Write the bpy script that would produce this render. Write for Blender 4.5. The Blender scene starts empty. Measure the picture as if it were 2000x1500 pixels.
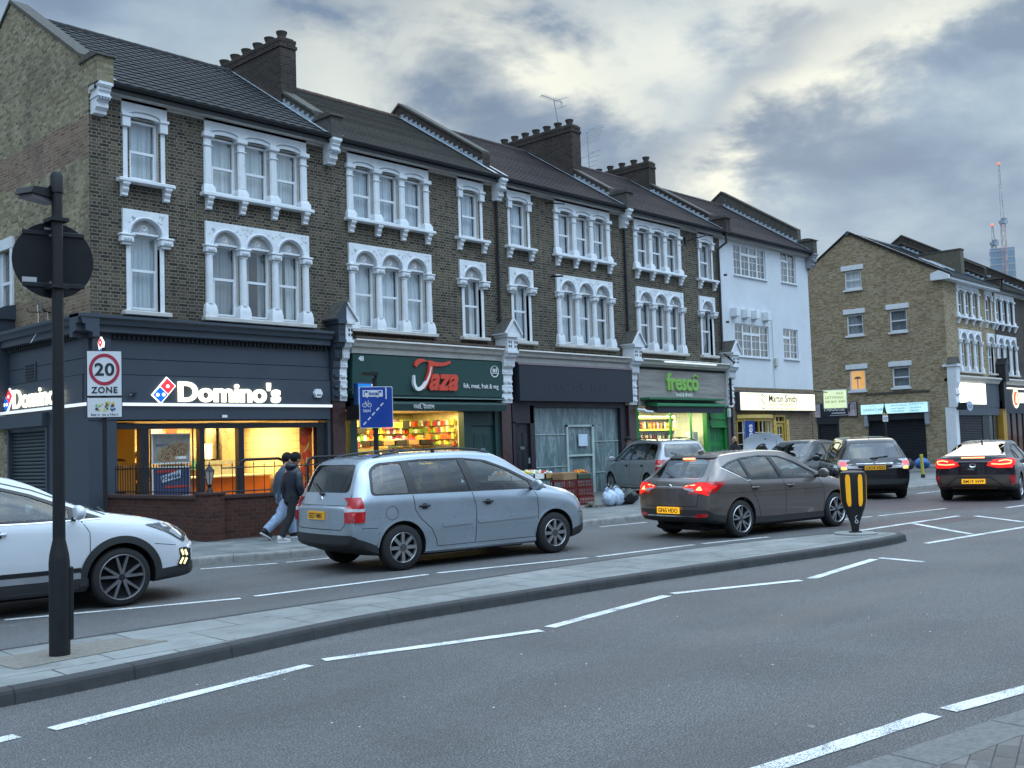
import bpy, math, random
from mathutils import Vector, Matrix, geometry
from mathutils.bvhtree import BVHTree
R = math.radians; PI = math.pi
S = bpy.context.scene; COL = S.collection
random.seed(7)
# camera
cd = bpy.data.cameras.new('camera'); cam = bpy.data.objects.new('camera', cd); COL.objects.link(cam)
cd.sensor_width = 36.0; cd.lens = 36.825; cd.clip_start = 0.1; cd.clip_end = 4000
M3 = Matrix(((0.6818715, -0.02215725, -0.73113632), (-0.7307585, -0.06477178, -0.67955621), (-0.0322999, 0.99765409, -0.06035763)))
cam.matrix_world = Matrix.Translation((0, 0, 1.65)) @ M3.to_4x4()
S.camera = cam
S.view_settings.view_transform = 'Standard'; S.view_settings.look = 'None'
S.view_settings.exposure = 0.0; S.view_settings.gamma = 1.0
S.cycles.max_bounces = 6; S.cycles.transparent_max_bounces = 12; S.cycles.glossy_bounces = 3; S.cycles.diffuse_bounces = 3
S.cycles.caustics_reflective = False; S.cycles.caustics_refractive = False; S.cycles.sample_clamp_indirect = 4.0
# world: dusk sky under broken cloud
SUN_EL, SUN_AZ = R(22), R(30)          # sun low behind the cloud, up the street
W = bpy.data.worlds.new('World'); S.world = W; W.use_nodes = True
nt = W.node_tree; N = nt.nodes; L = nt.links; N.clear()
def nd(t, tree=None, **k):
 n = (tree or nt).nodes.new(t)
 for a, b in k.items():
  if a in n.inputs: n.inputs[a].default_value = b
  else: setattr(n, a, b)
 return n
out = nd('ShaderNodeOutputWorld'); bg = nd('ShaderNodeBackground'); bg.inputs[1].default_value = 0.11
sky = nd('ShaderNodeTexSky'); sky.sky_type = 'NISHITA'; sky.sun_disc = False; sky.sun_elevation = SUN_EL
sky.sun_rotation = R(60); sky.air_density = 1.0; sky.dust_density = 2.0; sky.ozone_density = 3.0
tc = nd('ShaderNodeTexCoord'); sep = nd('ShaderNodeSeparateXYZ'); L.new(tc.outputs['Generated'], sep.inputs[0])
def wm(op, a, b=None, c=None, clamp=False):
 n = nd('ShaderNodeMath'); n.operation = op; n.use_clamp = clamp
 for i, v in enumerate((a, b, c)):
  if v is None: continue
  if isinstance(v, (int, float)): n.inputs[i].default_value = v
  else: L.new(v, n.inputs[i])
 return n.outputs[0]
zc = wm('ADD', wm('MAXIMUM', sep.outputs[2], 0.0), 0.10)
cx = wm('DIVIDE', sep.outputs[0], zc); cy = wm('DIVIDE', sep.outputs[1], zc)
rx = wm('ADD', wm('MULTIPLY', cx, 0.88), wm('MULTIPLY', cy, 0.47)); ry = wm('SUBTRACT', wm('MULTIPLY', cy, 0.88), wm('MULTIPLY', cx, 0.47))
cmb = nd('ShaderNodeCombineXYZ'); L.new(wm('MULTIPLY', rx, 0.55), cmb.inputs[0]); L.new(ry, cmb.inputs[1])
BREAKS = (((0.4512, -0.3185, -0.8337), (0.2875, -0.8325, 0.4736), (0.8449, 0.4534, 0.284), 0.19, .030, 1.1), ((0.0441, 0.4569, -0.8884), (0.687, -0.6595, -0.305), (0.7253, 0.5969, 0.343), 0.15, .045, .75), ((0.3167, 0.229, -0.9205), (0.5277, -0.8489, -0.0296), (0.7882, 0.4763, 0.3897), 0.22, .045, .7),
 ((-0.0477, 0.4447, -0.8944), (0.784, -0.5382, -0.3094), (0.619, 0.716, 0.3229), 0.12, .035, .5), ((0.6638, -0.1126, -0.7394), (0.5078, -0.658, 0.5561), (0.5491, 0.7446, 0.3796), 0.06, .05, .35))
def wnoise(scale, detail, rough, dist, off):
 mp = nd('ShaderNodeMapping'); mp.inputs[1].default_value = (off, off * .7, 0); L.new(cmb.outputs[0], mp.inputs[0])
 n = nd('ShaderNodeTexNoise'); n.inputs['Scale'].default_value = scale; n.inputs['Detail'].default_value = detail
 n.inputs['Roughness'].default_value = rough; n.inputs['Distortion'].default_value = dist; L.new(mp.outputs[0], n.inputs[0]); return n.outputs[0]
n1 = wnoise(0.55, 5, 0.48, 0.4, 3.1)
def snoise(scale, detail, rough, off, dist=.3):
 mp = nd('ShaderNodeMapping'); mp.inputs[1].default_value = (off, off * .6, -off); mp.inputs[3].default_value = (1, 1, 2.0); L.new(tc.outputs['Generated'], mp.inputs[0]); n = nd('ShaderNodeTexNoise'); n.inputs['Scale'].default_value = scale; n.inputs['Detail'].default_value = detail; n.inputs['Roughness'].default_value = rough; n.inputs['Distortion'].default_value = dist; L.new(mp.outputs[0], n.inputs[0]); return n.outputs[0]
n2 = snoise(3.2, 6, .5, 2.2, .12); n3 = snoise(8.0, 7, .56, 5.7, .2)
def ramp(v, stops, interp='EASE'):
 r = nd('ShaderNodeValToRGB'); cr = r.color_ramp; cr.interpolation = interp
 while len(cr.elements) < len(stops): cr.elements.new(.5)
 for e, (p, c) in zip(cr.elements, stops): e.position = p; e.color = (*c, 1) if len(c) == 3 else c
 L.new(v, r.inputs[0]); return r.outputs[0]
cover = wm('ADD', wm('ADD', wm('MULTIPLY', n1, 0.25), wm('MULTIPLY', n2, 0.50)), wm('MULTIPLY', n3, 0.25))
cloud = ramp(cover, [(0.38, (4.3, 5.0, 5.4)), (0.44, (3.2, 4.1, 4.9)), (0.49, (2.45, 3.3, 4.25)), (0.54, (1.85, 2.55, 3.5)), (0.62, (1.5, 2.1, 2.95))], 'LINEAR')
nrm = nd('ShaderNodeVectorMath'); nrm.operation = 'NORMALIZE'; L.new(tc.outputs['Generated'], nrm.inputs[0])
def vdot(v):
 d = nd('ShaderNodeVectorMath'); d.operation = 'DOT_PRODUCT'; L.new(nrm.outputs[0], d.inputs[0]); d.inputs[1].default_value = v; return d.outputs['Value']
wob = wm('MULTIPLY', wm('SUBTRACT', n2, 0.5), 0.20); wob2 = wm('MULTIPLY', wm('SUBTRACT', n3, 0.5), 0.20)
def brk(n, t, m, ln, w, k):
 d = wm('ADD', wm('ADD', vdot(n), wob), wob2); q = wm('ADD', wm('POWER', wm('ABSOLUTE', wm('DIVIDE', d, w)), 2.0), wm('POWER', wm('ABSOLUTE', wm('DIVIDE', vdot(t), ln)), 2.0))
 return wm('MULTIPLY', wm('POWER', 2.718, wm('MULTIPLY', q, -1.0)), wm('MULTIPLY', wm('GREATER_THAN', vdot(m), 0.0), k))
tex = wm('MULTIPLY', wm('SUBTRACT', 0.66, n3, None, True), 4.2, None, True)
brks = None
for a_ in BREAKS:
 b_ = brk(*a_); brks = b_ if brks is None else wm('ADD', brks, b_)
gl = wm('MULTIPLY', brks, tex, None, True)
gc = nd('ShaderNodeMixRGB'); gc.inputs[2].default_value = (7.4, 7.5, 6.5, 1); L.new(gl, gc.inputs[0]); L.new(cloud, gc.inputs[1])
zr = nd('ShaderNodeMapRange'); zr.interpolation_type = 'SMOOTHSTEP'; zr.inputs[1].default_value = .40; zr.inputs[2].default_value = .90; zr.inputs[3].default_value = 1.0; zr.inputs[4].default_value = 4.6; L.new(sep.outputs[2], zr.inputs[0])  # overhead sky brightened above the view to add ambient light
yr = nd('ShaderNodeMapRange'); yr.interpolation_type = 'SMOOTHSTEP'; yr.inputs[1].default_value = -.05; yr.inputs[2].default_value = -.55; yr.inputs[3].default_value = 1.0; yr.inputs[4].default_value = 2.1; L.new(sep.outputs[1], yr.inputs[0])  # unseen sky behind the viewer brightened to light facades and car sides
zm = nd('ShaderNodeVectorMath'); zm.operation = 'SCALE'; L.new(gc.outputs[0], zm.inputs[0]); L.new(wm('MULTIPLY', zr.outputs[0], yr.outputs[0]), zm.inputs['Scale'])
sd = Vector((0.80, 0.45, 0.40)).normalized()
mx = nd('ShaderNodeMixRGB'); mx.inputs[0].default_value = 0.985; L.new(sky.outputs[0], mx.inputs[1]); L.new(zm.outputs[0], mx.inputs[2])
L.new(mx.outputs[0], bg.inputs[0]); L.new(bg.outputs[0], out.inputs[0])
# weak sun through the cloud
sl = bpy.data.lights.new('sun', 'SUN'); sl.energy = 0.5; sl.angle = R(30); sl.color = (1.0, 0.95, 0.86)
so = bpy.data.objects.new('sun', sl); COL.objects.link(so); so.rotation_euler = sd.to_track_quat('Z', 'Y').to_euler()
S.view_settings.exposure = 0.22
# helpers: materials
MATS = {}
def newmat(name):
 m = bpy.data.materials.new(name); m.use_nodes = True; t = m.node_tree; b = t.nodes['Principled BSDF']; MATS[name] = m; return m, t, b
def tn(t, ty, **k): return nd(ty, t, **k)
def coords(t, kind='obj'):
 c = t.nodes.new('ShaderNodeTexCoord')
 return c.outputs['Object'] if kind == 'obj' else c.outputs['Generated']
def noise(t, vec, scale, detail=4, rough=.55, dist=0.0):
 n = t.nodes.new('ShaderNodeTexNoise'); n.inputs['Scale'].default_value = scale; n.inputs['Detail'].default_value = detail
 n.inputs['Roughness'].default_value = rough; n.inputs['Distortion'].default_value = dist; t.links.new(vec, n.inputs['Vector']); return n.outputs[0]
def rampn(t, v, stops):
 r = t.nodes.new('ShaderNodeValToRGB'); cr = r.color_ramp
 while len(cr.elements) < len(stops): cr.elements.new(.5)
 for e, (p, c) in zip(cr.elements, stops):
  e.position = p; c = (c, c, c) if isinstance(c, (int, float)) else c; e.color = (*c, 1)
 t.links.new(v, r.inputs[0]); return r.outputs[0]
def mixc(t, f, a, b, mode='MIX'):
 n = t.nodes.new('ShaderNodeMixRGB'); n.blend_type = mode
 for i, v in enumerate((f, a, b)):
  if isinstance(v, (int, float)): n.inputs[i].default_value = v if i == 0 else (v, v, v, 1)
  elif isinstance(v, (tuple, list)): n.inputs[i].default_value = (*v[:3], 1)
  else: t.links.new(v, n.inputs[i])
 return n.outputs[0]
def bump(t, b, h, s=.3, d=.01):
 n = t.nodes.new('ShaderNodeBump'); n.inputs['Strength'].default_value = s; n.inputs['Distance'].default_value = d
 t.links.new(h, n.inputs['Height']); t.links.new(n.outputs[0], b.inputs['Normal']); return n
def plain(name, col, rough=.6, metal=0.0, var=.12, scale=3.0, dirt=None, bmp=0.0, spec=.5, coat=0.0):
 """paint / plaster / metal with slight large-scale wear"""
 if name in MATS: return MATS[name]
 m, t, b = newmat(name); v = coords(t); n = noise(t, v, scale, 5, .6)
 lo = tuple(c * (1 - var) for c in col); hi = tuple(min(1, c * (1 + var)) for c in col)
 c = rampn(t, n, [(0.3, lo), (0.7, hi)])
 if dirt:
  n2 = noise(t, v, scale * 2.3, 8, .7, .6); c = mixc(t, rampn(t, n2, [(0.56, 0.0), (0.74, dirt[1])]), c, dirt[0])
 t.links.new(c, b.inputs['Base Color']); b.inputs['Roughness'].default_value = rough; b.inputs['Metallic'].default_value = metal
 b.inputs['Specular IOR Level'].default_value = spec; b.inputs['Coat Weight'].default_value = coat; b.inputs['Coat Roughness'].default_value = .05
 t.links.new(rampn(t, n, [(0.3, max(0.02, rough - .07)), (0.7, min(1, rough + .07))]), b.inputs['Roughness'])
 if bmp: bump(t, b, noise(t, v, scale * 14, 6, .6), bmp, .004)
 return m
def emit(name, col, s=1.0, var=0.0, scale=2.0):
 if name in MATS: return MATS[name]
 m, t, b = newmat(name); b.inputs['Base Color'].default_value = (*[c * .6 for c in col], 1); b.inputs['Emission Color'].default_value = (*col, 1)
 b.inputs['Emission Strength'].default_value = s; b.inputs['Roughness'].default_value = .5
 if var:
  n = noise(t, coords(t), scale, 2); t.links.new(rampn(t, n, [(0.3, s * (1 - var)), (0.7, s)]), b.inputs['Emission Strength'])
 return m
def brick(name, cols, mortar, soot=(.02, .02, .02), sootamt=.5, mort=.009, rough=.9, bw=.225, bh=.075, band=None, rot=False):
 if name in MATS: return MATS[name]
 m, t, b = newmat(name); v = coords(t); s = t.nodes.new('ShaderNodeSeparateXYZ'); t.links.new(v, s.inputs[0])
 a = t.nodes.new('ShaderNodeMath'); a.operation = 'ADD'; t.links.new(s.outputs[0], a.inputs[0]); t.links.new(s.outputs[1], a.inputs[1])
 c = t.nodes.new('ShaderNodeCombineXYZ'); t.links.new(a.outputs[0], c.inputs[0]); t.links.new(s.outputs[2], c.inputs[1])
 k = t.nodes.new('ShaderNodeTexBrick'); t.links.new(c.outputs[0], k.inputs['Vector'])
 k.inputs['Scale'].default_value = 1.0; k.inputs['Mortar Size'].default_value = mort; k.inputs['Mortar Smooth'].default_value = .15
 k.inputs['Brick Width'].default_value = bw; k.inputs['Row Height'].default_value = bh; k.inputs['Bias'].default_value = 0.0
 k.squash = 0.5; k.squash_frequency = 2; k.offset = .5
 k.inputs['Color1'].default_value = (0, 0, 0, 1); k.inputs['Color2'].default_value = (1, 1, 1, 1); k.inputs['Mortar'].default_value = (.5, .5, .5, 1)
 n0 = noise(t, v, 3.0, 3, .6)
 val = t.nodes.new('ShaderNodeMath'); val.operation = 'MULTIPLY_ADD'; t.links.new(k.outputs['Color'], val.inputs[0]); val.inputs[1].default_value = .72
 nn = t.nodes.new('ShaderNodeMath'); nn.operation = 'MULTIPLY'; nn.inputs[1].default_value = .28; t.links.new(n0, nn.inputs[0]); t.links.new(nn.outputs[0], val.inputs[2])
 col = rampn(t, val.outputs[0], [(i / (len(cols) - 1) * .9 + .05, cc) for i, cc in enumerate(cols)])
 if band:   # bands of another brick colour by height: (z0,z1,colour)
  for z0, z1, bc in band:
   zn = t.nodes.new('ShaderNodeMath'); zn.operation = 'ADD'; t.links.new(s.outputs[2], zn.inputs[0])
   w = t.nodes.new('ShaderNodeMath'); w.operation = 'MULTIPLY'; w.inputs[1].default_value = .35; t.links.new(noise(t, v, .9, 4), w.inputs[0]); t.links.new(w.outputs[0], zn.inputs[1])
   e = .08; r = rampn(t, zn.outputs[0], [(0, 0), (1, 0)]); mr = t.nodes.new('ShaderNodeMapRange'); mr.inputs[1].default_value = z0; mr.inputs[2].default_value = z1; t.links.new(zn.outputs[0], mr.inputs[0])
   msk = rampn(t, mr.outputs[0], [(0.0, 0), (0.03, .75), (0.97, .75), (1.0, 0)]); col = mixc(t, msk, col, mixc(t, .35, bc, col))
 col = mixc(t, k.outputs['Fac'], col, mortar)
 st = noise(t, v, .55, 7, .62, 1.2)
 st2 = noise(t, v, 22.0, 4, .6)
 col = mixc(t, rampn(t, st, [(0.42, 0.0), (0.66, sootamt)]), col, soot)
 col = mixc(t, .45, col, mixc(t, 1.0, col, rampn(t, st2, [(0.25, .45), (0.75, 1.5)]), 'MULTIPLY'))
 t.links.new(col, b.inputs['Base Color']); b.inputs['Roughness'].default_value = rough; b.inputs['Specular IOR Level'].default_value = .25
 h = t.nodes.new('ShaderNodeMath'); h.operation = 'SUBTRACT'; h.inputs[0].default_value = 1; t.links.new(k.outputs['Fac'], h.inputs[1])
 h2 = t.nodes.new('ShaderNodeMath'); h2.operation = 'MULTIPLY_ADD'; t.links.new(st2, h2.inputs[0]); h2.inputs[1].default_value = .5; t.links.new(h.outputs[0], h2.inputs[2])
 bump(t, b, h2.outputs[0], .7, .012)
 return m
def glassm(name, tint=(.75, .8, .82), alpha=.30, rough=.02, refl=1.0):
 """thin glazing: tinted see-through with sky reflections"""
 if name in MATS: return MATS[name]
 m, t, b = newmat(name); t.nodes.remove(b); o = t.nodes['Material Output']
 tr = t.nodes.new('ShaderNodeBsdfTransparent'); tr.inputs[0].default_value = (*tint, 1)
 gl = t.nodes.new('ShaderNodeBsdfGlossy'); gl.inputs['Roughness'].default_value = rough; gl.inputs[0].default_value = (refl, refl, refl, 1)
 ge = t.nodes.new('ShaderNodeNewGeometry'); dt = t.nodes.new('ShaderNodeVectorMath'); dt.operation = 'DOT_PRODUCT'; t.links.new(ge.outputs['Normal'], dt.inputs[0]); t.links.new(ge.outputs['Incoming'], dt.inputs[1])
 def mm(op, x, y, z=None, cl=False):
  n = t.nodes.new('ShaderNodeMath'); n.operation = op; n.use_clamp = cl
  for i, q in enumerate((x, y, z)):
   if q is None: continue
   if isinstance(q, (int, float)): n.inputs[i].default_value = q
   else: t.links.new(q, n.inputs[i])
  return n.outputs[0]
 ad = mm('MULTIPLY_ADD', mm('POWER', mm('SUBTRACT', 1.0, mm('ABSOLUTE', dt.outputs['Value'], 0.0), None, True), 3.5), .85, alpha * (.28 if 'window' in name else .17), True)
 bp = t.nodes.new('ShaderNodeBump'); bp.inputs['Strength'].default_value = .12; bp.inputs['Distance'].default_value = .02
 t.links.new(noise(t, coords(t), 1.7, 1), bp.inputs['Height']); t.links.new(bp.outputs[0], gl.inputs['Normal'])
 mx = t.nodes.new('ShaderNodeMixShader'); t.links.new(ad, mx.inputs[0]); t.links.new(tr.outputs[0], mx.inputs[1]); t.links.new(gl.outputs[0], mx.inputs[2])
 t.links.new(mx.outputs[0], o.inputs[0]); return m
# helpers: geometry
class MB:
 def __init__(s): s.v = []; s.f = []; s.mi = []; s.M = None
 def add(s, vs, fs, m=0):
  o = len(s.v)
  if s.M is not None: vs = [s.M @ Vector(p) for p in vs]
  s.v += [tuple(p) for p in vs]; s.f += [tuple(o + i for i in f) for f in fs]; s.mi += [m] * len(fs); return s
 def box(s, x0, x1, y0, y1, z0, z1, m=0):
  if x0 > x1: x0, x1 = x1, x0
  if y0 > y1: y0, y1 = y1, y0
  if z0 > z1: z0, z1 = z1, z0
  v = [(x, y, z) for z in (z0, z1) for y in (y0, y1) for x in (x0, x1)]
  return s.add(v, [(0, 2, 3, 1), (4, 5, 7, 6), (0, 1, 5, 4), (2, 6, 7, 3), (0, 4, 6, 2), (1, 3, 7, 5)], m)
 def bbox(s, x0, x1, y0, y1, z0, z1, b=.01, m=0):   # bevelled box
  if x0 > x1: x0, x1 = x1, x0
  if y0 > y1: y0, y1 = y1, y0
  b = min(b, (x1 - x0) / 2.1, (y1 - y0) / 2.1, (z1 - z0) / 2.1)
  pr = [(x0 + b, y0), (x1 - b, y0), (x1, y0 + b), (x1, y1 - b), (x1 - b, y1), (x0 + b, y1), (x0, y1 - b), (x0, y0 + b)]
  cx, cy = (x0 + x1) / 2, (y0 + y1) / 2; sx, sy = 1 - 2 * b / (x1 - x0), 1 - 2 * b / (y1 - y0)
  sm = [(cx + (x - cx) * sx, cy + (y - cy) * sy) for x, y in pr]
  rings = [[(x, y, z0) for x, y in sm], [(x, y, z0 + b) for x, y in pr], [(x, y, z1 - b) for x, y in pr], [(x, y, z1) for x, y in sm]]
  return s.loft(rings, m, True)
 def loft(s, rings, m=0, cap=True, close=True):
  n = len(rings[0]); vs = [p for r in rings for p in r]; fs = []
  for i in range(len(rings) - 1):
   for j in range(n if close else n - 1):
    a, b = i * n + j, i * n + (j + 1) % n; fs.append((a, b, b + n, a + n))
  if cap: fs += [tuple(range(n - 1, -1, -1)), tuple((len(rings) - 1) * n + k for k in range(n))]
  return s.add(vs, fs, m)
 def prism(s, pts, ax, a0, a1, m=0):
  if a0 > a1: a0, a1 = a1, a0
  n = len(pts); area = sum(pts[i][0] * pts[(i + 1) % n][1] - pts[(i + 1) % n][0] * pts[i][1] for i in range(n))
  if ax == 'y': mk = lambda p, a: (p[0], a, p[1]); flip = area > 0
  elif ax == 'x': mk = lambda p, a: (a, p[0], p[1]); flip = area < 0
  else: mk = lambda p, a: (p[0], p[1], a); flip = area < 0
  pts = list(pts)[::-1] if flip else list(pts)
  vs = [mk(p, a0) for p in pts] + [mk(p, a1) for p in pts]
  fs = [tuple(range(n - 1, -1, -1)), tuple(range(n, 2 * n))] + [(i, (i + 1) % n, (i + 1) % n + n, i + n) for i in range(n)]
  return s.add(vs, fs, m)
 def cyl(s, p0, p1, r0, r1=None, n=12, m=0, cap=True):
  r1 = r0 if r1 is None else r1; p0 = Vector(p0); p1 = Vector(p1); d = (p1 - p0).normalized()
  u = d.orthogonal().normalized(); w = d.cross(u); rs = []
  for p, r in ((p0, r0), (p1, r1)): rs.append([p + (u * math.cos(2 * PI * k / n) + w * math.sin(2 * PI * k / n)) * r for k in range(n)])
  return s.loft(rs, m, cap)
 def tube(s, path, r, n=8, m=0):
  path = [Vector(p) for p in path]; rs = []; u = None
  for i, p in enumerate(path):
   d = ((path[min(i + 1, len(path) - 1)] - p).normalized() + (p - path[max(i - 1, 0)]).normalized()).normalized()
   u = d.orthogonal().normalized() if u is None else (u - d * u.dot(d)).normalized()
   w = d.cross(u); rr = r[i] if isinstance(r, (list, tuple)) else r
   rs.append([p + (u * math.cos(2 * PI * k / n) + w * math.sin(2 * PI * k / n)) * rr for k in range(n)])
  return s.loft(rs, m, True)
 def lathe(s, prof, c=(0, 0, 0), n=24, m=0, ax='z', cap=True):
  rs = []
  for r, z in prof:
   ring = []
   for k in range(n):
    a = 2 * PI * k / n; x, y = r * math.cos(a), r * math.sin(a)
    ring.append((c[0] + x, c[1] + y, c[2] + z) if ax == 'z' else ((c[0] + x, c[1] - z, c[2] + y) if ax == 'y' else (c[0] + z, c[1] + x, c[2] + y)))
   rs.append(ring)
  return s.loft(rs, m, cap)
 def quad(s, *p, m=0): return s.add(p, [tuple(range(len(p)))], m)
 def blob(s, c, r, m=0, n=10, k=7, jit=0.0, seed=0):
  rnd = random.Random(seed); rs = []
  for i in range(1, k):
   th = PI * i / k; rs.append([(c[0] + r[0] * math.sin(th) * math.cos(2 * PI * j / n) * (1 + rnd.uniform(-jit, jit)), c[1] + r[1] * math.sin(th) * math.sin(2 * PI * j / n) * (1 + rnd.uniform(-jit, jit)), c[2] - r[2] * math.cos(th) * (1 + rnd.uniform(-jit, jit))) for j in range(n)])
  o = len(s.v); s.loft(rs, m, False); n0 = len(s.v)
  top = (c[0], c[1], c[2] + r[2]); bot = (c[0], c[1], c[2] - r[2])
  s.v += [tuple(s.M @ Vector(p)) if s.M is not None else p for p in (bot, top)]
  for j in range(n): s.f.append((n0, o + (j + 1) % n, o + j)); s.f.append((n0 + 1, o + (k - 2) * n + j, o + (k - 2) * n + (j + 1) % n)); s.mi += [m, m]
  return s
 def mesh(s, name, mats, smooth=False, ang=35):
  me = bpy.data.meshes.new(name); me.from_pydata(s.v, [], s.f)
  for mt in (mats if isinstance(mats, (list, tuple)) else [mats]): me.materials.append(mt)
  me.polygons.foreach_set('material_index', s.mi); me.validate(); me.update()
  if smooth: me.polygons.foreach_set('use_smooth', [True] * len(me.polygons)); me.set_sharp_from_angle(angle=R(ang))
  return me
 def build(s, name, mats, parent=None, smooth=False, ang=35, **tags):
  o = bpy.data.objects.new(name, s.mesh(name, mats, smooth, ang)); COL.objects.link(o)
  if parent is not None: o.parent = parent
  for k, v in tags.items(): o[k] = v
  return o
def thing(name, label, cat, loc=(0, 0, 0), rz=0.0, group=None):
 o = bpy.data.objects.new(name, None); COL.objects.link(o); o.location = loc; o.rotation_euler = (0, 0, rz)
 o.empty_display_size = .2; o['label'] = label; o['category'] = cat
 if group: o['group'] = group
 return o
def copy_tree(o, parent=None):
 c = o.copy(); COL.objects.link(c)
 if parent is not None: c.parent = parent
 for ch in list(o.children): copy_tree(ch, c)
 return c
def structure(mb, name, mats, **k): return mb.build(name, mats, kind='structure', **k)
def ngrid(pts, z): return [(x, y, z) for x, y in pts]
def textmesh(s, size, ext=.02, bold=0.0, shear=0.0, align='LEFT', space=1.0, word=1.0, bevel=0.0):
 c = bpy.data.curves.new('t', 'FONT'); c.body = s; c.size = size; c.extrude = ext / 2; c.offset = bold; c.shear = shear; c.align_x = align
 c.space_character = space; c.bevel_depth = bevel; c.resolution_u = 4
 o = bpy.data.objects.new('t', c); COL.objects.link(o); bpy.context.view_layer.update()
 me = bpy.data.meshes.new_from_object(o.evaluated_get(bpy.context.evaluated_depsgraph_get()))
 bpy.data.objects.remove(o); bpy.data.curves.remove(c); return me
def text(name, s, size, mat, parent, loc, rot=(R(90), 0, 0), width=None, sx=1.0, **k):
 """lettering as real geometry standing on a board; faces -Y unless rotated. width forces total width"""
 me = textmesh(s, size, **k); xs = [v.co.x for v in me.vertices]
 if not xs: return None
 if width: sx = width / (max(xs) - min(xs))
 me.materials.clear(); me.materials.append(mat); me.name = name
 o = bpy.data.objects.new(name, me); COL.objects.link(o); o.parent = parent; o.location = loc; o.rotation_euler = rot; o.scale = (sx, 1, 1)
 return o
# ground materials
def asphalt(name, base=.062, tint=(1, 1.0, 1.01), red=0.0):
 m, t, b = newmat(name); v = coords(t)
 fine = noise(t, v, 210, 3, .75); grit = noise(t, v, 75, 4, .75); mid = noise(t, v, 14, 5, .6); big = noise(t, v, .6, 4, .5, .6); streak = t.nodes.new('ShaderNodeMapping')
 streak.inputs['Rotation'].default_value = (0, 0, R(8)); streak.inputs['Scale'].default_value = (.10, 1.6, 1); t.links.new(v, streak.inputs[0]); st = noise(t, streak.outputs[0], 1.1, 4, .5)
 c = rampn(t, fine, [(0.30, tuple(base * .25 * q for q in tint)), (0.50, tuple(base * .95 * q for q in tint)), (0.62, tuple(base * 1.8 * q for q in tint)), (.75, tuple(min(1, base * 4.5 * q) for q in tint))])
 c = mixc(t, .9, c, rampn(t, grit, [(0.34, .25), (0.5, .9), (0.64, 2.4)]), 'MULTIPLY')
 c = mixc(t, .6, c, rampn(t, big, [(0.3, .8), (0.7, 1.22)]), 'MULTIPLY'); c = mixc(t, .6, c, rampn(t, st, [(0.3, .78), (0.7, 1.25)]), 'MULTIPLY')
 c = mixc(t, .6, c, rampn(t, mid, [(0.3, .75), (0.7, 1.28)]), 'MULTIPLY')
 spots = noise(t, v, 9, 2, .4); c = mixc(t, rampn(t, spots, [(0.775, 0.0), (0.785, .5)]), c, (.30, .30, .29))
 vo = t.nodes.new('ShaderNodeTexVoronoi'); vo.feature = 'DISTANCE_TO_EDGE'; vo.inputs['Scale'].default_value = .16
 wv = t.nodes.new('ShaderNodeVectorMath'); wv.operation = 'MULTIPLY_ADD'; wv.inputs[1].default_value = (.5, .5, 0); nz = t.nodes.new('ShaderNodeTexNoise'); nz.inputs['Scale'].default_value = 2.2; nz.inputs['Detail'].default_value = 6; t.links.new(v, nz.inputs[0])
 t.links.new(nz.outputs['Color'], wv.inputs[0]); t.links.new(v, wv.inputs[2]); t.links.new(wv.outputs[0], vo.inputs['Vector'])
 c = mixc(t, rampn(t, vo.outputs['Distance'], [(0.0, .12), (0.0012, 0.0)]), c, (.02, .02, .021))
 if red: c = mixc(t, rampn(t, noise(t, v, .35, 4), [(0.40, 0), (0.6, red)]), c, (.085, .05, .05))
 t.links.new(c, b.inputs['Base Color']); t.links.new(rampn(t, st, [(0.3, .62), (0.7, .85)]), b.inputs['Roughness']); b.inputs['Specular IOR Level'].default_value = .35
 bump(t, b, fine, .75, .005); return m
def paving(name, col, slabx, slaby, rot=0.0, joint=.010, dark=.22, var=.16):
 m, t, b = newmat(name); v = coords(t); mp = t.nodes.new('ShaderNodeMapping'); mp.inputs['Rotation'].default_value = (0, 0, rot); t.links.new(v, mp.inputs[0])
 k = t.nodes.new('ShaderNodeTexBrick'); t.links.new(mp.outputs[0], k.inputs['Vector']); k.inputs['Scale'].default_value = 1; k.inputs['Brick Width'].default_value = slabx; k.inputs['Row Height'].default_value = slaby
 k.inputs['Mortar Size'].default_value = joint; k.inputs['Mortar Smooth'].default_value = .3; k.inputs['Color1'].default_value = (0, 0, 0, 1); k.inputs['Color2'].default_value = (1, 1, 1, 1)
 lo = tuple(c * (1 - var) for c in col); hi = tuple(c * (1 + var) for c in col)
 c = rampn(t, k.outputs['Color'], [(0, lo), (1, hi)])
 n1 = noise(t, v, 1.6, 7, .65, .6); n2 = noise(t, v, 170, 2, .6); n3 = noise(t, v, 7, 3, .5)
 c = mixc(t, .85, c, rampn(t, n1, [(0.28, .58), (0.5, 1.0), (0.72, 1.3)]), 'MULTIPLY'); c = mixc(t, .6, c, rampn(t, n2, [(0.3, .7), (0.7, 1.3)]), 'MULTIPLY')
 c = mixc(t, rampn(t, n3, [(0.66, 0.0), (0.70, .4)]), c, tuple(q * .45 for q in col))
 jn = t.nodes.new('ShaderNodeMath'); jn.operation = 'MULTIPLY'; t.links.new(k.outputs['Fac'], jn.inputs[0]); t.links.new(rampn(t, noise(t, v, 2.2, 3), [(0.35, .25), (0.6, 1.0)]), jn.inputs[1])
 c = mixc(t, jn.outputs[0], c, tuple(q * dark for q in col))
 t.links.new(c, b.inputs['Base Color']); b.inputs['Roughness'].default_value = .82; b.inputs['Specular IOR Level'].default_value = .3
 h = t.nodes.new('ShaderNodeMath'); h.operation = 'SUBTRACT'; t.links.new(n2, h.inputs[0]); t.links.new(k.outputs['Fac'], h.inputs[1]); bump(t, b, h.outputs[0], .35, .005)
 return m
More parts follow.
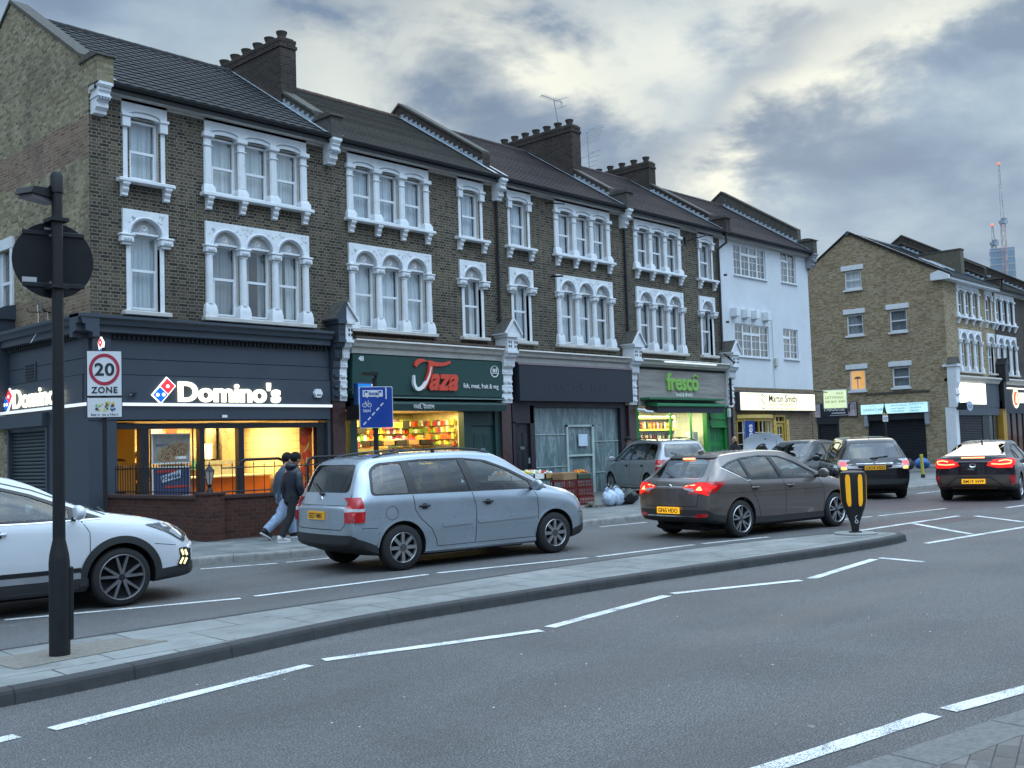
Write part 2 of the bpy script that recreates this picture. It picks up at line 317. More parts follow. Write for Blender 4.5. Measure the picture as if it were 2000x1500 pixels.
def roadpaint():
 m, t, b = newmat('road_paint'); v = coords(t); o = t.nodes['Material Output']
 n = noise(t, v, 120, 3, .7); n2 = noise(t, v, 3.2, 5, .6)
 c = rampn(t, n, [(0.3, (.42, .44, .44)), (0.6, (.80, .82, .82))]); t.links.new(c, b.inputs['Base Color']); b.inputs['Roughness'].default_value = .75
 s = t.nodes.new('ShaderNodeMath'); s.operation = 'MULTIPLY_ADD'; t.links.new(n2, s.inputs[0]); s.inputs[1].default_value = .55; t.links.new(n, s.inputs[2])
 al = rampn(t, s.outputs[0], [(0.66, 0.0), (0.76, 1.0)]); tr = t.nodes.new('ShaderNodeBsdfTransparent'); mx = t.nodes.new('ShaderNodeMixShader')
 t.links.new(al, mx.inputs[0]); t.links.new(tr.outputs[0], mx.inputs[1]); t.links.new(b.outputs[0], mx.inputs[2]); t.links.new(mx.outputs[0], o.inputs[0]); return m
M_asph = asphalt('asphalt', .088); M_asph2 = asphalt('asphalt_far', .082, red=.6)
M_slab = paving('paving_slabs', (.215, .225, .22), .95, .68, R(4)); M_pave = paving('pavement_slabs', (.17, .18, .18), .9, .6, R(3))
M_fore = paving('forecourt', (.15, .155, .15), 1.2, .9, 0); M_brickpave = paving('brick_paviors', (.15, .14, .135), .2, .1, R(-14), .004, .3, .3)
M_kerb = plain('kerb_granite', (.038, .040, .042), .8, var=.3, scale=6, dirt=((.03, .03, .028), .7), bmp=.5)
M_kerbL = plain('kerb_light', (.22, .22, .21), .8, var=.3, scale=6, dirt=((.1, .1, .095), .6), bmp=.4)
M_paint = roadpaint()
M_dirt = plain('gutter_dirt', (.06, .052, .045), .95, var=.4, scale=20)
M_sandy = plain('sandy_patch', (.19, .175, .15), .9, var=.25, scale=25, bmp=.6)
# ground sheets
g = MB(); n = 26; ext = 400
g.quad((-ext, -ext, 0), (ext, -ext, 0), (ext, ext, 0), (-ext, ext, 0)); structure(g, 'ground', M_asph)
g = MB(); g.quad((17.5, 7.6, .003), (60, 4.0, .003), (60, 12.6, .003), (33, 12.6, .003), (19, 13.6, .003)); structure(g, 'road_surface', M_asph2)
def strip(mb, A, B, z0, z1, m=0):      # vertical face strip between two polylines is made by slab()
 pass
def slab(name, outer, z, mat, kerb=None, kerbw=.15, km=M_kerb, skirt=True):
 """raised paved area with a rounded kerb round the listed edge run"""
 a = sum(outer[i][0] * outer[(i + 1) % len(outer)][1] - outer[(i + 1) % len(outer)][0] * outer[i][1] for i in range(len(outer)))
 pts = outer if a > 0 else outer[::-1]
 g = MB(); g.quad(*[(x, y, z) for x, y in pts])
 return structure(g, name, mat)
def smooth_line(pts, k=6):
 """Catmull-Rom through 2D points"""
 P = [pts[0]] + list(pts) + [pts[-1]]; o = []
 for i in range(1, len(P) - 2):
  for j in range(k):
   t = j / k; a, b, c, d = P[i - 1], P[i], P[i + 1], P[i + 2]
   o.append(tuple(.5 * ((2 * b[q]) + (-a[q] + c[q]) * t + (2 * a[q] - 5 * b[q] + 4 * c[q] - d[q]) * t * t + (-a[q] + 3 * b[q] - 3 * c[q] + d[q]) * t ** 3) for q in (0, 1)))
 o.append(tuple(pts[-1])); return o
def offset_line(pts, d):
 o = []
 for i, p in enumerate(pts):
  a = pts[max(i - 1, 0)]; b = pts[min(i + 1, len(pts) - 1)]; dx, dy = b[0] - a[0], b[1] - a[1]; l = math.hypot(dx, dy) or 1
  o.append((p[0] - dy / l * d, p[1] + dx / l * d))
 return o
def kerb(line, side, z, w=.15, mat=M_kerb, stone=.9, name='kerb'):
 """kerb stones along line (road edge at the foot); side=+1 puts the pavement to the left of travel"""
 prof = [(0, 0), (.012, z - .035), (.022, z - .012), (.045, z), (w, z + .002), (w, z - .05)]
 rings = []
 for d, h in prof: rings.append([(x, y, h) for x, y in offset_line(line, d * side)])
 g = MB(); nn = len(line); vs = [p for r in rings for p in r]
 for i in range(len(rings) - 1):
  for j in range(nn - 1):
   a, b = i * nn + j, i * nn + j + 1; g.add([vs[a], vs[b], vs[b + nn], vs[a + nn]], [(0, 1, 2, 3) if side < 0 else (3, 2, 1, 0)])
 acc = 0
 for j in range(nn - 1):
  (x0, y0), (x1, y1) = line[j], line[j + 1]; l = math.hypot(x1 - x0, y1 - y0); t0 = acc
  while t0 < l:
   f = t0 / l if l else 0; x, y = x0 + (x1 - x0) * f, y0 + (y1 - y0) * f; dx, dy = (x1 - x0) / l, (y1 - y0) / l; nx, ny = -dy * side, dx * side
   q = [(d - .003, h + .002) if i < 3 else (d, h + .003) for i, (d, h) in enumerate(prof[:5])]
   A = [(x + nx * d - dx * .0025, y + ny * d - dy * .0025, h) for d, h in q]; B = [(x + nx * d + dx * .0025, y + ny * d + dy * .0025, h) for d, h in q]
   for i in range(4): g.add([A[i], B[i], B[i + 1], A[i + 1]], [(0, 1, 2, 3)], 1)
   t0 += stone
  acc = t0 - l
 return structure(g, name, [mat, plain('kerb_joint', (.018, .018, .017), .95)], smooth=True, ang=50)
IZ = .11
near = smooth_line([(-6, 8.15), (-2, 7.9), (1.2, 7.62), (2.88, 7.51), (3.98, 7.57), (5.55, 7.75), (6.44, 7.80), (7.45, 7.72), (9.46, 7.50), (10.80, 7.32), (12.43, 7.05), (13.77, 6.85), (14.83, 6.74), (15.7, 6.70)], 5)
nose = [(16.15, 6.74), (16.42, 6.92), (16.5, 7.18), (16.42, 7.45), (16.2, 7.72)]
far = smooth_line([(16.2, 7.72), (15.7, 7.95), (15.05, 8.15), (13.98, 8.44), (12.9, 8.62), (10.92, 8.84), (9.5, 8.93), (7.84, 9.0), (6.56, 9.08), (5.03, 9.16), (3.53, 9.24), (0, 9.45), (-6, 9.8)], 5)
loop = near + nose + far[1:]
kerb(loop, 1, IZ, .13, name='kerb')
ins = offset_line(loop, .12); g = MB(); g.quad(*[(x, y, IZ) for x, y in ins]); structure(g, 'traffic_island', M_slab)
pk = smooth_line([(-8, 15.6), (0, 15.3), (5, 14.95), (8.49, 14.58), (9.21, 14.37), (10.11, 14.05), (13, 13.72), (16.68, 13.50), (18.40, 13.42), (24, 13.0), (30.14, 12.6), (32.20, 12.5), (36, 12.7), (38.8, 13.4), (40.2, 15.2), (40.9, 18), (41.1, 24)], 5)
PZ = .12
kerb(pk[:60], 1, PZ, .14, M_kerbL, name='kerb'); kerb(pk[59:], 1, PZ, .14, M_kerbL, name='kerb')
ins = offset_line(pk, .13); g = MB(); g.quad(*[(x, y, PZ) for x, y in [(41.1, 40)] + [(-8, 40)] + ins]); structure(g, 'pavement', M_pave)
g = MB(); g.quad((10.2, 16.9, PZ + .004), (41.1, 15.4, PZ + .004), (41.1, 21.3, PZ + .004), (10.2, 21.3, PZ + .004)); structure(g, 'forecourt', M_fore)
pk2 = smooth_line([(50.4, 24), (50.6, 17.5), (51.4, 15.0), (53.5, 13.6), (58, 13.0), (75, 12.2), (120, 11.0)], 5)
kerb(pk2, 1, PZ, .14, M_kerbL, name='kerb'); ins = offset_line(pk2, .13); g = MB(); g.quad(*[(x, y, PZ) for x, y in [(120, 40), (50.4, 40)] + ins]); structure(g, 'pavement', M_pave)
nk = [(2.0, 3.05), (4.2, 2.42), (5.20, 2.21), (5.75, 2.11), (6.4, 1.98), (9, 1.45), (20, -.6)]
kerb(nk[::-1], 1, PZ, .30, plain('kerb_near', (.16, .16, .155), .85, var=.3, scale=30, bmp=.8), name='kerb'); ins = offset_line(nk, -.29); g = MB(); g.quad(*[(x, y, PZ) for x, y in ins[::-1]], (2.0, -6, PZ), (20, -6, PZ)); structure(g, 'near_pavement', M_brickpave)
# painted lines
def bar(mb, a, b, w, z=.006, a2=0.0):
 dx, dy = b[0] - a[0], b[1] - a[1]; l = math.hypot(dx, dy); dx /= l; dy /= l; nx, ny = -dy * w / 2, dx * w / 2; k = max(1, int(l / .8)); pts = []
 rnd = random.Random(int(a[0] * 97 + a[1] * 31)); A = []; B = []
 for i in range(k * 6 + 1):
  f = i / (k * 6); x, y = a[0] + (b[0] - a[0]) * f, a[1] + (b[1] - a[1]) * f; j = 1 + rnd.uniform(-.09, .09)
  A.append((x + nx * j, y + ny * j, z)); B.append((x - nx * j, y - ny * j, z))
 for i in range(len(A) - 1): mb.add([B[i], B[i + 1], A[i + 1], A[i]], [(0, 1, 2, 3)])
g = MB()
for a, b in (((-1.2, 12.4), (1.5, 12.0)), ((1.9, 11.95), (4.35, 11.72)), ((4.49, 11.6), (6.79, 10.72)), ((6.98, 10.72), (9.45, 10.42)), ((9.63, 10.42), (12.00, 9.76)), ((12.17, 9.72), (14.27, 9.42)), ((14.46, 9.38), (15.9, 9.0))): bar(g, a, b, .10)
for a, b in (((1.2, 6.5), (2.64, 6.64)), ((2.84, 6.62), (4.95, 6.86)), ((5.14, 6.93), (7.09, 6.33)), ((7.26, 6.38), (9.43, 6.59)), ((9.59, 6.63), (11.21, 5.95)), ((11.40, 5.92), (13.57, 6.12)), ((13.75, 6.12), (13.55, 5.45))): bar(g, a, b, .12)
for a, b in (((17.20, 8.18), (21.34, 7.84)), ((19.28, 7.90), (17.55, 6.25)), ((15.84, 6.33), (19.15, 5.94)), ((19.15, 5.94), (28, 4.9)), ((21.43, 7.54), (20.22, 6.27)), ((23.88, 7.74), (38, 6.1)), ((24.6, 7.4), (23.4, 5.9)), ((27.6, 7.1), (26.4, 5.6))): bar(g, a, b, .12)
for a, b in (((17.68, 9.95), (20.7, 9.35)), ((20.9, 9.28), (23.4, 8.85)), ((16.6, 13.15), (17.9, 12.95)), ((2.4, 3.5), (4.4, 2.88)), ((4.5, 2.80), (6.22, 2.50)), ((6.38, 2.47), (8.6, 1.93)), ((8.24, 14.06), (9.28, 13.62)), ((9.43, 13.60), (10.4, 13.45)), ((24.5, 12.0), (28.0, 11.8)), ((29, 11.75), (33, 11.5)), ((35, 11.4), (40, 11.2))): bar(g, a, b, .12 if a[1] < 4 else .09)
structure(g, 'road_markings', M_paint)
g = MB(); g.quad((3.25, 8.18, IZ + .004), (4.55, 8.28, IZ + .004), (4.35, 8.82, IZ + .004), (3.22, 8.78, IZ + .004)); structure(g, 'pavement_patch', M_sandy)
g = MB(); rnd = random.Random(3)
for i in range(900):
 j = rnd.randrange(10, len(near) - 2); x, y = near[j]; x += rnd.uniform(-.25, .25); d = abs(rnd.gauss(0, .11)) + .02; s = rnd.uniform(.003, .012)
 g.add([(x, y - d, .005), (x + s, y - d + s * .5, .004 + s * .5), (x + s * .3, y - d + s * 1.2, .005), (x - s * .6, y - d + s * .4, .004 + s * .4)], [(0, 1, 2, 3), (0, 3, 2, 1)], rnd.choice((0, 0, 1, 2)))
for i in range(120):
 x, y = rnd.uniform(1.5, 17), rnd.uniform(2.6, 7.3); s = rnd.uniform(.004, .013)
 g.add([(x, y, .005), (x + s * 1.5, y + s * .5, .007), (x + s * .9, y + s * 1.3, .006), (x - s * .5, y + s, .006)], [(0, 1, 2, 3)], rnd.choice((1, 3, 3)))
g.build('gutter_litter', [M_dirt, plain('grit', (.3, .28, .25), .9), plain('leaf', (.09, .045, .02), .9), plain('chip', (.6, .6, .58), .8)], kind='stuff')
# building materials
soot = [(.026, .020, .016), (.048, .037, .027), (.085, .066, .044), (.135, .105, .066), (.040, .032, .026)]
M_bfront = brick('sooty_stock_brick', soot, (.20, .185, .155), sootamt=.35, mort=.011)
M_bside = brick('yellow_stock_brick', [(.11, .088, .055), (.21, .17, .09), (.30, .25, .14), (.38, .33, .22), (.16, .12, .075)], (.27, .25, .20), sootamt=.38, soot=(.06, .055, .045), band=[(8.25, 9.15, (.20, .06, .065)), (4.75, 5.5, (.20, .085, .065))])
M_bnew = brick('yellow_brick', [(.17, .12, .06), (.27, .195, .10), (.36, .27, .155), (.44, .36, .235), (.22, .14, .08)], (.30, .27, .21), sootamt=.18, soot=(.15, .11, .07))
M_bchim = brick('chimney_brick', [(.030, .024, .022), (.055, .040, .034), (.08, .055, .045), (.045, .035, .03)], (.085, .08, .07), sootamt=.5)
M_bdark = brick('dark_brick', [(.045, .035, .03), (.07, .055, .045), (.10, .08, .06)], (.12, .11, .10), sootamt=.5)
M_bwall = brick('red_brown_brick', [(.045, .018, .014), (.075, .028, .021), (.10, .038, .027), (.055, .024, .02)], (.070, .055, .048), sootamt=.3, mort=.007)
M_bbrown = brick('brown_brick', [(.12, .08, .05), (.18, .12, .075), (.24, .165, .10)], (.30, .26, .2), sootamt=.2)
M_white = plain('white_paint', (.70, .73, .76), .6, var=.08, dirt=((.28, .27, .24), .45), bmp=.15)
M_white2 = plain('weathered_cream', (.52, .50, .47), .7, var=.12, dirt=((.2, .18, .15), .6), bmp=.2)
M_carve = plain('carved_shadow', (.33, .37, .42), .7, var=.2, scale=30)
M_upvc = plain('white_upvc', (.74, .77, .80), .35, var=.04)
M_render = plain('white_render', (.62, .65, .69), .8, var=.06, scale=1.2, dirt=((.40, .43, .47), .4), bmp=.5)
M_black = plain('black_paint', (.012, .013, .016), .45, var=.2)
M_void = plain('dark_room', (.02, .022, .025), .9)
M_gut = plain('black_gutter', (.010, .011, .014), .4, var=.3)
M_cop = plain('stone_coping', (.075, .07, .06), .85, var=.4, scale=8, dirt=((.05, .055, .035), .6), bmp=.4)
M_lead = plain('lead_flashing', (.30, .35, .40), .5, var=.25, scale=9, dirt=((.14, .15, .16), .6))
M_pot = plain('dark_clay', (.050, .042, .034), .85, var=.4, scale=12, dirt=((.07, .07, .04), .5), bmp=.3)
M_slateA = plain('concrete_tile', (.016, .016, .018), .8, var=.5, scale=7, dirt=((.07, .075, .06), .35), bmp=.3)
M_tileB = plain('old_clay_tile', (.050, .046, .038), .85, var=.4, scale=9, dirt=((.07, .07, .05), .5), bmp=.4)
M_tileC = plain('brown_tile', (.036, .024, .024), .85, var=.45, scale=9, dirt=((.06, .05, .045), .4), bmp=.4)
M_slate = plain('grey_slate', (.055, .068, .085), .5, var=.25, scale=6, dirt=((.09, .10, .10), .4), bmp=.2)
def curtainm(name, col, em=0):
 m, t, b = newmat(name); v = coords(t); mp = t.nodes.new('ShaderNodeMapping'); mp.inputs['Scale'].default_value = (16, 16, .5); t.links.new(v, mp.inputs[0])
 c = rampn(t, noise(t, mp.outputs[0], 1.0, 2), [(0.3, tuple(q * .62 for q in col)), (0.7, col)]); t.links.new(c, b.inputs['Base Color']); b.inputs['Roughness'].default_value = .9; return m
M_net = curtainm('net_curtain', (.70, .76, .78)); M_netg = curtainm('grey_curtain', (.34, .37, .39)); M_netw = curtainm('white_blind', (.80, .86, .90))
M_glass = glassm('window_glass', (.88, .92, .94), .40); M_shopglass = glassm('shop_glass', (.97, .97, .96), .02, refl=.7); M_dglass = glassm('dusty_glass', (.42, .52, .56), .45, .25, refl=.8)
# wall with openings (plane y=0, depth d behind)
def wallholes(mb, x0, x1, z0, z1, holes, d=.22, m=0, y=0.0, rm=None):
 xs = sorted({x0, x1, *[h[0] for h in holes], *[h[1] for h in holes]}); zs = sorted({z0, z1, *[h[2] for h in holes], *[h[3] for h in holes]})
 for i in range(len(xs) - 1):
  for j in range(len(zs) - 1):
   a, b, c, e = xs[i], xs[i + 1], zs[j], zs[j + 1]; mx_, mz = (a + b) / 2, (c + e) / 2
   if a < x0 - 1e-6 or b > x1 + 1e-6 or c < z0 - 1e-6 or e > z1 + 1e-6: continue
   if any(h[0] < mx_ < h[1] and h[2] < mz < h[3] for h in holes): continue
   mb.quad((a, y, c), (b, y, c), (b, y, e), (a, y, e), m=m)
 for a, b, c, e in holes:
  r = m if rm is None else rm
  mb.quad((a, y, c), (a, y, e), (a, y + d, e), (a, y + d, c), m=r); mb.quad((b, y, c), (b, y + d, c), (b, y + d, e), (b, y, e), m=r)
  mb.quad((a, y, e), (b, y, e), (b, y + d, e), (a, y + d, e), m=r); mb.quad((a, y, c), (a, y + d, c), (b, y + d, c), (b, y, c), m=r)
def sash(parent, x, z0, z1, w, rail, cur=None, d=.10, low=True, n='sash'):
 """one sash light: frame, pane, curtain; x = centre"""
 g = MB(); f = .05; a, b = x - w / 2, x + w / 2
 g.box(a, a + f, d, d + .07, z0, z1).box(b - f, b, d, d + .07, z0, z1).box(a + f, b - f, d, d + .07, z1 - f, z1).box(a + f, b - f, d, d + .07, z0, z0 + f + .01)
 g.box(a + f, b - f, d - .012, d + .05, rail - .03, rail + .03)
 if low:
  q = .035; g.box(a + f, a + f + q, d - .010, d + .05, z0 + f + .01, rail - .03).box(b - f - q, b - f, d - .010, d + .05, z0 + f + .01, rail - .03).box(a + f + q, b - f - q, d - .010, d + .05, z0 + f + .01, z0 + f + .055)
 s = g.build(n, M_upvc, parent)
 g = MB(); g.quad((a + .03, d + .03, z0 + .03), (b - .03, d + .03, z0 + .03), (b - .03, d + .03, z1 - .03), (a + .03, d + .03, z1 - .03)); g.build('pane', M_glass, s)
 g = MB()
 if cur is not None:
  k = 22; rnd = random.Random(int(x * 100 + z0 * 10)); ph = rnd.random() * 6; gap = cur[1] if isinstance(cur, tuple) else 0; cm = cur[0] if isinstance(cur, tuple) else cur
  pts = [(a + .02 + (w - .04) * i / k, d + .16 + .018 * math.sin(i * 2.1 + ph) * (1 + .5 * math.sin(i * .7))) for i in range(k + 1)]
  for i in range(k):
   if gap and abs((i + .5) / k - .5) < gap / 2: continue
   g.quad((*pts[i], z0), (*pts[i + 1], z0), (*pts[i + 1], z1), (*pts[i], z1), m=0)
 else: cm = M_netg
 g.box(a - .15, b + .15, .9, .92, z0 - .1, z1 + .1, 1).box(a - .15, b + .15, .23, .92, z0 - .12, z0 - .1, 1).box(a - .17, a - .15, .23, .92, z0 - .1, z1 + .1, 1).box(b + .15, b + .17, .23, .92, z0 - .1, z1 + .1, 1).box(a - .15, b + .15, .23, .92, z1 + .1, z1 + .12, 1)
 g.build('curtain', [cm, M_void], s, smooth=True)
 return s
def arch(cx, w, zs, rise, n=10): return [(cx + w / 2 * math.cos(PI * i / n), zs + rise * math.sin(PI * i / n)) for i in range(n + 1)]   # right to left
def scroll(mb, x, w, z1, y0=0, m=0, h=.28, d=.15):
 mb.prism([(y0 + .01, z1), (-d, z1), (-d, z1 - h * .22), (-d * .72, z1 - h * .34), (-d * .80, z1 - h * .5), (-d * .62, z1 - h * .66), (-d * .45, z1 - h * .70), (-d * .5, z1 - h * .92), (-d * .25, z1 - h), (y0 + .01, z1 - h)], 'x', x - w / 2, x + w / 2, m)
 mb.box(x - w / 2 - .012, x + w / 2 + .012, -d - .012, y0, z1 - h * .16, z1 - h * .0, m)
def capital(mb, x, z0, z1, r, m=0, dk=1):
 h = z1 - z0
 for k, (a, b, e) in enumerate(((0, .25, .015), (.25, .8, .055), (.8, 1.0, .075))): mb.bbox(x - r - e, x + r + e, -.085 - e, .06, z0 + h * a, z0 + h * b, .012, m)
 for sx in (-1, 0, 1):
  mb.blob((x + sx * (r * .75), -.145, z0 + h * .52), (.035, .022, .05), m, 8, 5)
  mb.box(x + sx * r * .75 - .008, x + sx * r * .75 + .008, -.168, -.10, z0 + h * .42, z0 + h * .60, dk)
def win_upper(parent, xc, lights, cols, w, zt, curt, name='window'):
 """second-floor window under the eaves: chamfered posts, shallow heads, sill on scroll brackets"""
 g = MB(); zb, zi, zh = 7.70, 9.10, 9.06; x0, x1 = xc + cols[0], xc + cols[-1]; hw = .10
 single = len(lights) == 1; e = .14 if single else .08
 pts = [(x0 - e, zt), (x0 - e, zi)]
 for lx in lights: pts += [p for p in arch(xc + lx, w, zi - .03, .055, 8)][::-1]
 pts += [(x1 + e, zi), (x1 + e, zt)]
 g.prism(pts, 'y', -.05, .10, 0)
 for lx in lights:   # hood mould
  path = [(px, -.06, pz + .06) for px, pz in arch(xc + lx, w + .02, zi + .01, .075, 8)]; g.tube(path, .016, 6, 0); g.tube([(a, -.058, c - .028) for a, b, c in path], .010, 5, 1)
 if single:
  for sx in (-1, 1):
   cx = xc + sx * (w / 2 + .10); g.box(cx - .11, cx + .11, -.12, .02, zi - .02, zi + .04).box(cx - .09, cx + .09, -.09, .02, zi - .24, zi - .02).box(cx - .05, cx + .05, -.02, .10, zb, zi - .24)
 else:
  for c in cols:
   cx = xc + c; g.bbox(cx - hw, cx + hw, -.06, .10, zb + .2, zi - .08, .03).bbox(cx - hw - .045, cx + hw + .045, -.12, .10, zi - .10, zi + .02, .02).bbox(cx - hw - .02, cx + hw + .02, -.085, .10, zi - .30, zi - .27, .01)
   g.loft([[(cx - a, -.06 - q, z), (cx + a, -.06 - q, z), (cx + a, .10, z), (cx - a, .10, z)] for a, q, z in ((hw + .05, .05, zb), (hw + .05, .05, zb + .12), (hw + .005, .0, zb + .22))])
 s = x0 - (.20 if not single else .26); q = x1 + (.20 if not single else .26)
 g.bbox(s, q, -.20, .10, zb - .085, zb, .015)
 for c in (cols if not single else (cols[0] - .10, cols[-1] + .10)): scroll(g, xc + c, .14, zb - .085, h=.30, d=.17)
 o = g.build(name, [M_white, M_carve], parent, smooth=True, ang=30)
 for i, lx in enumerate(lights): sash(o, xc + lx, zb, zh, w, 8.36, curt[i % len(curt)])
 return o
def win_arch(parent, xc, lights, cols, w, curt, name='window'):
 """first-floor window: round columns, carved capitals, arched heads"""
 g = MB(); zb, zc, zs, zt, rail = 4.84, 6.26, 6.50, 7.05, 5.75; x0, x1 = xc + cols[0], xc + cols[-1]; single = len(lights) == 1; e = .14 if single else .10
 pts = [(x0 - e, zt), (x0 - e, zs)]
 for lx in lights: pts += [p for p in arch(xc + lx, w + .02, zs + .02, .33, 14)][::-1]
 pts += [(x1 + e, zs), (x1 + e, zt)]
 g.prism(pts, 'y', -.06, .10, 0)
 for lx in lights:
  path = [(px, -.07, pz) for px, pz in arch(xc + lx, w + .10, zs + .02, .375, 14)]; g.tube(path, .022, 6, 0); g.tube([(a, -.065, c) for a, b, c in [(px, 0, pz) for px, pz in arch(xc + lx, w + .01, zs + .02, .335, 14)]], .010, 5, 1)
  g.prism(arch(xc + lx, w + .02, zs + .06, .30, 14), 'y', .045, .10, 2)      # tympanum
  g.bbox(xc + lx - w / 2, xc + lx + w / 2, .0, .10, zs + .02, zs + .075, .01, 0)
  g.lathe([(.035, -.004), (.06, .012), (.075, 0.0)], (xc + lx, .04, zs + .19), 14, 0, 'y', False); g.lathe([(.0, .006), (.03, .004)], (xc + lx, .04, zs + .19), 10, 2, 'y', False)
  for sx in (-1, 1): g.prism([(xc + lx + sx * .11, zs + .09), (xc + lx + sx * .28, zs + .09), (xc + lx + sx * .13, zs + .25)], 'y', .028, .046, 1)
 for c in cols:
  cx = xc + c
  if single: g.box(cx - .05, cx + .05, -.02, .10, zb, zc); capital(g, cx + (-.07 if c < 0 else .07), zc, zs, .09)
  else:
   g.cyl((cx, -.02, zb + .3), (cx, -.02, zc), .095, .085, 14).box(cx - .09, cx + .09, .03, .10, zb + .2, zc); capital(g, cx, zc, zs, .085)
   g.loft([[(cx - a, -.08 - q, z), (cx + a, -.08 - q, z), (cx + a, .10, z), (cx - a, .10, z)] for a, q, z in ((.155, .04, zb), (.155, .04, zb + .14), (.135, .02, zb + .26), (.10, 0, zb + .32))])
 rnd = random.Random(5)
 for i in range(len(lights) + 1):      # carved leaf scrolls in the spandrels
  cx = (x0 if i == 0 else x1 if i == len(lights) else xc + (lights[i - 1] + lights[i]) / 2); sp = .10 if i in (0, len(lights)) else .24
  for k in range(9 if sp > .2 else 6):
   ax = cx + rnd.uniform(-sp, sp) * (1 if sp > .2 else .7) + (.06 if i == 0 else -.06 if i == len(lights) else 0); az = 6.93 + rnd.uniform(-.07, .06) - (.10 * (1 - abs(ax - cx) / .3) if rnd.random() > .5 else 0); r = rnd.uniform(.015, .035); a0 = rnd.random() * 6
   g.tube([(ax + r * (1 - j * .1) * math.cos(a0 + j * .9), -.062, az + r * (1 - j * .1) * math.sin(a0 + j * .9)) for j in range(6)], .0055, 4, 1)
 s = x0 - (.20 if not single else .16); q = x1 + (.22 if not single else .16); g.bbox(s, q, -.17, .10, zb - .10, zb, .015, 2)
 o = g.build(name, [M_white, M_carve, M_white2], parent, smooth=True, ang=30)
 for i, lx in enumerate(lights): sash(o, xc + lx, zb, zs + .04, w, rail, curt[i % len(curt)])
 return o
TL, TC = (-.89, 0, .88), (-1.34, -.45, .44, 1.33)
# roof
EY, EZ, RY, RZ = -.32, 9.66, 4.0, 12.42
def roof_mesh(parent, x0, x1, mat, wave, courses, ridge_m, ry=RY, rz=RZ, ey=EY, ez=EZ, by=8.6, name='roof', th=.022):
 g = MB(); dy, dz = (ry - ey), (rz - ez); sl = math.hypot(dy, dz); ny, nz = -dz / sl, dy / sl
 if wave: nx = int((x1 - x0) / wave * 4); xs = [x0 + (x1 - x0) * i / nx for i in range(nx + 1)]; wv = [(.0, .012, .016, .005)[i % 4] for i in range(nx + 1)]
 else: xs = [x0, x1]; wv = [0, 0]
 rnd = random.Random(4)
 for c in range(courses):
  f0, f1 = c / courses, (c + 1.12) / courses; j = rnd.uniform(-.002, .002)
  A = [(x, ey + dy * f0 + ny * (th + w + j), ez + dz * f0 + nz * (th + w + j)) for x, w in zip(xs, wv)]
  B = [(x, ey + dy * f1 + ny * (w * .6), ez + dz * f1 + nz * (w * .6)) for x, w in zip(xs, wv)]
  D = [(x, ey + dy * f0 + ny * (w - .006), ez + dz * f0 + nz * (w - .006)) for x, w in zip(xs, wv)]
  g.loft([D, A, B], 0, False, False)
 if not wave:
  tw = .165 if courses > 24 else .28
  for c in range(courses):
   f0, f1 = c / courses, (c + 1) / courses; x = x0 + (tw / 2 if c % 2 else 0)
   while x < x1 - .02:
    P = [(x - .004, f0), (x + .004, f0), (x + .004, f1), (x - .004, f1)]; g.add([(a, ey + dy * f + ny * (.004 + th * (1 - (f - f0) / (f1 - f0))), ez + dz * f + nz * (.004 + th * (1 - (f - f0) / (f1 - f0)))) for a, f in P], [(0, 1, 2, 3)], 1); x += tw
 g.quad((x0, ry, rz), (x1, ry, rz), (x1, by, rz - (by - ry) * .65), (x0, by, rz - (by - ry) * .65), m=0)
 g.quad((x0, ey, ez - .02), (x0, ry, rz - .03), (x1, ry, rz - .03), (x1, ey, ez - .02), m=1)
 o = g.build(name, [mat, M_gut], parent, smooth=bool(wave), ang=50)
 g = MB(); k = int((x1 - x0) / .42)
 for i in range(k): a = x0 + (x1 - x0) * i / k; b = x0 + (x1 - x0) * (i + 1) / k; g.cyl((a + .004, ry, rz - .035), (b + .01, ry, rz - .035), .115, .108, 12)
 g.build('ridge_tiles', ridge_m, o, smooth=True)
 return o
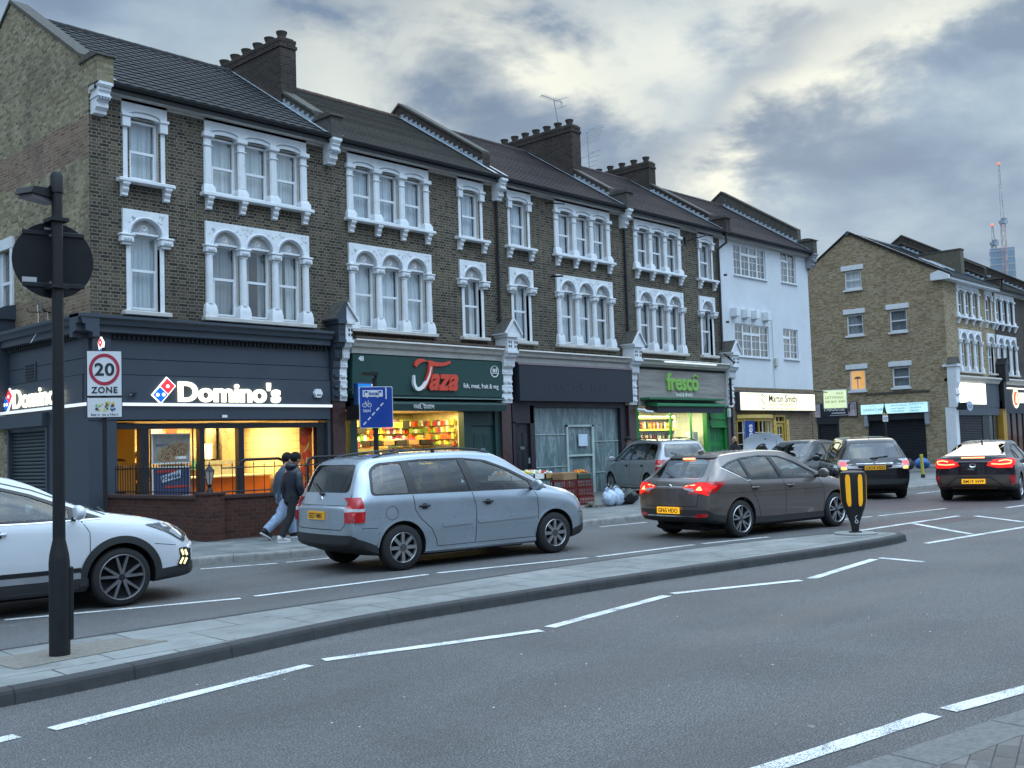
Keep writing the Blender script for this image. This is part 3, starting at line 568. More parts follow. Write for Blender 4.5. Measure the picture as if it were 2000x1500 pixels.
def parapet(parent, x, w, mats, kneel=True, coping=True, zt=.36, ry=RY, rz=RZ, ey=EY, ez=EZ, flash=True, name='party_parapet', top=None, stepped=False):
 """raised party wall following the roof, with coping, kneeler block and lead flashing; mats = brick, coping, lead"""
 g = MB(); s = (rz - ez) / (ry - ey); z = lambda y: (ez + (y - ey) * s if y <= ry else rz - (y - ry) * .65)
 kz = ez + .60; y0 = ey - .10; y1 = .32
 prof = [(y1 - .02, 9.3), (y1 - .02, z(y1) + zt)] + [(ry, rz + zt)] + [(8.6, z(8.6) + zt), (8.6, 9.3)]
 g.prism(prof, 'x', x - w / 2, x + w / 2, 0)
 c = .045
 g.prism([(y1, z(y1) + zt), (ry, rz + zt), (8.6, z(8.6) + zt), (8.6, z(8.6) + zt + .07), (ry, rz + zt + .08), (y1, z(y1) + zt + .07)], 'x', x - w / 2 - c, x + w / 2 + c, 1)
 if kneel:
  g.box(x - w / 2 - .01, x + w / 2 + .01, y0, y1, ez - .08, kz - .10, 0)
  n = 8; top_ = [(y0 - .06 + (y1 - y0 + .12) * i / n, kz - .10 + .10 * math.sin(PI * i / n) ** .8) for i in range(n + 1)]
  g.prism(top_ + [(y1 + .06, kz - .13), (y0 - .06, kz - .13)], 'x', x - w / 2 - .05, x + w / 2 + .05, 1)
 if flash:
  for sx, ww in ((-1, .16), (1, .14))[1 if flash == 2 else 0:]:
   xa = x + sx * w / 2; k = 18
   for i in range(k):
    ya, yb = y1 + (ry - y1) * i / k, y1 + (ry - y1) * (i + 1) / k; h = .06
    g.prism([(ya, z(ya) + .03), (yb, z(yb) + .03), (yb, z(yb) + .03 + .05), (ya, z(yb) + .03 + .05)], 'x', xa, xa + sx * .014, 2)
   g.add([(xa, EY, z(EY) + .055), (xa + sx * ww, EY, z(EY) + .055), (xa + sx * ww, ry, rz + .055), (xa, ry, rz + .055)], [(0, 1, 2, 3) if sx > 0 else (3, 2, 1, 0)], 2)
 return g.build(name, mats, parent)
def corbel(parent, x, w=.28, ez=EZ, mat=None):
 g = MB(); z = ez - .08; g.prism([(.0, z), (-.45, z), (-.45, z - .10), (-.41, z - .12), (-.41, z - .17), (-.36, z - .20), (-.38, z - .28), (-.33, z - .36), (-.27, z - .38), (-.29, z - .50), (-.20, z - .56), (-.20, z - .62), (0, z - .62)], 'x', x - w / 2, x + w / 2)
 g.box(x - w / 2 - .02, x + w / 2 + .02, -.47, 0, z - .07, z - .01).box(x - w / 2 - .02, x + w / 2 + .02, -.39, 0, z - .30, z - .27)
 for i in range(4): g.box(x - w / 2 + .03 + i * .063, x - w / 2 + .06 + i * .063, -.40, -.3, z - .36, z - .31, 1)
 return g.build('corbel', [mat or M_white, M_carve], parent)
def chimney(parent, x, w, y0, y1, z1, pots, side=0):
 g = MB(); g.box(x - w / 2, x + w / 2, y0, y1, 9.8, z1 - .02)
 g.box(x - w / 2 - .03, x + w / 2 + .03, y0 - .03, y1 + .03, z1 - .24, z1 - .16).box(x - w / 2 - .01, x + w / 2 + .01, y0 - .01, y1 + .01, z1 - .08, z1)
 o = g.build('chimney_stack', M_bchim, parent)
 g = MB(); g.box(x - w / 2 + .04, x + w / 2 - .04, y0 + .04, y1 - .04, z1 - .01, z1 + .05); g.build('flaunching', M_pot, o)
 for i in range(pots):
  yy = y0 + .28 + (y1 - y0 - .56) * i / max(1, pots - 1); g = MB(); g.lathe([(.10, 0), (.115, .05), (.105, .10), (.145, .20), (.155, .24), (.11, .245)], (x, yy, z1 + .03), 14); g.build('chimney_pot', M_pot, o, smooth=True, ang=50)
 return o
def eaves(parent, x0, x1, ez=EZ, soffit=True):
 g = MB(); g.box(x0, x1, EY + .04, 0, ez - .20, ez - .13).box(x0, x1, -.05, 0, ez - .26, ez - .20); g.build('soffit', M_white2, parent)
 g = MB(); n = 8; pr = [(EY - .02 - .075 * math.sin(PI * i / n) if False else EY - .02 + .075 * math.cos(PI + PI * i / n), ez - .02 - .09 * math.sin(PI * i / n)) for i in range(n + 1)]
 g.prism(pr, 'x', x0, x1); g.box(x0, x1, EY + .03, EY + .06, ez - .20, ez + .0); g.build('gutter', M_gut, parent)
def pipe(parent, pts, r=.045, name='drainpipe', mat=None):
 g = MB(); g.tube(pts, r, 10)
 for i in range(int((pts[0][2] - pts[-1][2]) / 1.8)):
  z = pts[-1][2] + .5 + i * 1.8; g.cyl((pts[-1][0], pts[-1][1], z), (pts[-1][0], pts[-1][1], z + .07), r * 1.3, n=10)
 return g.build(name, mat or M_gut, parent, smooth=True)
def pilaster(parent, x, ml, mr, shaft, dark=False, ztop=0.0, name='pilaster', base=PZ):
 """shop-front console: shaft, fluted scroll, pierced block, gabled cap. left half ml, right half mr"""
 g = MB(); w = .44; m = [ml, mr, M_black, shaft, M_cop]
 g.box(x - w / 2 + .02, x + w / 2 - .02, -.16, .0, base, 2.95, 3)
 for h, (a, b) in enumerate(((x - w / 2, x), (x, x + w / 2))):
  g.prism([(0, 3.0), (-.20, 2.95), (-.22, 3.2), (-.19, 3.22), (-.24, 3.45), (-.20, 3.48), (-.22, 3.75), (-.26, 3.80), (-.25, 3.95), (-.33, 4.02), (-.35, 4.15), (-.33, 4.24), (-.44, 4.30), (-.48, 4.42), (0, 4.42)], 'x', a, b, h)
  g.box(a - (.02 if h == 0 else 0), b + (.02 if h else 0), -.52, .06, 4.40, 4.47, h); g.box(a + (.01 if h == 0 else 0), b - (.01 if h else 0), -.49, .06, 4.47, 4.86, h)
  g.box(a - (.05 if h == 0 else 0), b + (.05 if h else 0), -.56, .08, 4.86, 4.95, h)
  for zz in (4.56, 4.68):
   for k in range(2): xx = a + .055 + k * .085 + (.03 if h else 0); g.box(xx, xx + .045, -.497, -.48, zz, zz + .07, 2)
  for zz in (3.06, 3.28, 3.55, 3.84): g.box(a + .035, b - .035, -.27, -.17, zz, zz + .06, h)
  for k in range(4): xx = a + .03 + k * .05; g.prism([(-.30, 4.26), (-.46, 4.33), (-.50, 4.40), (-.30, 4.40)], 'x', xx, xx + .022, h); g.box(xx, xx + .022, -.365, -.30, 4.02, 4.24, h)
 g.prism([(x - w / 2 - .07, 4.95), (x, 5.33), (x, 4.95)], 'y', -.54, .02, 0); g.prism([(x, 4.95), (x, 5.33), (x + w / 2 + .07, 4.95)], 'y', -.54, .02, 1)
 for sx, h in ((-1, 0), (1, 1)):
  q = [(x + sx * (w / 2 + .12), 4.93), (x, 5.36), (x, 5.42), (x + sx * (w / 2 + .14), 4.97)]; g.prism(q, 'y', -.60, .02, h if sx > 0 or not dark else 0); g.prism([(a, b + .012) for a, b in q], 'y', -.52, .019, 4)
 return g.build(name, m, parent)
def house(x0, W_, label, roofm, wave, courses, ridge, wins, front=M_bfront, top=9.55, low=4.55, group='brick houses of the long terrace', cat='house', extra=None):
 t = thing('terraced_house', label, cat, (x0, 21.2, 0), 0, group)
 holes = []
 for k, xc, cu in wins:
  ls = TL if k[0] == 't' else (0,); w = .66 if k[0] == 't' else .68
  for lx in ls: holes.append((xc + lx - w / 2, xc + lx + w / 2, 7.70, 9.10) if k[1] == '2' else (xc + lx - w / 2, xc + lx + w / 2, 4.84, 6.84))
 g = MB(); wallholes(g, 0, W_, low, top, holes, rm=1); g.build('wall', [front, M_white2], t); g = MB(); g.quad((0, 8.6, 0), (0, 8.6, 9.4), (W_, 8.6, 9.4), (W_, 8.6, 0)); g.build('rear_wall', front, t)
 for k, xc, cu in wins:
  tr = k[0] == 't'; w = .66 if tr else .68
  if k[1] == '2': win_upper(t, xc, TL if tr else (0,), TC if tr else (-.39, .39), w, top - .06, cu)
  else: win_arch(t, xc, TL if tr else (0,), TC if tr else (-.39, .39), w, cu)
 roof_mesh(t, 0, W_, roofm, wave, courses, ridge); eaves(t, 0, W_)
 return t
N_, Gy, Wh = M_net, M_netg, M_netw
HA = house(9.95, 6.21, 'sooty brick corner house with ribbed dark roof over the pizza takeaway', M_slateA, .30, 17, M_slateA, [('s2', 1.24, [N_]), ('t2', 4.13, [N_, N_, N_]), ('s1', 1.24, [N_]), ('t1', 4.13, [Gy, (Gy, .35), (N_, .2)])])
HB = house(16.16, 6.14, 'sooty brick terraced house with grey-green slate roof over the green grocer shop', M_tileB, 0, 34, plain('red_ridge', (.075, .042, .03), .85, var=.3), [('t2', 2.04, [Wh, Wh, Wh]), ('s2', 5.10, [Wh]), ('t1', 2.04, [Wh, Wh, Wh]), ('s1', 5.10, [(Wh, .3)])])
HC = house(22.30, 6.20, 'sooty brick terraced house with brown tile roof over the empty shop with clear sheeting', M_tileC, 0, 26, M_tileC, [('s2', 1.03, [Wh]), ('t2', 4.11, [Wh, Wh, (Wh, .25)]), ('s1', 1.03, [(Wh, .2)]), ('t1', 4.11, [Wh, Wh, Gy])])
HD = house(28.50, 6.25, 'sooty brick terraced house over the bright green convenience shop', M_tileC, 0, 26, M_tileC, [('t2', 2.12, [Gy, (Gy, .5), Gy]), ('s2', 5.22, [Gy]), ('t1', 2.12, [(Gy, .3), Gy, (Gy, .4)]), ('s1', 5.15, [Gy])])
PM = [M_bchim, M_cop, M_lead]
parapet(HA, .176, .34, [M_bside, M_cop, M_lead], zt=.22, flash=2); corbel(HA, .17, .26)
chimney(HB, .05, .50, 1.65, 5.6, 12.75, 7); parapet(HB, .02, .32, [M_cop, M_cop, M_lead], zt=.30, kneel=True); corbel(HB, 0, .24)
parapet(HC, .02, .30, PM, zt=.42, kneel=False); corbel(HC, 0, .22)
chimney(HD, .05, .50, 1.85, 5.6, 12.98, 7); parapet(HD, .02, .32, [M_cop, M_cop, M_lead], zt=.28); corbel(HD, 0, .20)
# side wall of the corner house
g = MB(); s_ = (RZ - EZ) / (RY - EY)
def sidewall(mb, x, holes, zt, y1=8.6, yr=RY, rz=RZ, ez=EZ, low=0.0, m=0):
 ys = sorted({0, .3, yr, y1, *[h[0] for h in holes], *[h[1] for h in holes]})
 for i in range(len(ys) - 1):
  a, b = ys[i], ys[i + 1]; hs = [h for h in holes if h[0] <= a + 1e-6 and h[1] >= b - 1e-6]; top = lambda y: (ez + (y + .32) * (rz - ez) / (yr + .32) + zt) if y <= yr else rz - (y - yr) * .65 + zt
  zz = sorted({low, *[h[2] for h in hs], *[h[3] for h in hs]})
  segs = [(zz[k], zz[k + 1]) for k in range(len(zz) - 1) if not any(h[2] <= zz[k] + 1e-6 and h[3] >= zz[k + 1] - 1e-6 for h in hs)]
  for c, e in segs: mb.quad((x, b, c), (x, a, c), (x, a, e), (x, b, e), m=m)
  mb.quad((x, b, zz[-1]), (x, a, zz[-1]), (x, a, top(a)), (x, b, top(b)), m=m)
 for a, b, c, e in holes:
  mb.quad((x, a, c), (x, a, e), (x + .2, a, e), (x + .2, a, c), m=m); mb.quad((x, b, c), (x + .2, b, c), (x + .2, b, e), (x, b, e), m=m); mb.quad((x, a, e), (x, b, e), (x + .2, b, e), (x + .2, a, e), m=m); mb.quad((x, a, c), (x + .2, a, c), (x + .2, b, c), (x, b, c), m=m)
sidewall(g, 0, [(4.0, 4.75, 5.2, 6.7)], .20); g.build('side_wall', M_bside, HA)
g = MB(); g.box(-.06, .06, 3.85, 4.95, 6.72, 6.98).box(-.05, .10, 3.88, 4.02, 5.2, 6.72).box(-.05, .1, 4.74, 4.9, 5.2, 6.72).box(-.10, .06, 3.85, 4.95, 5.08, 5.2)
o = g.build('window', M_white, HA); g = MB(); g.box(.05, .12, 4.02, 4.08, 5.2, 6.72).box(.05, .12, 4.66, 4.74, 5.2, 6.72).box(.05, .12, 4.08, 4.66, 5.9, 5.97).box(.05, .12, 4.08, 4.66, 5.2, 5.27); s1 = g.build('sash', M_upvc, o)
g = MB(); g.quad((.09, 4.05, 5.2), (.09, 4.7, 5.2), (.09, 4.7, 6.72), (.09, 4.05, 6.72)); g.build('pane', M_glass, s1); g = MB(); g.box(.28, .3, 3.9, 4.9, 5.1, 6.8); g.build('curtain', M_netg, s1)
pipe(HC, [(.0, -.34, 9.55), (.0, -.2, 9.3), (.0, -.07, 9.1), (.0, -.07, 4.9)], name='drainpipe')
pipe(HD, [(.1, -.34, 9.55), (.1, -.2, 9.25), (.1, -.07, 9.1), (.1, -.07, 5.0)], name='drainpipe')
pipe(HD, [(6.22, -.34, 9.55), (6.22, -.34, 9.2), (6.0, -.10, 8.95), (6.0, -.10, 5.0), (6.1, -.5, 4.6), (6.12, -.30, 4.2), (6.12, -.30, .2)], .05, name='drainpipe')
g = MB(); g.tube([(2.35, -.02, 9.28), (2.35, -.75, 9.1)], .02, 6); g.build('wall_bracket', M_gut, HC); g = MB(); g.tube([(2.45, -.02, 6.95), (2.45, -.5, 6.9)], .03, 6); g.build('wall_bracket', M_gut, HC)
g = MB(); g.tube([(3.9, -.02, 9.0), (4.6, -.55, 9.25)], .025, 6); g.box(3.85, 3.95, -.06, 0, 8.9, 9.15); g.build('wall_bracket', M_gut, HD)
# shop fronts
def WB(h):
 g = MB(); g.M = Matrix.Translation(-Vector(h.location)); return g
def wl(h, x, y, z): return tuple(Vector((x, y, z)) - Vector(h.location))
FY = 21.2
M_dgrey = plain('slate_grey_paint', (.040, .053, .072), .5, var=.07, scale=.8, dirt=((.028, .034, .045), .4))
M_dgrey2 = plain('grey_shutter', (.036, .048, .056), .45, var=.1)
M_groove = plain('panel_gap', (.008, .010, .013), .8)
M_strip = emit('led_strip', (.78, .84, .95), .75)
M_lit = emit('lit_letters', (1.0, .97, .74), 1.6)
M_litr = emit('lit_red', (.85, .03, .05), 1.0); M_litb = emit('lit_blue', (.0, .12, .55), 1.1); M_litw = emit('lit_white', (1.0, .97, .93), 1.2)
M_maroon = plain('maroon_tiles', (.060, .032, .032), .35, var=.25, scale=10, dirt=((.12, .10, .09), .3))
M_green = plain('bottle_green_paint', (.012, .055, .050), .45, var=.08); M_green2 = plain('bottle_green_dark', (.008, .036, .034), .5, var=.1)
M_navy = plain('near_black_fascia', (.013, .016, .028), .5, var=.25, scale=2); M_navy2 = plain('black_frame', (.010, .011, .016), .5)
M_redlet = plain('orange_red_letters', (.62, .055, .025), .3, var=.1); M_wlet = plain('white_letters', (.8, .8, .8), .4, var=.02); M_glet = emit('green_letters', (.22, .50, .12), .22)
M_lgreen = plain('bright_green_paint', (.018, .21, .045), .45, var=.1); M_dgreen = plain('awning_green', (.01, .13, .05), .5, var=.12)
M_aw = plain('awning_underside', (.02, .022, .035), .7); M_ply = None
def planks():
 m, t, b = newmat('grey_wood_boards'); v = coords(t); mp = t.nodes.new('ShaderNodeMapping'); mp.inputs['Scale'].default_value = (.5, 1, 7); t.links.new(v, mp.inputs[0])
 c = rampn(t, noise(t, mp.outputs[0], 1.4, 6, .6), [(0.3, (.19, .17, .155)), (0.7, (.34, .32, .30))]); t.links.new(c, b.inputs['Base Color']); b.inputs['Roughness'].default_value = .6; return m
M_ply = planks()
def tiles(name, col, mort, w, h, em=0.0, rough=.25):
 m, t, b = newmat(name); v = coords(t); s = t.nodes.new('ShaderNodeSeparateXYZ'); t.links.new(v, s.inputs[0]); a = t.nodes.new('ShaderNodeMath'); a.operation = 'ADD'; t.links.new(s.outputs[0], a.inputs[0]); t.links.new(s.outputs[1], a.inputs[1])
 c = t.nodes.new('ShaderNodeCombineXYZ'); t.links.new(a.outputs[0], c.inputs[0]); t.links.new(s.outputs[2], c.inputs[1]); k = t.nodes.new('ShaderNodeTexBrick'); k.offset = 0.0; t.links.new(c.outputs[0], k.inputs['Vector'])
 k.inputs['Scale'].default_value = 1; k.inputs['Brick Width'].default_value = w; k.inputs['Row Height'].default_value = h; k.inputs['Mortar Size'].default_value = .006; k.inputs['Color1'].default_value = (*col, 1); k.inputs['Color2'].default_value = (*[q * .93 for q in col], 1); k.inputs['Mortar'].default_value = (*mort, 1)
 t.links.new(k.outputs['Color'], b.inputs['Base Color']); b.inputs['Roughness'].default_value = rough; return m
M_ytile = tiles('cream_wall_tiles', (.80, .68, .44), (.42, .32, .18), .2, .2); M_wtile = tiles('white_wall_tiles', (.78, .76, .66), (.5, .48, .4), .3, .3)
M_orange = plain('orange_panel', (.72, .22, .04), .4, var=.05); M_steel = plain('brushed_steel', (.5, .48, .44), .3, 1.0, var=.1); M_yel = plain('yellow_panel', (.85, .48, .04), .5, var=.06)
M_brown = plain('brown_graphic', (.16, .06, .03), .6, var=.2); M_cream = plain('cream_board', (.78, .70, .52), .6); M_tom = plain('tomato_red', (.65, .06, .015), .4, var=.3, scale=5); M_floor = tiles('shop_floor', (.3, .27, .22), (.12, .1, .09), .3, .3, rough=.4)
M_ceil = plain('ceiling', (.75, .72, .64), .9); M_dark = plain('dark_void', (.02, .018, .016), .8)
def room(h, x0, x1, y0, y1, z0, z1, wall, back, floor, left=None, name='shop_interior'):
 g = WB(h); g.quad((x0, y1, z0), (x1, y1, z0), (x1, y1, z1), (x0, y1, z1), m=1); g.quad((x0, y0, z0), (x0, y1, z0), (x0, y1, z1), (x0, y0, z1), m=3); g.quad((x1, y1, z0), (x1, y0, z0), (x1, y0, z1), (x1, y1, z1), m=0)
 g.quad((x0, y0, z0), (x1, y0, z0), (x1, y1, z0), (x0, y1, z0), m=2); g.quad((x0, y1, z1), (x1, y1, z1), (x1, y0, z1), (x0, y0, z1), m=4)
 return g.build(name, [wall, back, floor, left or wall, M_ceil], h)
def lampa(name, loc, sx, sy, power, col, parent=None):
 l = bpy.data.lights.new(name, 'AREA'); l.shape = 'RECTANGLE'; l.size = sx; l.size_y = sy; l.energy = power; l.color = col
 o = bpy.data.objects.new(name, l); COL.objects.link(o); o.location = loc
 if parent is not None: o.parent = parent; o.location = Vector(loc) - Vector(parent.location)
 return o
def shopglass(h, x0, x1, z0, z1, y=FY + .08, m=None, name='shop_window'):
 g = WB(h); g.quad((x0, y, z0), (x1, y, z0), (x1, y, z1), (x0, y, z1)); return g.build(name, m or M_shopglass, h)
# ======== pizza takeaway (corner) ========
h = HA
def cornice(mb, x0, x1, m=0, y=FY): mb.prism([(y, 4.70), (y - .44, 4.66), (y - .44, 4.60), (y - .38, 4.55), (y - .36, 4.47), (y - .29, 4.45), (y - .29, 4.32), (y - .14, 4.29), (y - .14, 4.20), (y, 4.20)], 'x', x0, x1, m)
g = WB(h); cornice(g, 9.51, 15.94)
g.prism([(9.951, 4.70), (9.51, 4.66), (9.51, 4.60), (9.57, 4.55), (9.59, 4.47), (9.66, 4.45), (9.66, 4.32), (9.81, 4.29), (9.81, 4.20), (9.951, 4.20)], 'y', 20.78, 25.15)
for i in range(52): g.box(10.35 + i * .107, 10.40 + i * .107, FY - .20, FY - .14, 4.20, 4.29, 1)
for i in range(30): g.box(9.75, 9.81, 21.5 + i * .115, 21.56 + i * .115, 4.20, 4.29, 1)
g.build('cornice', [M_dgrey, M_groove], h)
g = WB(h); g.box(9.84, 16.0, FY - .11, FY + .05, 3.80, 4.20).box(9.84, 16.0, FY - .095, FY + .05, 3.785, 3.80, 1).box(9.84, 16.0, FY - .11, FY + .05, 3.46, 3.785).box(9.84, 16.0, FY - .095, FY + .05, 3.445, 3.46, 1).box(9.82, 16.0, FY - .15, FY + .05, 2.86, 3.445).box(9.84, 16.0, FY - .13, FY + .05, 2.50, 2.78)
for zz, a in ((3.80, 4.20), (3.46, 3.785)): g.box(9.84, 9.95, 21.26, 25.1, zz, a)
g.box(9.85, 9.95, 21.26, 25.1, 3.445, 3.46, 1).box(9.85, 9.95, 21.26, 25.1, 3.785, 3.80, 1).box(9.80, 9.95, 21.26, 25.6, 2.86, 3.445).box(9.84, 9.95, 21.26, 25.1, 2.5, 2.78)
g.box(9.84, 10.45, FY - .11, FY + .30, PZ, 2.5).box(9.84, 9.95, 21.5, 23.02, PZ, 2.5).box(15.93, 16.02, FY - .1, FY + .3, PZ, 2.5); g.box(10.13, 10.16, FY - .2, FY - .11, 2.45, 4.2)
g.box(9.90, 10.30, FY - .19, FY - .112, 3.46, 4.19)
g.build('fascia', [M_dgrey, M_groove], h)
g = WB(h); g.box(9.78, 16.02, FY - .19, FY - .152, 2.79, 2.855).box(9.76, 9.798, FY - .15, 25.95, 2.79, 2.855); g.build('light_strip', M_strip, h)
def domino(parent, loc, rot, a=.245, lit=True):
 e = bpy.data.objects.new('sign_logo', None); COL.objects.link(e); e.parent = parent; e.location = loc; e.rotation_euler = rot; e.empty_display_size = .1
 c, s = math.cos(R(48)), math.sin(R(48)); rt = lambda x, z: (x * c - z * s, x * s + z * c)
 for nm, x0, x1, mt, d in (('logo_border', -a - .025, a + .025, M_litw, .03), ('red_tile', .012, a - .0, M_litr, .045), ('blue_tile', -a, -.012, M_litb, .045)):
  g = MB(); hh = a / 2 + (.025 if nm == 'logo_border' else -.003); g.prism([rt(x0, -hh), rt(x1, -hh), rt(x1, hh), rt(x0, hh)], 'y', -d, 0); g.build(nm, mt, e)
 g = MB()
 for dx, dz in ((a * .5, 0), (-a * .72, .05), (-a * .32, -.05)): px, pz = rt(dx, dz); g.lathe([(.04, -.05), (.04, .055)], (px, 0, pz), 14, 0, 'y')
 g.build('dots', M_litw, e); return e
domino(h, wl(h, 11.49, FY - .16, 3.13), (0, 0, 0))
text('sign_lettering', "Domino's", .60, M_lit, h, wl(h, 11.80, FY - .19, 2.905), width=2.66, ext=.05, bold=.019)
domino(h, wl(h, 9.79, 24.98, 3.10), (0, 0, R(-90)), .235)
text('sign_lettering', "Domino's", .60, M_lit, h, wl(h, 9.76, 24.72, 2.905), rot=(R(90), 0, R(-90)), width=2.6, ext=.03, bold=.010)
g = WB(h); g.prism([(15.58 + .12 * math.cos(i * PI / 3), 3.13 + .12 * math.sin(i * PI / 3)) for i in range(6)], 'y', FY - .24, FY - .15); g.box(15.52, 15.64, FY - .245, FY - .24, 3.07, 3.10, 1); g.build('alarm_box', [M_white, M_groove], h)
g = WB(h); g.box(12.95, 13.08, FY - .14, FY - .13, 2.54, 2.60); g.build('number_plaque', M_wlet, h)
t_ = thing('projecting_sign', 'small lit red and blue diamond sign on the grey corner pier', 'sign', (9.99, 20.8, 3.93)); t_.scale = (.62,) * 3
g = MB(); g.box(-.02, .02, -.03, .22, .1, .14); g.build('bracket', M_gut, t_); g = MB(); g.prism([(-.0, .40), (.16, .24), (.0, .06), (-.16, .24)], 'x', -.035, .035); g.build('red_tile', M_litr, t_); g = MB(); g.prism([(.0, .06), (.13, -.06), (.02, -.18), (-.12, -.04)], 'x', -.035, .035); g.build('blue_tile', M_litb, t_)
g = MB(); g.prism([(-.0, .43), (.19, .24), (.03, -.21), (-.15, -.04), (-.19, .24)], 'x', -.028, .028); g.build('white_edge', M_litw, t_); g = MB(); g.lathe([(.04, -.036), (.04, .045)], (0, 0, .24), 12, 0, 'x'); g.build('dot', M_litw, t_)
g = WB(h)
for a, b in ((10.45, 10.50), (11.02, 11.22), (12.44, 12.56), (13.44, 13.58), (15.66, 15.93)): g.box(a, b, FY - .02, FY + .14, .55, 2.36)
g.box(10.45, 15.93, FY - .03, FY + .15, 2.30, 2.42).box(10.45, 15.93, FY, FY + .14, 2.47, 2.5).box(10.45, 15.93, FY - .05, FY + .2, .45, .58).box(10.45, 15.93, FY - .02, FY + .1, PZ, .45)
for a in (11.31, 12.33): g.box(a, a + .025, FY + .1, FY + .13, .58, 2.30)
g.build('window_frame', M_navy2, h)
for a, b in ((10.50, 11.02), (11.22, 12.44), (12.56, 13.44), (13.58, 15.66)): shopglass(h, a, b, .58, 2.30)
room(h, 10.2, 16.02, 21.34, 25.2, PZ, 2.56, M_ytile, M_ytile, M_floor)
lampa('takeaway_light', (12.3, 23.2, 2.52), 3.2, 1.0, 150, (1.0, .64, .22), h); lampa('takeaway_light', (14.6, 23.8, 2.52), 2.2, 1.6, 190, (1.0, .68, .26), h)
def prop(name, label, cat, mb, mats, group=None, smooth=False, **k):
 o = mb.build(name, mats, smooth=smooth); o['label'] = label; o['category'] = cat
 if group: o['group'] = group
 return o
t_ = thing('service_counter', 'orange fronted counter with steel top inside the pizza takeaway', 'counter', (0, 0, 0))
g = MB(); g.box(13.2, 15.9, 23.6, 23.68, PZ, 1.12); g.build('front_panel', M_orange, t_); g = MB(); g.bbox(13.15, 15.95, 23.5, 24.2, 1.12, 1.18, .01); g.build('counter_top', M_cream, t_); g = MB(); g.box(14.1, 15.2, 23.9, 24.15, 1.18, 1.42).box(14.25, 15.1, 23.9, 24.1, 1.46, 1.56); g.build('heated_shelf', plain('grey_glass', (.22, .26, .27), .3), t_); g = MB(); g.box(13.75, 14.0, 23.75, 23.8, 1.35, 1.58); g.build('till_screen', emit('green_screen', (.08, .3, .16), .5), t_)
g = MB(); g.box(15.1, 15.55, 24.6, 25.1, 1.45, 2.5).box(14.75, 15.05, 24.8, 25.1, 1.6, 2.5); prop('extractor_hood', 'steel extractor duct hanging at the back of the pizza takeaway', 'extractor', g, M_steel)
g = MB(); g.bbox(13.2, 14.0, 24.5, 25.1, PZ, 1.55, .02).box(13.25, 13.95, 24.46, 24.5, 1.0, 1.3).box(13.3, 13.9, 24.45, 24.47, 1.38, 1.5, 1); prop('pizza_oven', 'steel pizza oven standing behind the takeaway window', 'oven', g, [M_steel, M_groove])
g = MB(); g.box(14.1, 14.9, 24.7, 25.1, 1.50, 1.55).box(14.0, 14.5, 24.8, 25.15, 1.9, 1.95).cyl((14.15, 24.65, 1.78), (14.15, 24.7, 1.78), .22, n=18).box(14.4, 14.8, 24.6, 24.64, 1.6, 2.0, 1); prop('wall_shelf', 'shelves with pans and a price chart on the back wall of the takeaway', 'shelf', g, [plain('shelf_grey', (.3, .25, .2), .5), M_wlet])
t_ = thing('wall_graphic', 'tall orange wall graphic with brown curved shapes left in the takeaway', 'mural', (0, 0, 0))
g = MB(); g.box(10.75, 11.6, 22.55, 22.6, PZ, 2.5); g.build('panel', M_yel, t_); g = MB()
for cz, w_, hh in ((1.62, .26, .07), (.95, .26, .13)): g.prism([(11.12 + w_ * math.cos(i * PI / 12), cz + hh * math.sin(i * PI / 12) * (1 if cz > 1.2 else -1)) for i in range(13)], 'y', 22.53, 22.549)
g.prism([(10.76, 2.5), (11.5, 2.5), (11.2, 2.42), (10.98, 2.2), (10.9, 1.9), (10.76, 1.85)], 'y', 22.53, 22.549); g.box(10.28, 10.5, 22.2, 22.3, .6, 1.6); g.build('shapes', M_brown, t_)
g = MB(); g.box(10.5, 10.58, 22.0, 22.05, PZ, 2.35).box(10.3, 10.5, 22.0, 22.05, 2.2, 2.3); g.build('post', plain('pale_wood', (.75, .5, .28), .5), t_)
t_ = thing('wall_graphic', 'tall orange tomato picture beside the door of the takeaway', 'mural', (0, 0, 0))
g = MB(); g.box(15.30, 15.66, 21.40, 21.42, .6, 2.30); g.build('panel', plain('deep_orange', (.75, .17, .02), .4), t_); g = MB()
for cz, cx_ in ((.85, 15.5), (1.25, 15.45), (1.62, 15.5), (2.0, 15.42), (2.25, 15.55)): g.lathe([(.0, .012), (.13, .01), (.14, 0)], (cx_, 21.398, cz), 18, 0, 'y', False)
g.build('tomatoes', M_tom, t_); g = MB()
for cz, cx_ in ((1.05, 15.5), (1.45, 15.45), (1.8, 15.5)): g.tube([(cx_ - .1, 21.38, cz - .1), (cx_, 21.38, cz), (cx_ + .05, 21.38, cz + .12)], .012, 5)
g.build('stalks', plain('pale_stalk', (.8, .62, .25), .6), t_)
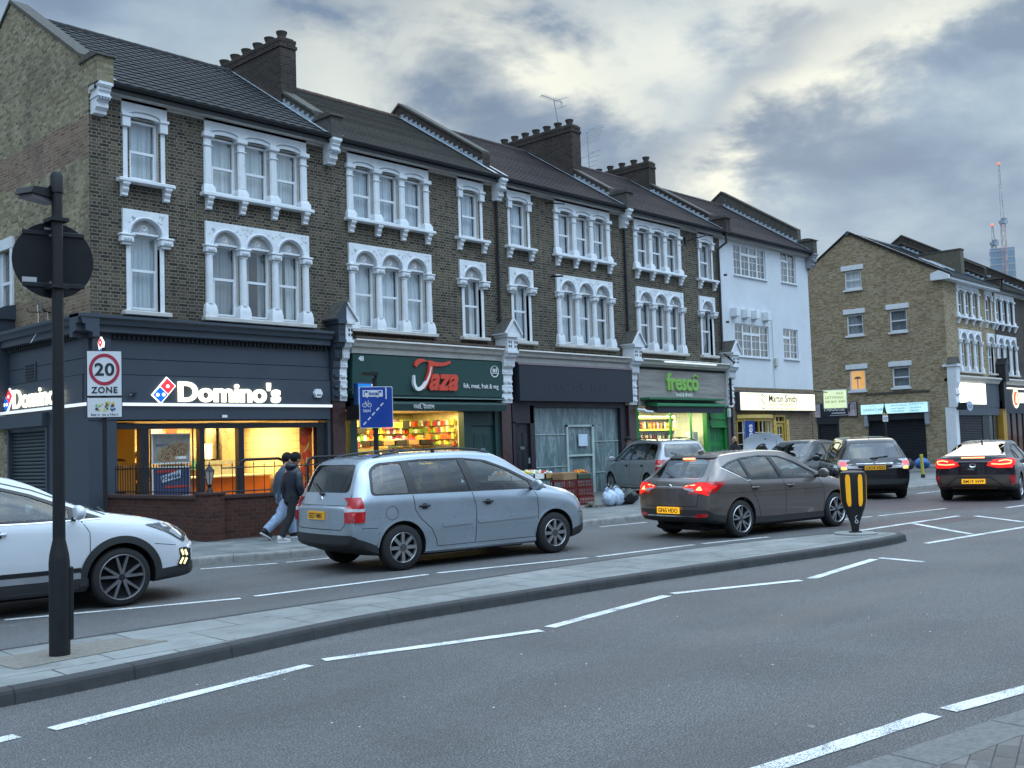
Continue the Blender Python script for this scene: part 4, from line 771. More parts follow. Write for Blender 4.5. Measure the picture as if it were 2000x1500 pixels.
for zt_, nm, lb in ((2.2, 'pizza', 'white framed pizza poster in the takeaway window, the upper of two'), (1.47, 'blue', 'white framed blue and red offer poster in the takeaway window, the lower of two')):
 t_ = thing('window_poster', lb, 'poster', (11.38, 21.36, zt_ - .67)); g = MB(); g.box(0, .93, 0, .02, 0, .03).box(0, .93, 0, .02, .64, .67).box(0, .03, 0, .02, .03, .64).box(.90, .93, 0, .02, .03, .64); g.build('frame', M_wlet, t_)
 g = MB(); g.box(.03, .90, .004, .018, .03, .64); g.build('sheet', plain('poster_grey', (.28, .27, .24), .5, var=.3, scale=4) if nm == 'pizza' else plain('poster_blue', (.04, .06, .14), .5, var=.2), t_)
 if nm == 'pizza':
  g = MB(); rnd = random.Random(2); g.lathe([(.0, .006), (.40, .005), (.41, 0)], (0, 0, 0), 26, 1, 'y', False); g.v = [(.52 + x * .95, y + .0, .26 + z * .52 + x * .22) for x, y, z in g.v]; n0 = len(g.v)
  for i in range(160):
   a, r = rnd.random() * 6.28, .34 * math.sqrt(rnd.random()); px, pz = r * math.cos(a), r * math.sin(a); x, z = .52 + px * .95, .26 + pz * .52 + px * .22; s_ = rnd.uniform(.006, .016)
   if .04 < x < .88 and .05 < z < .62: g.tube([(x - s_, -.008, z - s_), (x + s_ * .6, -.010, z + s_ * .3), (x + s_, -.008, z + s_)], .005, 4, rnd.choice((0, 0, 2, 3)))
  g.v = [(min(max(x, .04), .89), y, min(max(z, .04), .63)) for x, y, z in g.v]
  g.build('picture', [plain('pizza_brown', (.20, .07, .04), .5), plain('pizza_crust', (.32, .22, .13), .5), plain('pizza_light', (.5, .3, .15), .5), plain('pizza_dark', (.07, .03, .03), .5)], t_)
  text('caption', 'MEXICAN', .075, plain('caption_blue', (.2, .2, .32), .5), t_, (.10, -.006, .40), ext=.003, bold=.002); text('caption', 'TASTE OF', .05, plain('caption_pale', (.45, .55, .62), .5), t_, (.13, -.006, .50), ext=.003)
  g = MB(); g.box(.55, .82, -.008, 0, .10, .16); g.build('price_flash', M_wlet, t_)
 else:
  g = MB(); g.prism([(.22, .32), (.68, .42), (.68, .60), (.20, .46)], 'y', -.008, 0); g.build('banner', plain('banner_pale', (.5, .58, .66), .5), t_); text('caption', 'POWERFUL', .105, plain('caption_navy', (.04, .06, .16), .5), t_, (.23, -.012, .375), rot=(R(90), R(-9), 0), ext=.003, bold=.003)
  g = MB(); g.box(.30, .86, -.006, 0, .20, .25).box(.10, .6, -.006, 0, .54, .60); g.build('stripe', plain('stripe_red', (.45, .04, .04), .5), t_)
g = MB(); rnd = random.Random(8)
for i, x in enumerate((10.98, 11.3, 12.25, 12.62)):
 prop('menu_screen', ['red menu screen at the far left over the takeaway counter', 'white lit menu screen second from left over the counter', 'white lit menu screen between the two window posts', 'red menu screen right of the middle window post'][i], 'screen', MB().box(x, x + .28, 23.0, 23.04, 2.17, 2.36), emit(['m_red', 'm_white', 'm_white', 'm_red'][i] + '_screen', [(.6, .18, .08), (.8, .75, .7)][i in (1, 2)], .8, .6, 14), 'menu screens over the takeaway counter')
g = WB(h); g.box(9.80, 9.95, 23.0, 23.08, PZ, 2.42).box(9.80, 9.95, 25.06, 25.14, PZ, 2.42).box(9.84, 9.9, 23.08, 25.06, 2.36, 2.5)
g.box(9.70, 9.95, 23.0, 25.7, 2.45, 2.74); g.build('shutter_housing', M_dgrey, h)
g = WB(h)
for i in range(28): z = PZ + i * .082; g.prism([(9.93, z), (9.90, z + .012), (9.885, z + .04), (9.90, z + .07), (9.93, z + .082)], 'y', 23.08, 25.06)
g.build('roller_shutter', M_dgrey2, h, smooth=True)
g = WB(h); g.box(9.815, 9.84, 23.6, 24.2, 3.50, 3.90)
for i in range(5): g.box(9.80, 9.815, 23.68, 24.12, 3.54 + i * .068, 3.575 + i * .068, 1)
g.build('vent_grille', [M_dgrey, M_groove], h)
for x, y in ((9.72, 22.45), (10.75, 20.98)): g = WB(h); g.cyl((x, y, 3.05), (x - .06, y - .06, 3.02), .035, n=12).cyl((x - .07, y - .07, 3.018), (x - .075, y - .075, 3.016), .02, n=10, m=1).box(x, x + .1, y, y + .1, 3.03, 3.07); g.build('security_camera', [M_black, M_lead], h, smooth=True)
g = WB(h); g.box(9.60, 9.95, 25.15, 25.6, 2.9, 4.7).box(9.45, 9.95, 25.05, 25.75, 4.7, 5.0).box(9.38, 9.95, 24.98, 25.85, 5.0, 5.10).prism([(9.36, 5.10), (9.95, 5.10), (9.95, 5.35), (9.7, 5.3)], 'y', 24.98, 25.85); g.build('side_console', M_dgrey, h)
g = WB(h); g.box(9.90, 9.949, 25.7, 26.6, 2.45, 2.75); g.build('street_name_plate', M_wlet, h); text('street_name', 'ON', .17, plain('ink_blue', (.03, .05, .15), .5), h, wl(h, 9.895, 26.0, 2.54), rot=(R(90), 0, R(-90)), ext=.006, bold=.004)
t_ = thing('satellite_dish', 'grey satellite dish with white cables on the side wall above the cornice', 'satellite dish', (9.95, 23.1, 4.95), R(0))
g = MB(); g.lathe([(.001, .0), (.12, .012), (.2, .035), (.205, .03), (.12, .004), (.001, -.008)], (0, 0, 0), 24, 0, 'z', False); g.v = [tuple(Matrix.Rotation(R(75), 4, 'Y') @ Matrix.Rotation(R(25), 4, 'X') @ Vector(p) + Vector((-.22, 0, .12))) for p in g.v]; g.build('dish', plain('dish_grey', (.16, .17, .18), .6), t_, smooth=True)
g = MB(); g.tube([(0, 0, 0), (-.12, 0, .02), (-.2, 0, .10)], .018, 6).tube([(-.2, .02, .0), (-.5, -.02, -.02), (-.52, -.02, .06)], .012, 6); g.build('arm', M_gut, t_); g = MB(); g.tube([(-.1, -.05, .0), (-.06, -.03, -.3), (-.3, -.05, -.42), (-.48, -.1, -.7)], .007, 5).tube([(-.02, .65, .25), (-.02, .6, -.05), (-.05, .55, -.25)], .007, 5); g.build('cable', M_wlet, t_, smooth=True)
pilaster(HA, 6.30, M_dgrey, M_white, M_maroon, True); pilaster(HB, 6.20, M_white, M_white, M_maroon, base=PZ); pilaster(HC, 6.24, M_white, M_white, M_maroon); pilaster(HD, 6.26, M_white, M_white, plain('grey_tiles', (.10, .09, .09), .4, var=.3, scale=9))
# ======== green grocer ========
h = HB
def cream_cornice(h, x0, x1, z=4.55, mat=None, low=4.16):
 g = WB(h); g.prism([(FY, z), (FY - .40, z - .02), (FY - .42, z - .06), (FY - .33, z - .12), (FY - .30, z - .20), (FY - .22, z - .24), (FY - .20, low + .02), (FY - .14, low), (FY, low)], 'x', x0, x1); return g.build('cornice', mat or M_white2, h)
cream_cornice(h, 16.66, 22.16); g = WB(h); g.box(16.66, 22.16, FY - .4, FY, 4.551, 4.60); g.build('cornice_flashing', plain('rust_flash', (.09, .065, .05), .9, var=.5, scale=9), h)
g = WB(h); g.prism([(FY - .20, 3.12), (FY - .26, 4.14), (FY - .05, 4.14), (FY, 3.12)], 'x', 16.64, 22.2); g.build('fascia', M_green, h)
g = WB(h); g.box(16.64, 22.2, FY - .26, FY, 3.03, 3.10).prism([(FY - .02, 3.0), (FY - .40, 2.93), (FY - .42, 2.88), (FY - .40, 2.70), (FY - .38, 2.70), (FY - .02, 2.78)], 'x', 16.7, 22.1); g.build('awning_box', M_green2, h)
g = WB(h); g.box(16.66, 22.2, FY - .28, FY - .262, 3.045, 3.06); g.build('awning_trim', plain('pale_green_trim', (.25, .36, .34), .5), h)
text('sign_lettering', 'aza', .86, M_redlet, h, wl(h, 19.20, FY - .26, 3.30), width=1.10, ext=.05, bold=.030, shear=.35)
g = WB(h)   # swash T: white hook with a red stem and bar
def ribbon(mb, pts, ws, y0, y1, m):
 up = []; dn = []
 for i, (x, z) in enumerate(pts):
  a = pts[max(i - 1, 0)]; b = pts[min(i + 1, len(pts) - 1)]; dx, dz = b[0] - a[0], b[1] - a[1]; l = math.hypot(dx, dz) or 1; up.append((x - dz / l * ws[i] / 2, z + dx / l * ws[i] / 2)); dn.append((x + dz / l * ws[i] / 2, z - dx / l * ws[i] / 2))
 for i in range(len(pts) - 1): mb.prism([dn[i], dn[i + 1], up[i + 1], up[i]], 'y', y0 + i * .0002, y1, m)
ribbon(g, smooth_line([(18.72, 3.90), (18.82, 4.02), (19.05, 4.07), (19.4, 3.99), (19.75, 3.99), (20.02, 4.06)], 5), [.03 + .10 * math.sin(PI * min(1, i / 12 + .12)) ** .7 if i < 13 else .13 - (i - 13) * .005 for i in range(26)], FY - .30, FY - .24, 0)
ribbon(g, smooth_line([(19.28, 3.98), (19.24, 3.75), (19.10, 3.45), (18.98, 3.30)], 6), [.17 - .005 * i for i in range(19)], FY - .31, FY - .24, 0)
ribbon(g, smooth_line([(18.66, 3.66), (18.66, 3.42), (18.76, 3.29), (18.92, 3.32), (19.06, 3.45), (19.20, 3.66), (19.28, 3.90)], 6), [.02 + .07 * math.sin(PI * (i / 36) ** .7) for i in range(37)], FY - .325, FY - .24, 1)
g.build('swash_letter', [M_redlet, M_wlet], h)
text('sign_lettering', 'fish, meat, fruit & veg', .19, M_wlet, h, wl(h, 20.55, FY - .235, 3.36), width=1.42, ext=.012); text('number', '48', .17, M_wlet, h, wl(h, 16.82, FY - .262, 3.98), ext=.012, bold=.003)
g = WB(h); g.lathe([(.145, 0), (.16, .004), (.175, 0)], (21.82, FY - .25, 3.86), 24, 0, 'y', False); g.box(21.70, 21.94, FY - .256, FY - .25, 3.80, 3.82).box(21.74, 21.78, FY - .256, FY - .25, 3.84, 3.94).box(21.80, 21.84, FY - .256, FY - .25, 3.84, 3.93).box(21.87, 21.91, FY - .256, FY - .25, 3.84, 3.95); g.build('round_logo', M_wlet, h)
text('valance_lettering', '\u09a4\u09b0\u09bf, \u0987\u09a4\u09be\u09be\u09a6', .16, M_wlet, h, wl(h, 18.5, FY - .425, 2.76), width=.75, ext=.005)
g = WB(h); g.box(16.64, 16.86, FY - .1, FY + .1, PZ, 2.72).box(20.66, 20.86, FY - .1, FY + .12, PZ, 2.72).box(20.86, 22.2, FY - .02, FY + .1, 2.3, 2.72).box(21.95, 22.2, FY - .08, FY + .1, PZ, 2.72).box(20.86, 21.02, FY - .04, FY + .1, PZ, 2.3); g.build('shop_frame', M_green2, h)
def door(h, x0, x1, z1, mat, dark, num=None, y=FY + .02, name='door'):
 g = WB(h); g.box(x0, x1, y, y + .05, PZ, z1); w = x1 - x0
 for zz, hh in ((PZ + .15, .62), (PZ + .92, .45), (PZ + 1.5, .45)):
  for sx in (0, 1): a = x0 + w * (.12 + .42 * sx); g.box(a, a + w * .34, y - .012, y, zz, min(z1 - .08, zz + hh)); g.box(a + .03, a + w * .34 - .03, y - .018, y - .012, zz + .03, min(z1 - .11, zz + hh - .03), 1)
 o = g.build(name, [mat, dark], h); g = WB(h); g.box(x1 - .07, x1 - .04, y - .06, y, 1.15, 1.32); g.build('handle', M_lead, o)
 if num: text('number', num, .12, M_lead, o, wl(h, (x0 + x1) / 2 - .1, y - .03, 1.58), ext=.006)
 return o
door(h, 21.02, 21.95, 2.28, M_green, M_green2, '48A'); shopglass(h, 19.7, 20.66, PZ, 2.66)
M_gwall = plain('grocer_wall', (.75, .66, .36), .8, var=.25, scale=5)
room(h, 16.5, 20.9, 21.3, 23.6, PZ, 2.74, M_gwall, M_gwall, M_floor); lampa('grocer_light', (18.4, 22.4, 2.70), 3.4, .8, 120, (1.0, .80, .30), h); lampa('grocer_light', (18.8, 21.55, 2.70), 3.6, .3, 80, (1.0, .80, .36), h)
rnd = random.Random(11); PC = [(.75, .28, .02), (.55, .03, .02), (.12, .32, .03), (.75, .62, .08), (.60, .12, .03), (.30, .42, .06), (.72, .68, .45), (.26, .04, .12)]
PM_ = [plain('produce_%s' % n, c, .5, var=.2, scale=9) for n, c in zip(('orange', 'red', 'green', 'yellow', 'chilli', 'lime', 'pale', 'purple'), PC)]
def heap(name, label, cat, x0, x1, y0, y1, z, mats, seed, r=(.03, .05), kind=True, crate=None, grp=None):
 rr = random.Random(seed); g = MB(); nx = max(2, int((x1 - x0) / .085)); ny = max(2, int((y1 - y0) / .085))
 for i in range(nx):
  for j in range(ny):
   q = rr.uniform(*r); g.blob((x0 + (i + .5) * (x1 - x0) / nx + rr.uniform(-.01, .01), y0 + (j + .5) * (y1 - y0) / ny, z + rr.uniform(0, .045) + .05 * math.sin(PI * (i + .5) / nx)), (q, q, q), rr.randrange(len(mats)), 7, 5)
 o = g.build(name, mats, smooth=True, kind='stuff'); o['label'] = label; o['category'] = cat
 return o
fn = ['oranges', 'red peppers', 'green limes', 'yellow lemons', 'tomatoes', 'pears', 'potatoes', 'aubergines']
k = 0
for row, (y, z) in enumerate(((21.6, 1.25), (21.98, 1.60), (22.36, 1.95))):
 for i in range(5):
  x = 18.3 + i * .46
  g = MB(); g.box(x, x + .42, y, y + .38, z - .15, z - .13).box(x, x + .42, y, y + .015, z - .15, z + .01).box(x, x + .42, y + .365, y + .38, z - .15, z + .01).box(x, x + .015, y, y + .38, z - .15, z + .01).box(x + .405, x + .42, y, y + .38, z - .15, z + .01)
  prop('produce_crate', 'crate of %s in the grocer shop, place %s along the %s row' % (fn[(k + row) % 8], ['one', 'two', 'three', 'four', 'five'][i], ['bottom', 'middle', 'top'][row]), 'crate', g, [plain('crate_black', (.03, .03, .03), .5), plain('crate_wood', (.4, .25, .1), .7)][(i + row) % 2], 'produce crates inside the grocer shop')
  heap('loose_' + fn[(k + row) % 8].replace(' ', '_'), 'loose %s heaped in a crate in the grocer shop' % fn[(k + row) % 8], 'produce', x + .03, x + .39, y + .03, y + .35, z - .06, [PM_[(k + row) % 8]], k); k += 1
g = MB()
for k_, zz in enumerate((1.10, 1.45, 1.80)): g.box(18.25, 20.6, 21.58 + .38 * k_, 21.99 + .38 * k_, zz - .03, zz - .01)
g.box(18.25, 18.29, 21.56, 22.8, PZ, 1.8).box(20.56, 20.6, 21.56, 22.8, PZ, 1.8); prop('produce_rack', 'stepped rack carrying the crates in the grocer shop', 'rack', g, M_steel)
t_ = thing('display_chiller', 'lit yellow framed chiller cabinet left in the grocer shop', 'chiller', (17.1, 21.7, PZ)); g = MB(); g.box(0, 1.05, 0, .6, 0, .7).box(0, 1.05, .55, .6, .7, 1.6).box(0, .04, 0, .6, .7, 1.5).box(1.01, 1.05, 0, .6, .7, 1.5).box(0, 1.05, 0, .6, 1.5, 1.62); g.build('cabinet', plain('chiller_yellow', (.8, .6, .15), .4), t_)
g = MB()
for i in range(14): g.box(.06 + i * .067, .11 + i * .067, .3, .5, .72 + (i % 2) * .0, .95 + (i % 3) * .06, i % 4)
g.build('packets', [PM_[1], PM_[3], PM_[6], PM_[2]], t_, kind='stuff')
rnd = random.Random(21)
for i in range(22):      # hanging packets and boards on the back wall
 x, z = rnd.uniform(17.0, 20.1), rnd.uniform(2.1, 2.5); w_, hh = rnd.uniform(.2, .5), rnd.uniform(.12, .3); g = MB(); g.bbox(x, x + w_, 22.75 + i * .02, 22.79 + i * .02, z, z + hh, .008); m_ = PM_[rnd.randrange(8)] if rnd.random() < .7 else M_dark
 prop('hanging_packet', 'packets hung behind the grocer window under the ceiling', 'packet', g, m_, 'packets hung in the grocer window')
g = MB(); rnd = random.Random(31)
for j in range(7):
 for i in range(30): x, z, w_ = 17.2 + i * .12, 1.15 + j * .2, rnd.uniform(.06, .11); g.bbox(x, x + w_, 22.9, 23.0, z, z + rnd.uniform(.09, .18), .006, rnd.randrange(9))
for j in range(6):
 for i in range(11): y, z = 21.6 + i * .11, 1.35 + j * .2; g.bbox(20.72, 20.82, y, y + .09, z, z + rnd.uniform(.09, .17), .006, rnd.randrange(9))
o = g.build('packet_display', PM_ + [M_wlet], kind='stuff'); o['label'] = 'mixed packets and tins filling the back shelves of the grocer shop'; o['category'] = 'packets'
t_ = thing('projecting_sign', 'blue lit projecting sign with white curve beside the grocer shop', 'sign', (16.50, 20.35, 2.80)); g = MB(); g.bbox(-.28, .28, -.08, .08, 0, .56, .02); g.build('box', plain('sign_navy', (.005, .03, .14), .4), t_)
g = MB(); g.box(-.25, .17, -.086, -.08, .03, .53); g.build('blue_panel', emit('sign_blue', (.005, .20, .62), .7), t_); g = MB(); g.prism([(.17, .03), (.20, .10), (.215, .28), (.20, .46), (.17, .53), (.20, .53), (.235, .46), (.25, .28), (.235, .10), (.20, .03)], 'y', -.09, -.08); g.build('white_curve', M_litw, t_); g = MB(); g.tube([(0, .08, .4), (0, .9, .45)], .02, 6); g.build('bracket', M_gut, t_)
text('caption', 'Oyster', .09, plain('sign_navy2', (.0, .03, .16), .4), t_, (-.2, -.09, .42), ext=.004)
t_ = thing('projecting_sign', 'small yellow shield sign hanging below the blue sign', 'sign', (16.78, 20.55, 2.36)); g = MB(); g.prism([(-.13, .40), (-.13, .12), (-.05, 0), (.05, 0), (.13, .12), (.13, .40)], 'y', -.03, .03); g.build('shield', plain('shield_yellow', (.62, .40, .05), .5), t_); g = MB(); g.lathe([(.045, 0), (.06, .006), (.075, 0)], (0, -.03, .22), 16, 0, 'y', False).box(-.06, .06, -.034, -.03, .33, .36).tube([(.0, -.034, .15), (.03, -.034, .08)], .012, 5); g.build('emblem', M_black, t_); g = MB(); g.box(-.3, -.13, .0, .5, .1, .45); g.build('bracket', M_black, t_)
# ======== empty shop with sheeting ========
def sheeting():
 m, t, b = newmat('plastic_sheet'); v = coords(t); mp = t.nodes.new('ShaderNodeMapping'); mp.inputs['Scale'].default_value = (1.6, 1, .35); mp.inputs['Rotation'].default_value = (0, R(20), 0); t.links.new(v, mp.inputs[0]); n = noise(t, mp.outputs[0], 2.2, 7, .6, 1.5)
 t.links.new(rampn(t, n, [(0.3, (.12, .17, .19)), (.52, (.20, .28, .30)), (.60, (.34, .44, .46)), (.64, (.20, .28, .30)), (.8, (.15, .20, .21))]), b.inputs['Base Color']); b.inputs['Roughness'].default_value = .16; b.inputs['Alpha'].default_value = .72; bump(t, b, n, .5, .03); return m
h = HC
cream_cornice(h, 22.72, 28.34); g = WB(h); g.box(22.78, 28.36, FY - .34, FY - .02, 3.02, 4.12); g.build('fascia', M_navy, h); g = WB(h); g.box(22.72, 28.40, FY - .36, FY - .34, 4.10, 4.16); g.build('fascia_trim', plain('dusty_pink', (.22, .17, .19), .7), h)
text('ghost_lettering', 'MOBURIS', .42, plain('ghost_grey', (.026, .029, .042), .6), h, wl(h, 24.1, FY - .345, 3.38), width=2.9, ext=.004, space=1.3)
g = WB(h); g.box(22.72, 23.66, FY - .06, FY + .1, 2.36, 3.02).box(23.50, 23.70, FY - .06, FY + .1, PZ, 2.9).box(28.0, 28.3, FY - .06, FY + .1, PZ, 3.02).box(23.66, 28.0, FY - .06, FY + .1, 2.84, 3.02).box(22.72, 22.84, FY - .06, FY + .1, PZ, 2.4); g.build('shop_frame', plain('plum_black', (.022, .016, .024), .5), h)
door(h, 22.84, 23.50, 2.34, M_navy2, M_black, '50A')
shopglass(h, 23.70, 28.0, PZ, 2.84, m=sheeting(), name='plastic_sheeting')
g = WB(h)
for a, b, c, e in ((25.28, 25.36, PZ, 2.3), (26.55, 26.65, PZ, 2.3), (25.28, 26.65, 2.24, 2.30), (25.36, 26.55, 1.30, 1.36)): g.box(a, b, FY + .02, FY + .06, c, e)
for a, b, z in ((23.7, 25.28, 2.0), (23.7, 25.28, 1.0), (26.65, 28.0, 1.75), (26.65, 28.0, .75)): g.box(a, b, FY + .05, FY + .06, z, z + .02)
g.build('inner_door_frame', plain('pale_green_frame', (.42, .52, .50), .5, var=.2), h)
g = WB(h); g.box(25.85, 26.3, FY + .01, FY + .02, 1.62, 2.0); g.build('paper_notice', plain('paper', (.55, .66, .78), .7), h)
room(h, 22.6, 28.2, 21.3, 25.5, PZ, 2.9, plain('empty_wall', (.16, .20, .20), .9, var=.3, scale=1.5), plain('empty_back', (.20, .24, .23), .9, var=.35, scale=1.2), M_floor); lampa('empty_shop_light', (25.5, 23.5, 2.85), 2, 1.5, 10, (.75, .92, 1.0), h)
# ======== bright green shop ========
h = HD
cream_cornice(h, 28.94, 34.54, mat=M_white2, low=4.26); g = WB(h); g.box(28.94, 34.56, FY - .16, FY, 2.9, 4.24); g.build('fascia', M_ply, h); g = WB(h)
for i in range(60): g.box(28.98 + i * .092, 29.02 + i * .092, FY - .2, FY - .16, 4.18, 4.25)
g.build('dentils', M_groove, h)
text('sign_lettering', 'fresco', .84, M_glet, h, wl(h, 30.56, FY - .2, 3.50), width=2.0, ext=.07, bold=.018); g = WB(h); g.tube([(32.2, FY - .2, 3.98), (32.38, FY - .2, 4.05), (32.58, FY - .2, 3.98)], .035, 6); g.build('accent', M_glet, h)
text('sign_lettering', 'food & drinks', .20, M_wlet, h, wl(h, 31.15, FY - .17, 3.27), width=1.05, ext=.01, bold=.003)
g = WB(h); g.box(30.1, 33.4, FY - .50, FY - .45, 4.42, 4.46); g.build('tube_light', emit('pale_tube', (.8, .9, .95), .8), h)
g = WB(h); g.box(29.0, 33.75, FY - .55, FY - .1, 3.12, 3.19).prism([(FY - .1, 3.08), (FY - .66, 2.98), (FY - .68, 2.90), (FY - .64, 2.86), (FY - .1, 2.98)], 'x', 29.3, 33.6); g.build('awning_cassette', M_dgreen, h); g = WB(h); g.prism([(FY - .1, 2.96), (FY - .62, 2.87), (FY - .62, 2.66), (FY - .58, 2.66), (FY - .1, 2.80)], 'x', 29.35, 33.55); g.build('awning_valance', M_aw, h)
g = WB(h); g.box(28.74, 29.0, FY - .08, FY + .1, PZ, 2.9).box(33.22, 33.42, FY - .08, FY + .1, PZ, 2.9).box(33.42, 34.56, FY - .1, FY + .08, 2.18, 2.9).box(33.42, 34.5, FY - .14, FY, 2.45, 2.52).box(33.42, 34.5, FY - .16, FY, 2.14, 2.2).box(34.42, 34.6, FY - .1, FY + .1, PZ, 2.2).box(29.0, 33.22, FY - .02, FY + .1, PZ, .6).box(31.05, 31.10, FY + .02, FY + .1, .6, 2.8).box(32.35, 32.38, FY + .02, FY + .1, .6, 2.8); g.build('shop_frame', M_lgreen, h)
door(h, 33.44, 34.42, 2.16, M_lgreen, M_dgreen); shopglass(h, 29.0, 33.22, .6, 2.8)
room(h, 28.8, 33.5, 21.3, 23.6, PZ, 2.84, M_wtile, M_wtile, M_floor); lampa('shop_light', (30.6, 22.4, 2.78), 3.2, .7, 120, (.98, 1.0, .52), h); lampa('shop_light', (31.0, 21.55, 2.80), 3.6, .25, 90, (.98, 1.0, .60), h)
t_ = thing('shelf_unit', 'tall shelf unit full of bottles in the bright green shop', 'shelf', (29.9, 21.85, PZ)); g = MB()
for i in range(6): g.bbox(0, 2.3, 0, .35, .3 + i * .42, .33 + i * .42, .005); g.box(0, 2.3, -.012, 0, .28 + i * .42, .35 + i * .42, 1)
g.box(-.03, 0, 0, .35, 0, 2.5).box(2.3, 2.33, 0, .35, 0, 2.5).box(0, 2.3, .33, .35, 0, 2.5); g.build('frame', [M_wlet, plain('price_rail_yellow', (.75, .72, .1), .5)], t_)
rnd = random.Random(5); protos = []
BC = [(.05, .1, .03), (.10, .03, .02), (.5, .3, .05), (.6, .6, .55), (.03, .03, .04), (.3, .05, .05)]
for i, c in enumerate(BC):
 g = MB(); g.lathe([(.001, 0), (.036, 0), (.038, .01), (.038, .17), (.03, .2), (.013, .235), (.013, .29), (.001, .29)], n=8); protos.append(g.mesh('bottle', plain('bottle_%s' % 'abcdef'[i], c, .2), True))
for r_ in range(5):
 for i in range(20):
  o = bpy.data.objects.new('bottle', protos[rnd.randrange(6)]); COL.objects.link(o); o.location = (30.0 + i * .112 + rnd.uniform(-.01, .01), 21.93, PZ + .33 + .42 * r_ + .001); o['label'] = 'bottle standing on the long shelves of the bright green shop'; o['category'] = 'bottle'; o['group'] = 'bottles on the shop shelves'
t_ = thing('drinks_counter', 'white shop counter with pale boards and boxes in the green shop', 'counter', (32.3, 22.2, PZ)); t_.scale = (.7, 1, 1); g = MB(); g.box(0, 1.5, 0, .6, 0, 1.0).box(0.1, 1.4, .5, .55, 1.2, 1.9).box(0, 1.5, .56, .6, 1.0, 2.0, 1); g.build('cabinet', [M_wlet, plain('grey_panel', (.25, .25, .22), .5)], t_); g = MB()
for i in range(9): g.bbox(.05 + i * .15, .17 + i * .15, .1, .25, 1.0, 1.12 + (i % 3) * .06, .01, i % 3)
g.build('packets', [PM_[4], PM_[6], PM_[1]], t_)
for i in range(4): g = MB(); g.bbox(32.75 + (i % 2) * .08, 33.1 + (i % 2) * .08, 21.5, 21.8, .6 + i * .36, .94 + i * .36, .02); prop('white_carton', 'white carton in the pile by the green door, %s from the floor' % ['lowest', 'second', 'third', 'topmost'][i], 'carton', g, M_wlet, 'cartons piled in the green shop window')
g = WB(h); g.bbox(34.52, 34.72, FY - .30, FY - .14, 2.5, 2.85, .03).blob((34.62, FY - .28, 2.92), (.09, .1, .05), 0); g.build('alarm_box', M_white, h, smooth=True)
g = WB(h); g.tube([(28.72, FY - .25, 2.78), (28.82, FY - .5, 2.74)], .05, 8).tube([(28.9, FY - .4, 2.72), (29.12, FY - .6, 2.68)], .045, 8); g.build('security_camera', M_white, h, smooth=True)
# ======== white rendered house ========
HE = thing('rendered_house', 'white rendered house with cottage windows at the far end of the terrace', 'house', (34.75, 21.2, 0), 0, None); h = HE
wins = [(35.76, 38.24, 8.12, 9.36, 4), (39.52, 40.80, 8.18, 9.46, 2), (35.62, 38.24, 4.92, 6.20, 4), (39.45, 40.70, 4.96, 6.22, 2)]
g = MB(); wallholes(g, 0, 7.1, 3.70, 9.66, [(a - 34.75, b - 34.75, c, d) for a, b, c, d, n in wins], d=.14); g.build('wall', M_render, h)
g = MB(); g.quad((7.1, 0, 0), (7.1, 8.6, 0), (7.1, 8.6, 9.5), (7.1, 4.0, 12.4), (7.1, 0, 9.7)); g.build('side_wall', M_bdark, h)
for a, b, c, d, n in wins:
 g = WB(h); f = .05; w = (b - a) / n; y = FY + .05
 g.box(a, b, y, y + .06, c, c + f).box(a, b, y, y + .06, d - f, d).box(a - .05, b + .05, FY - .07, y, c - .05, c, 1)
 for i in range(n + 1): x = a + i * w; g.box(x - (.04 if 0 < i < n else 0) + (0 if i < n else -f), x + (.04 if 0 < i < n else 0) + (f if i == 0 else 0), y, y + .06, c + f, d - f)
 for i in range(n):
  x = a + i * w; tr = d - (d - c) * .30
  if 0 < i < n - 1 or (n == 2 and i == 0): g.box(x + .04, x + w - .04, y - .01, y + .05, tr - .04, tr + .04)
  g.box(x + w / 2 - .011, x + w / 2 + .011, y + .02, y + .045, c + f, d - f)
  for k in range(1, 4): zz = c + (d - c) * k / 4; g.box(x + .04, x + w - .04, y + .02, y + .045, zz - .011, zz + .011)
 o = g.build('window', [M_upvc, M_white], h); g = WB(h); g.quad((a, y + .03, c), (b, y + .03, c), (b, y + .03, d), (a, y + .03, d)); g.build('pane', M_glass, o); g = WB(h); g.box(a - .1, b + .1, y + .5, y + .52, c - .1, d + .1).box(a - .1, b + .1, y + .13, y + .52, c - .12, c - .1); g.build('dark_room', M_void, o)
roof_mesh(h, 0, 7.1, M_tileC, 0, 26, M_tileC); eaves(h, 0, 7.1)
chimney(h, .05, .46, 3.0, 6.0, 13.02, 5); parapet(h, .02, .30, PM, zt=.28); parapet(h, 7.1, .30, [M_cop, M_cop, M_lead], zt=.62); corbel(h, 7.1, .3, mat=plain('grey_render', (.28, .30, .33), .8))
g = WB(h)
for x in (35.5, 36.3, 37.0, 37.9): g.bbox(x - .12, x + .14, FY - .28, FY, 6.42, 6.78, .02).blob((x + .02, FY - .1, 6.38), (.05, .06, .05))
g.build('vent_boxes', M_white, h); g = WB(h); g.tube([(38.5, FY - .03, 6.5), (38.5, FY - .03, 3.7)], .012, 5).bbox(38.55, 38.75, FY - .12, FY, 4.6, 4.95, .02); g.build('wall_cable_box', M_white2, h)
g = WB(h); g.box(34.8, 41.85, FY - .03, FY + .2, 3.50, 3.70, 0).box(41.6, 41.85, FY - .02, FY + .2, PZ, 3.5, 0).box(34.95, 35.35, FY - .03, FY + .2, PZ, 3.5, 0)
g.build('brick_band', M_bbrown, h); g = WB(h); wallholes(g, 35.35, 41.6, PZ, 2.78, [(35.45, 38.15, 1.0, 2.62), (38.35, 39.22, PZ, 2.62)], d=.3, y=FY); g.build('shop_wall', M_bbrown, h)
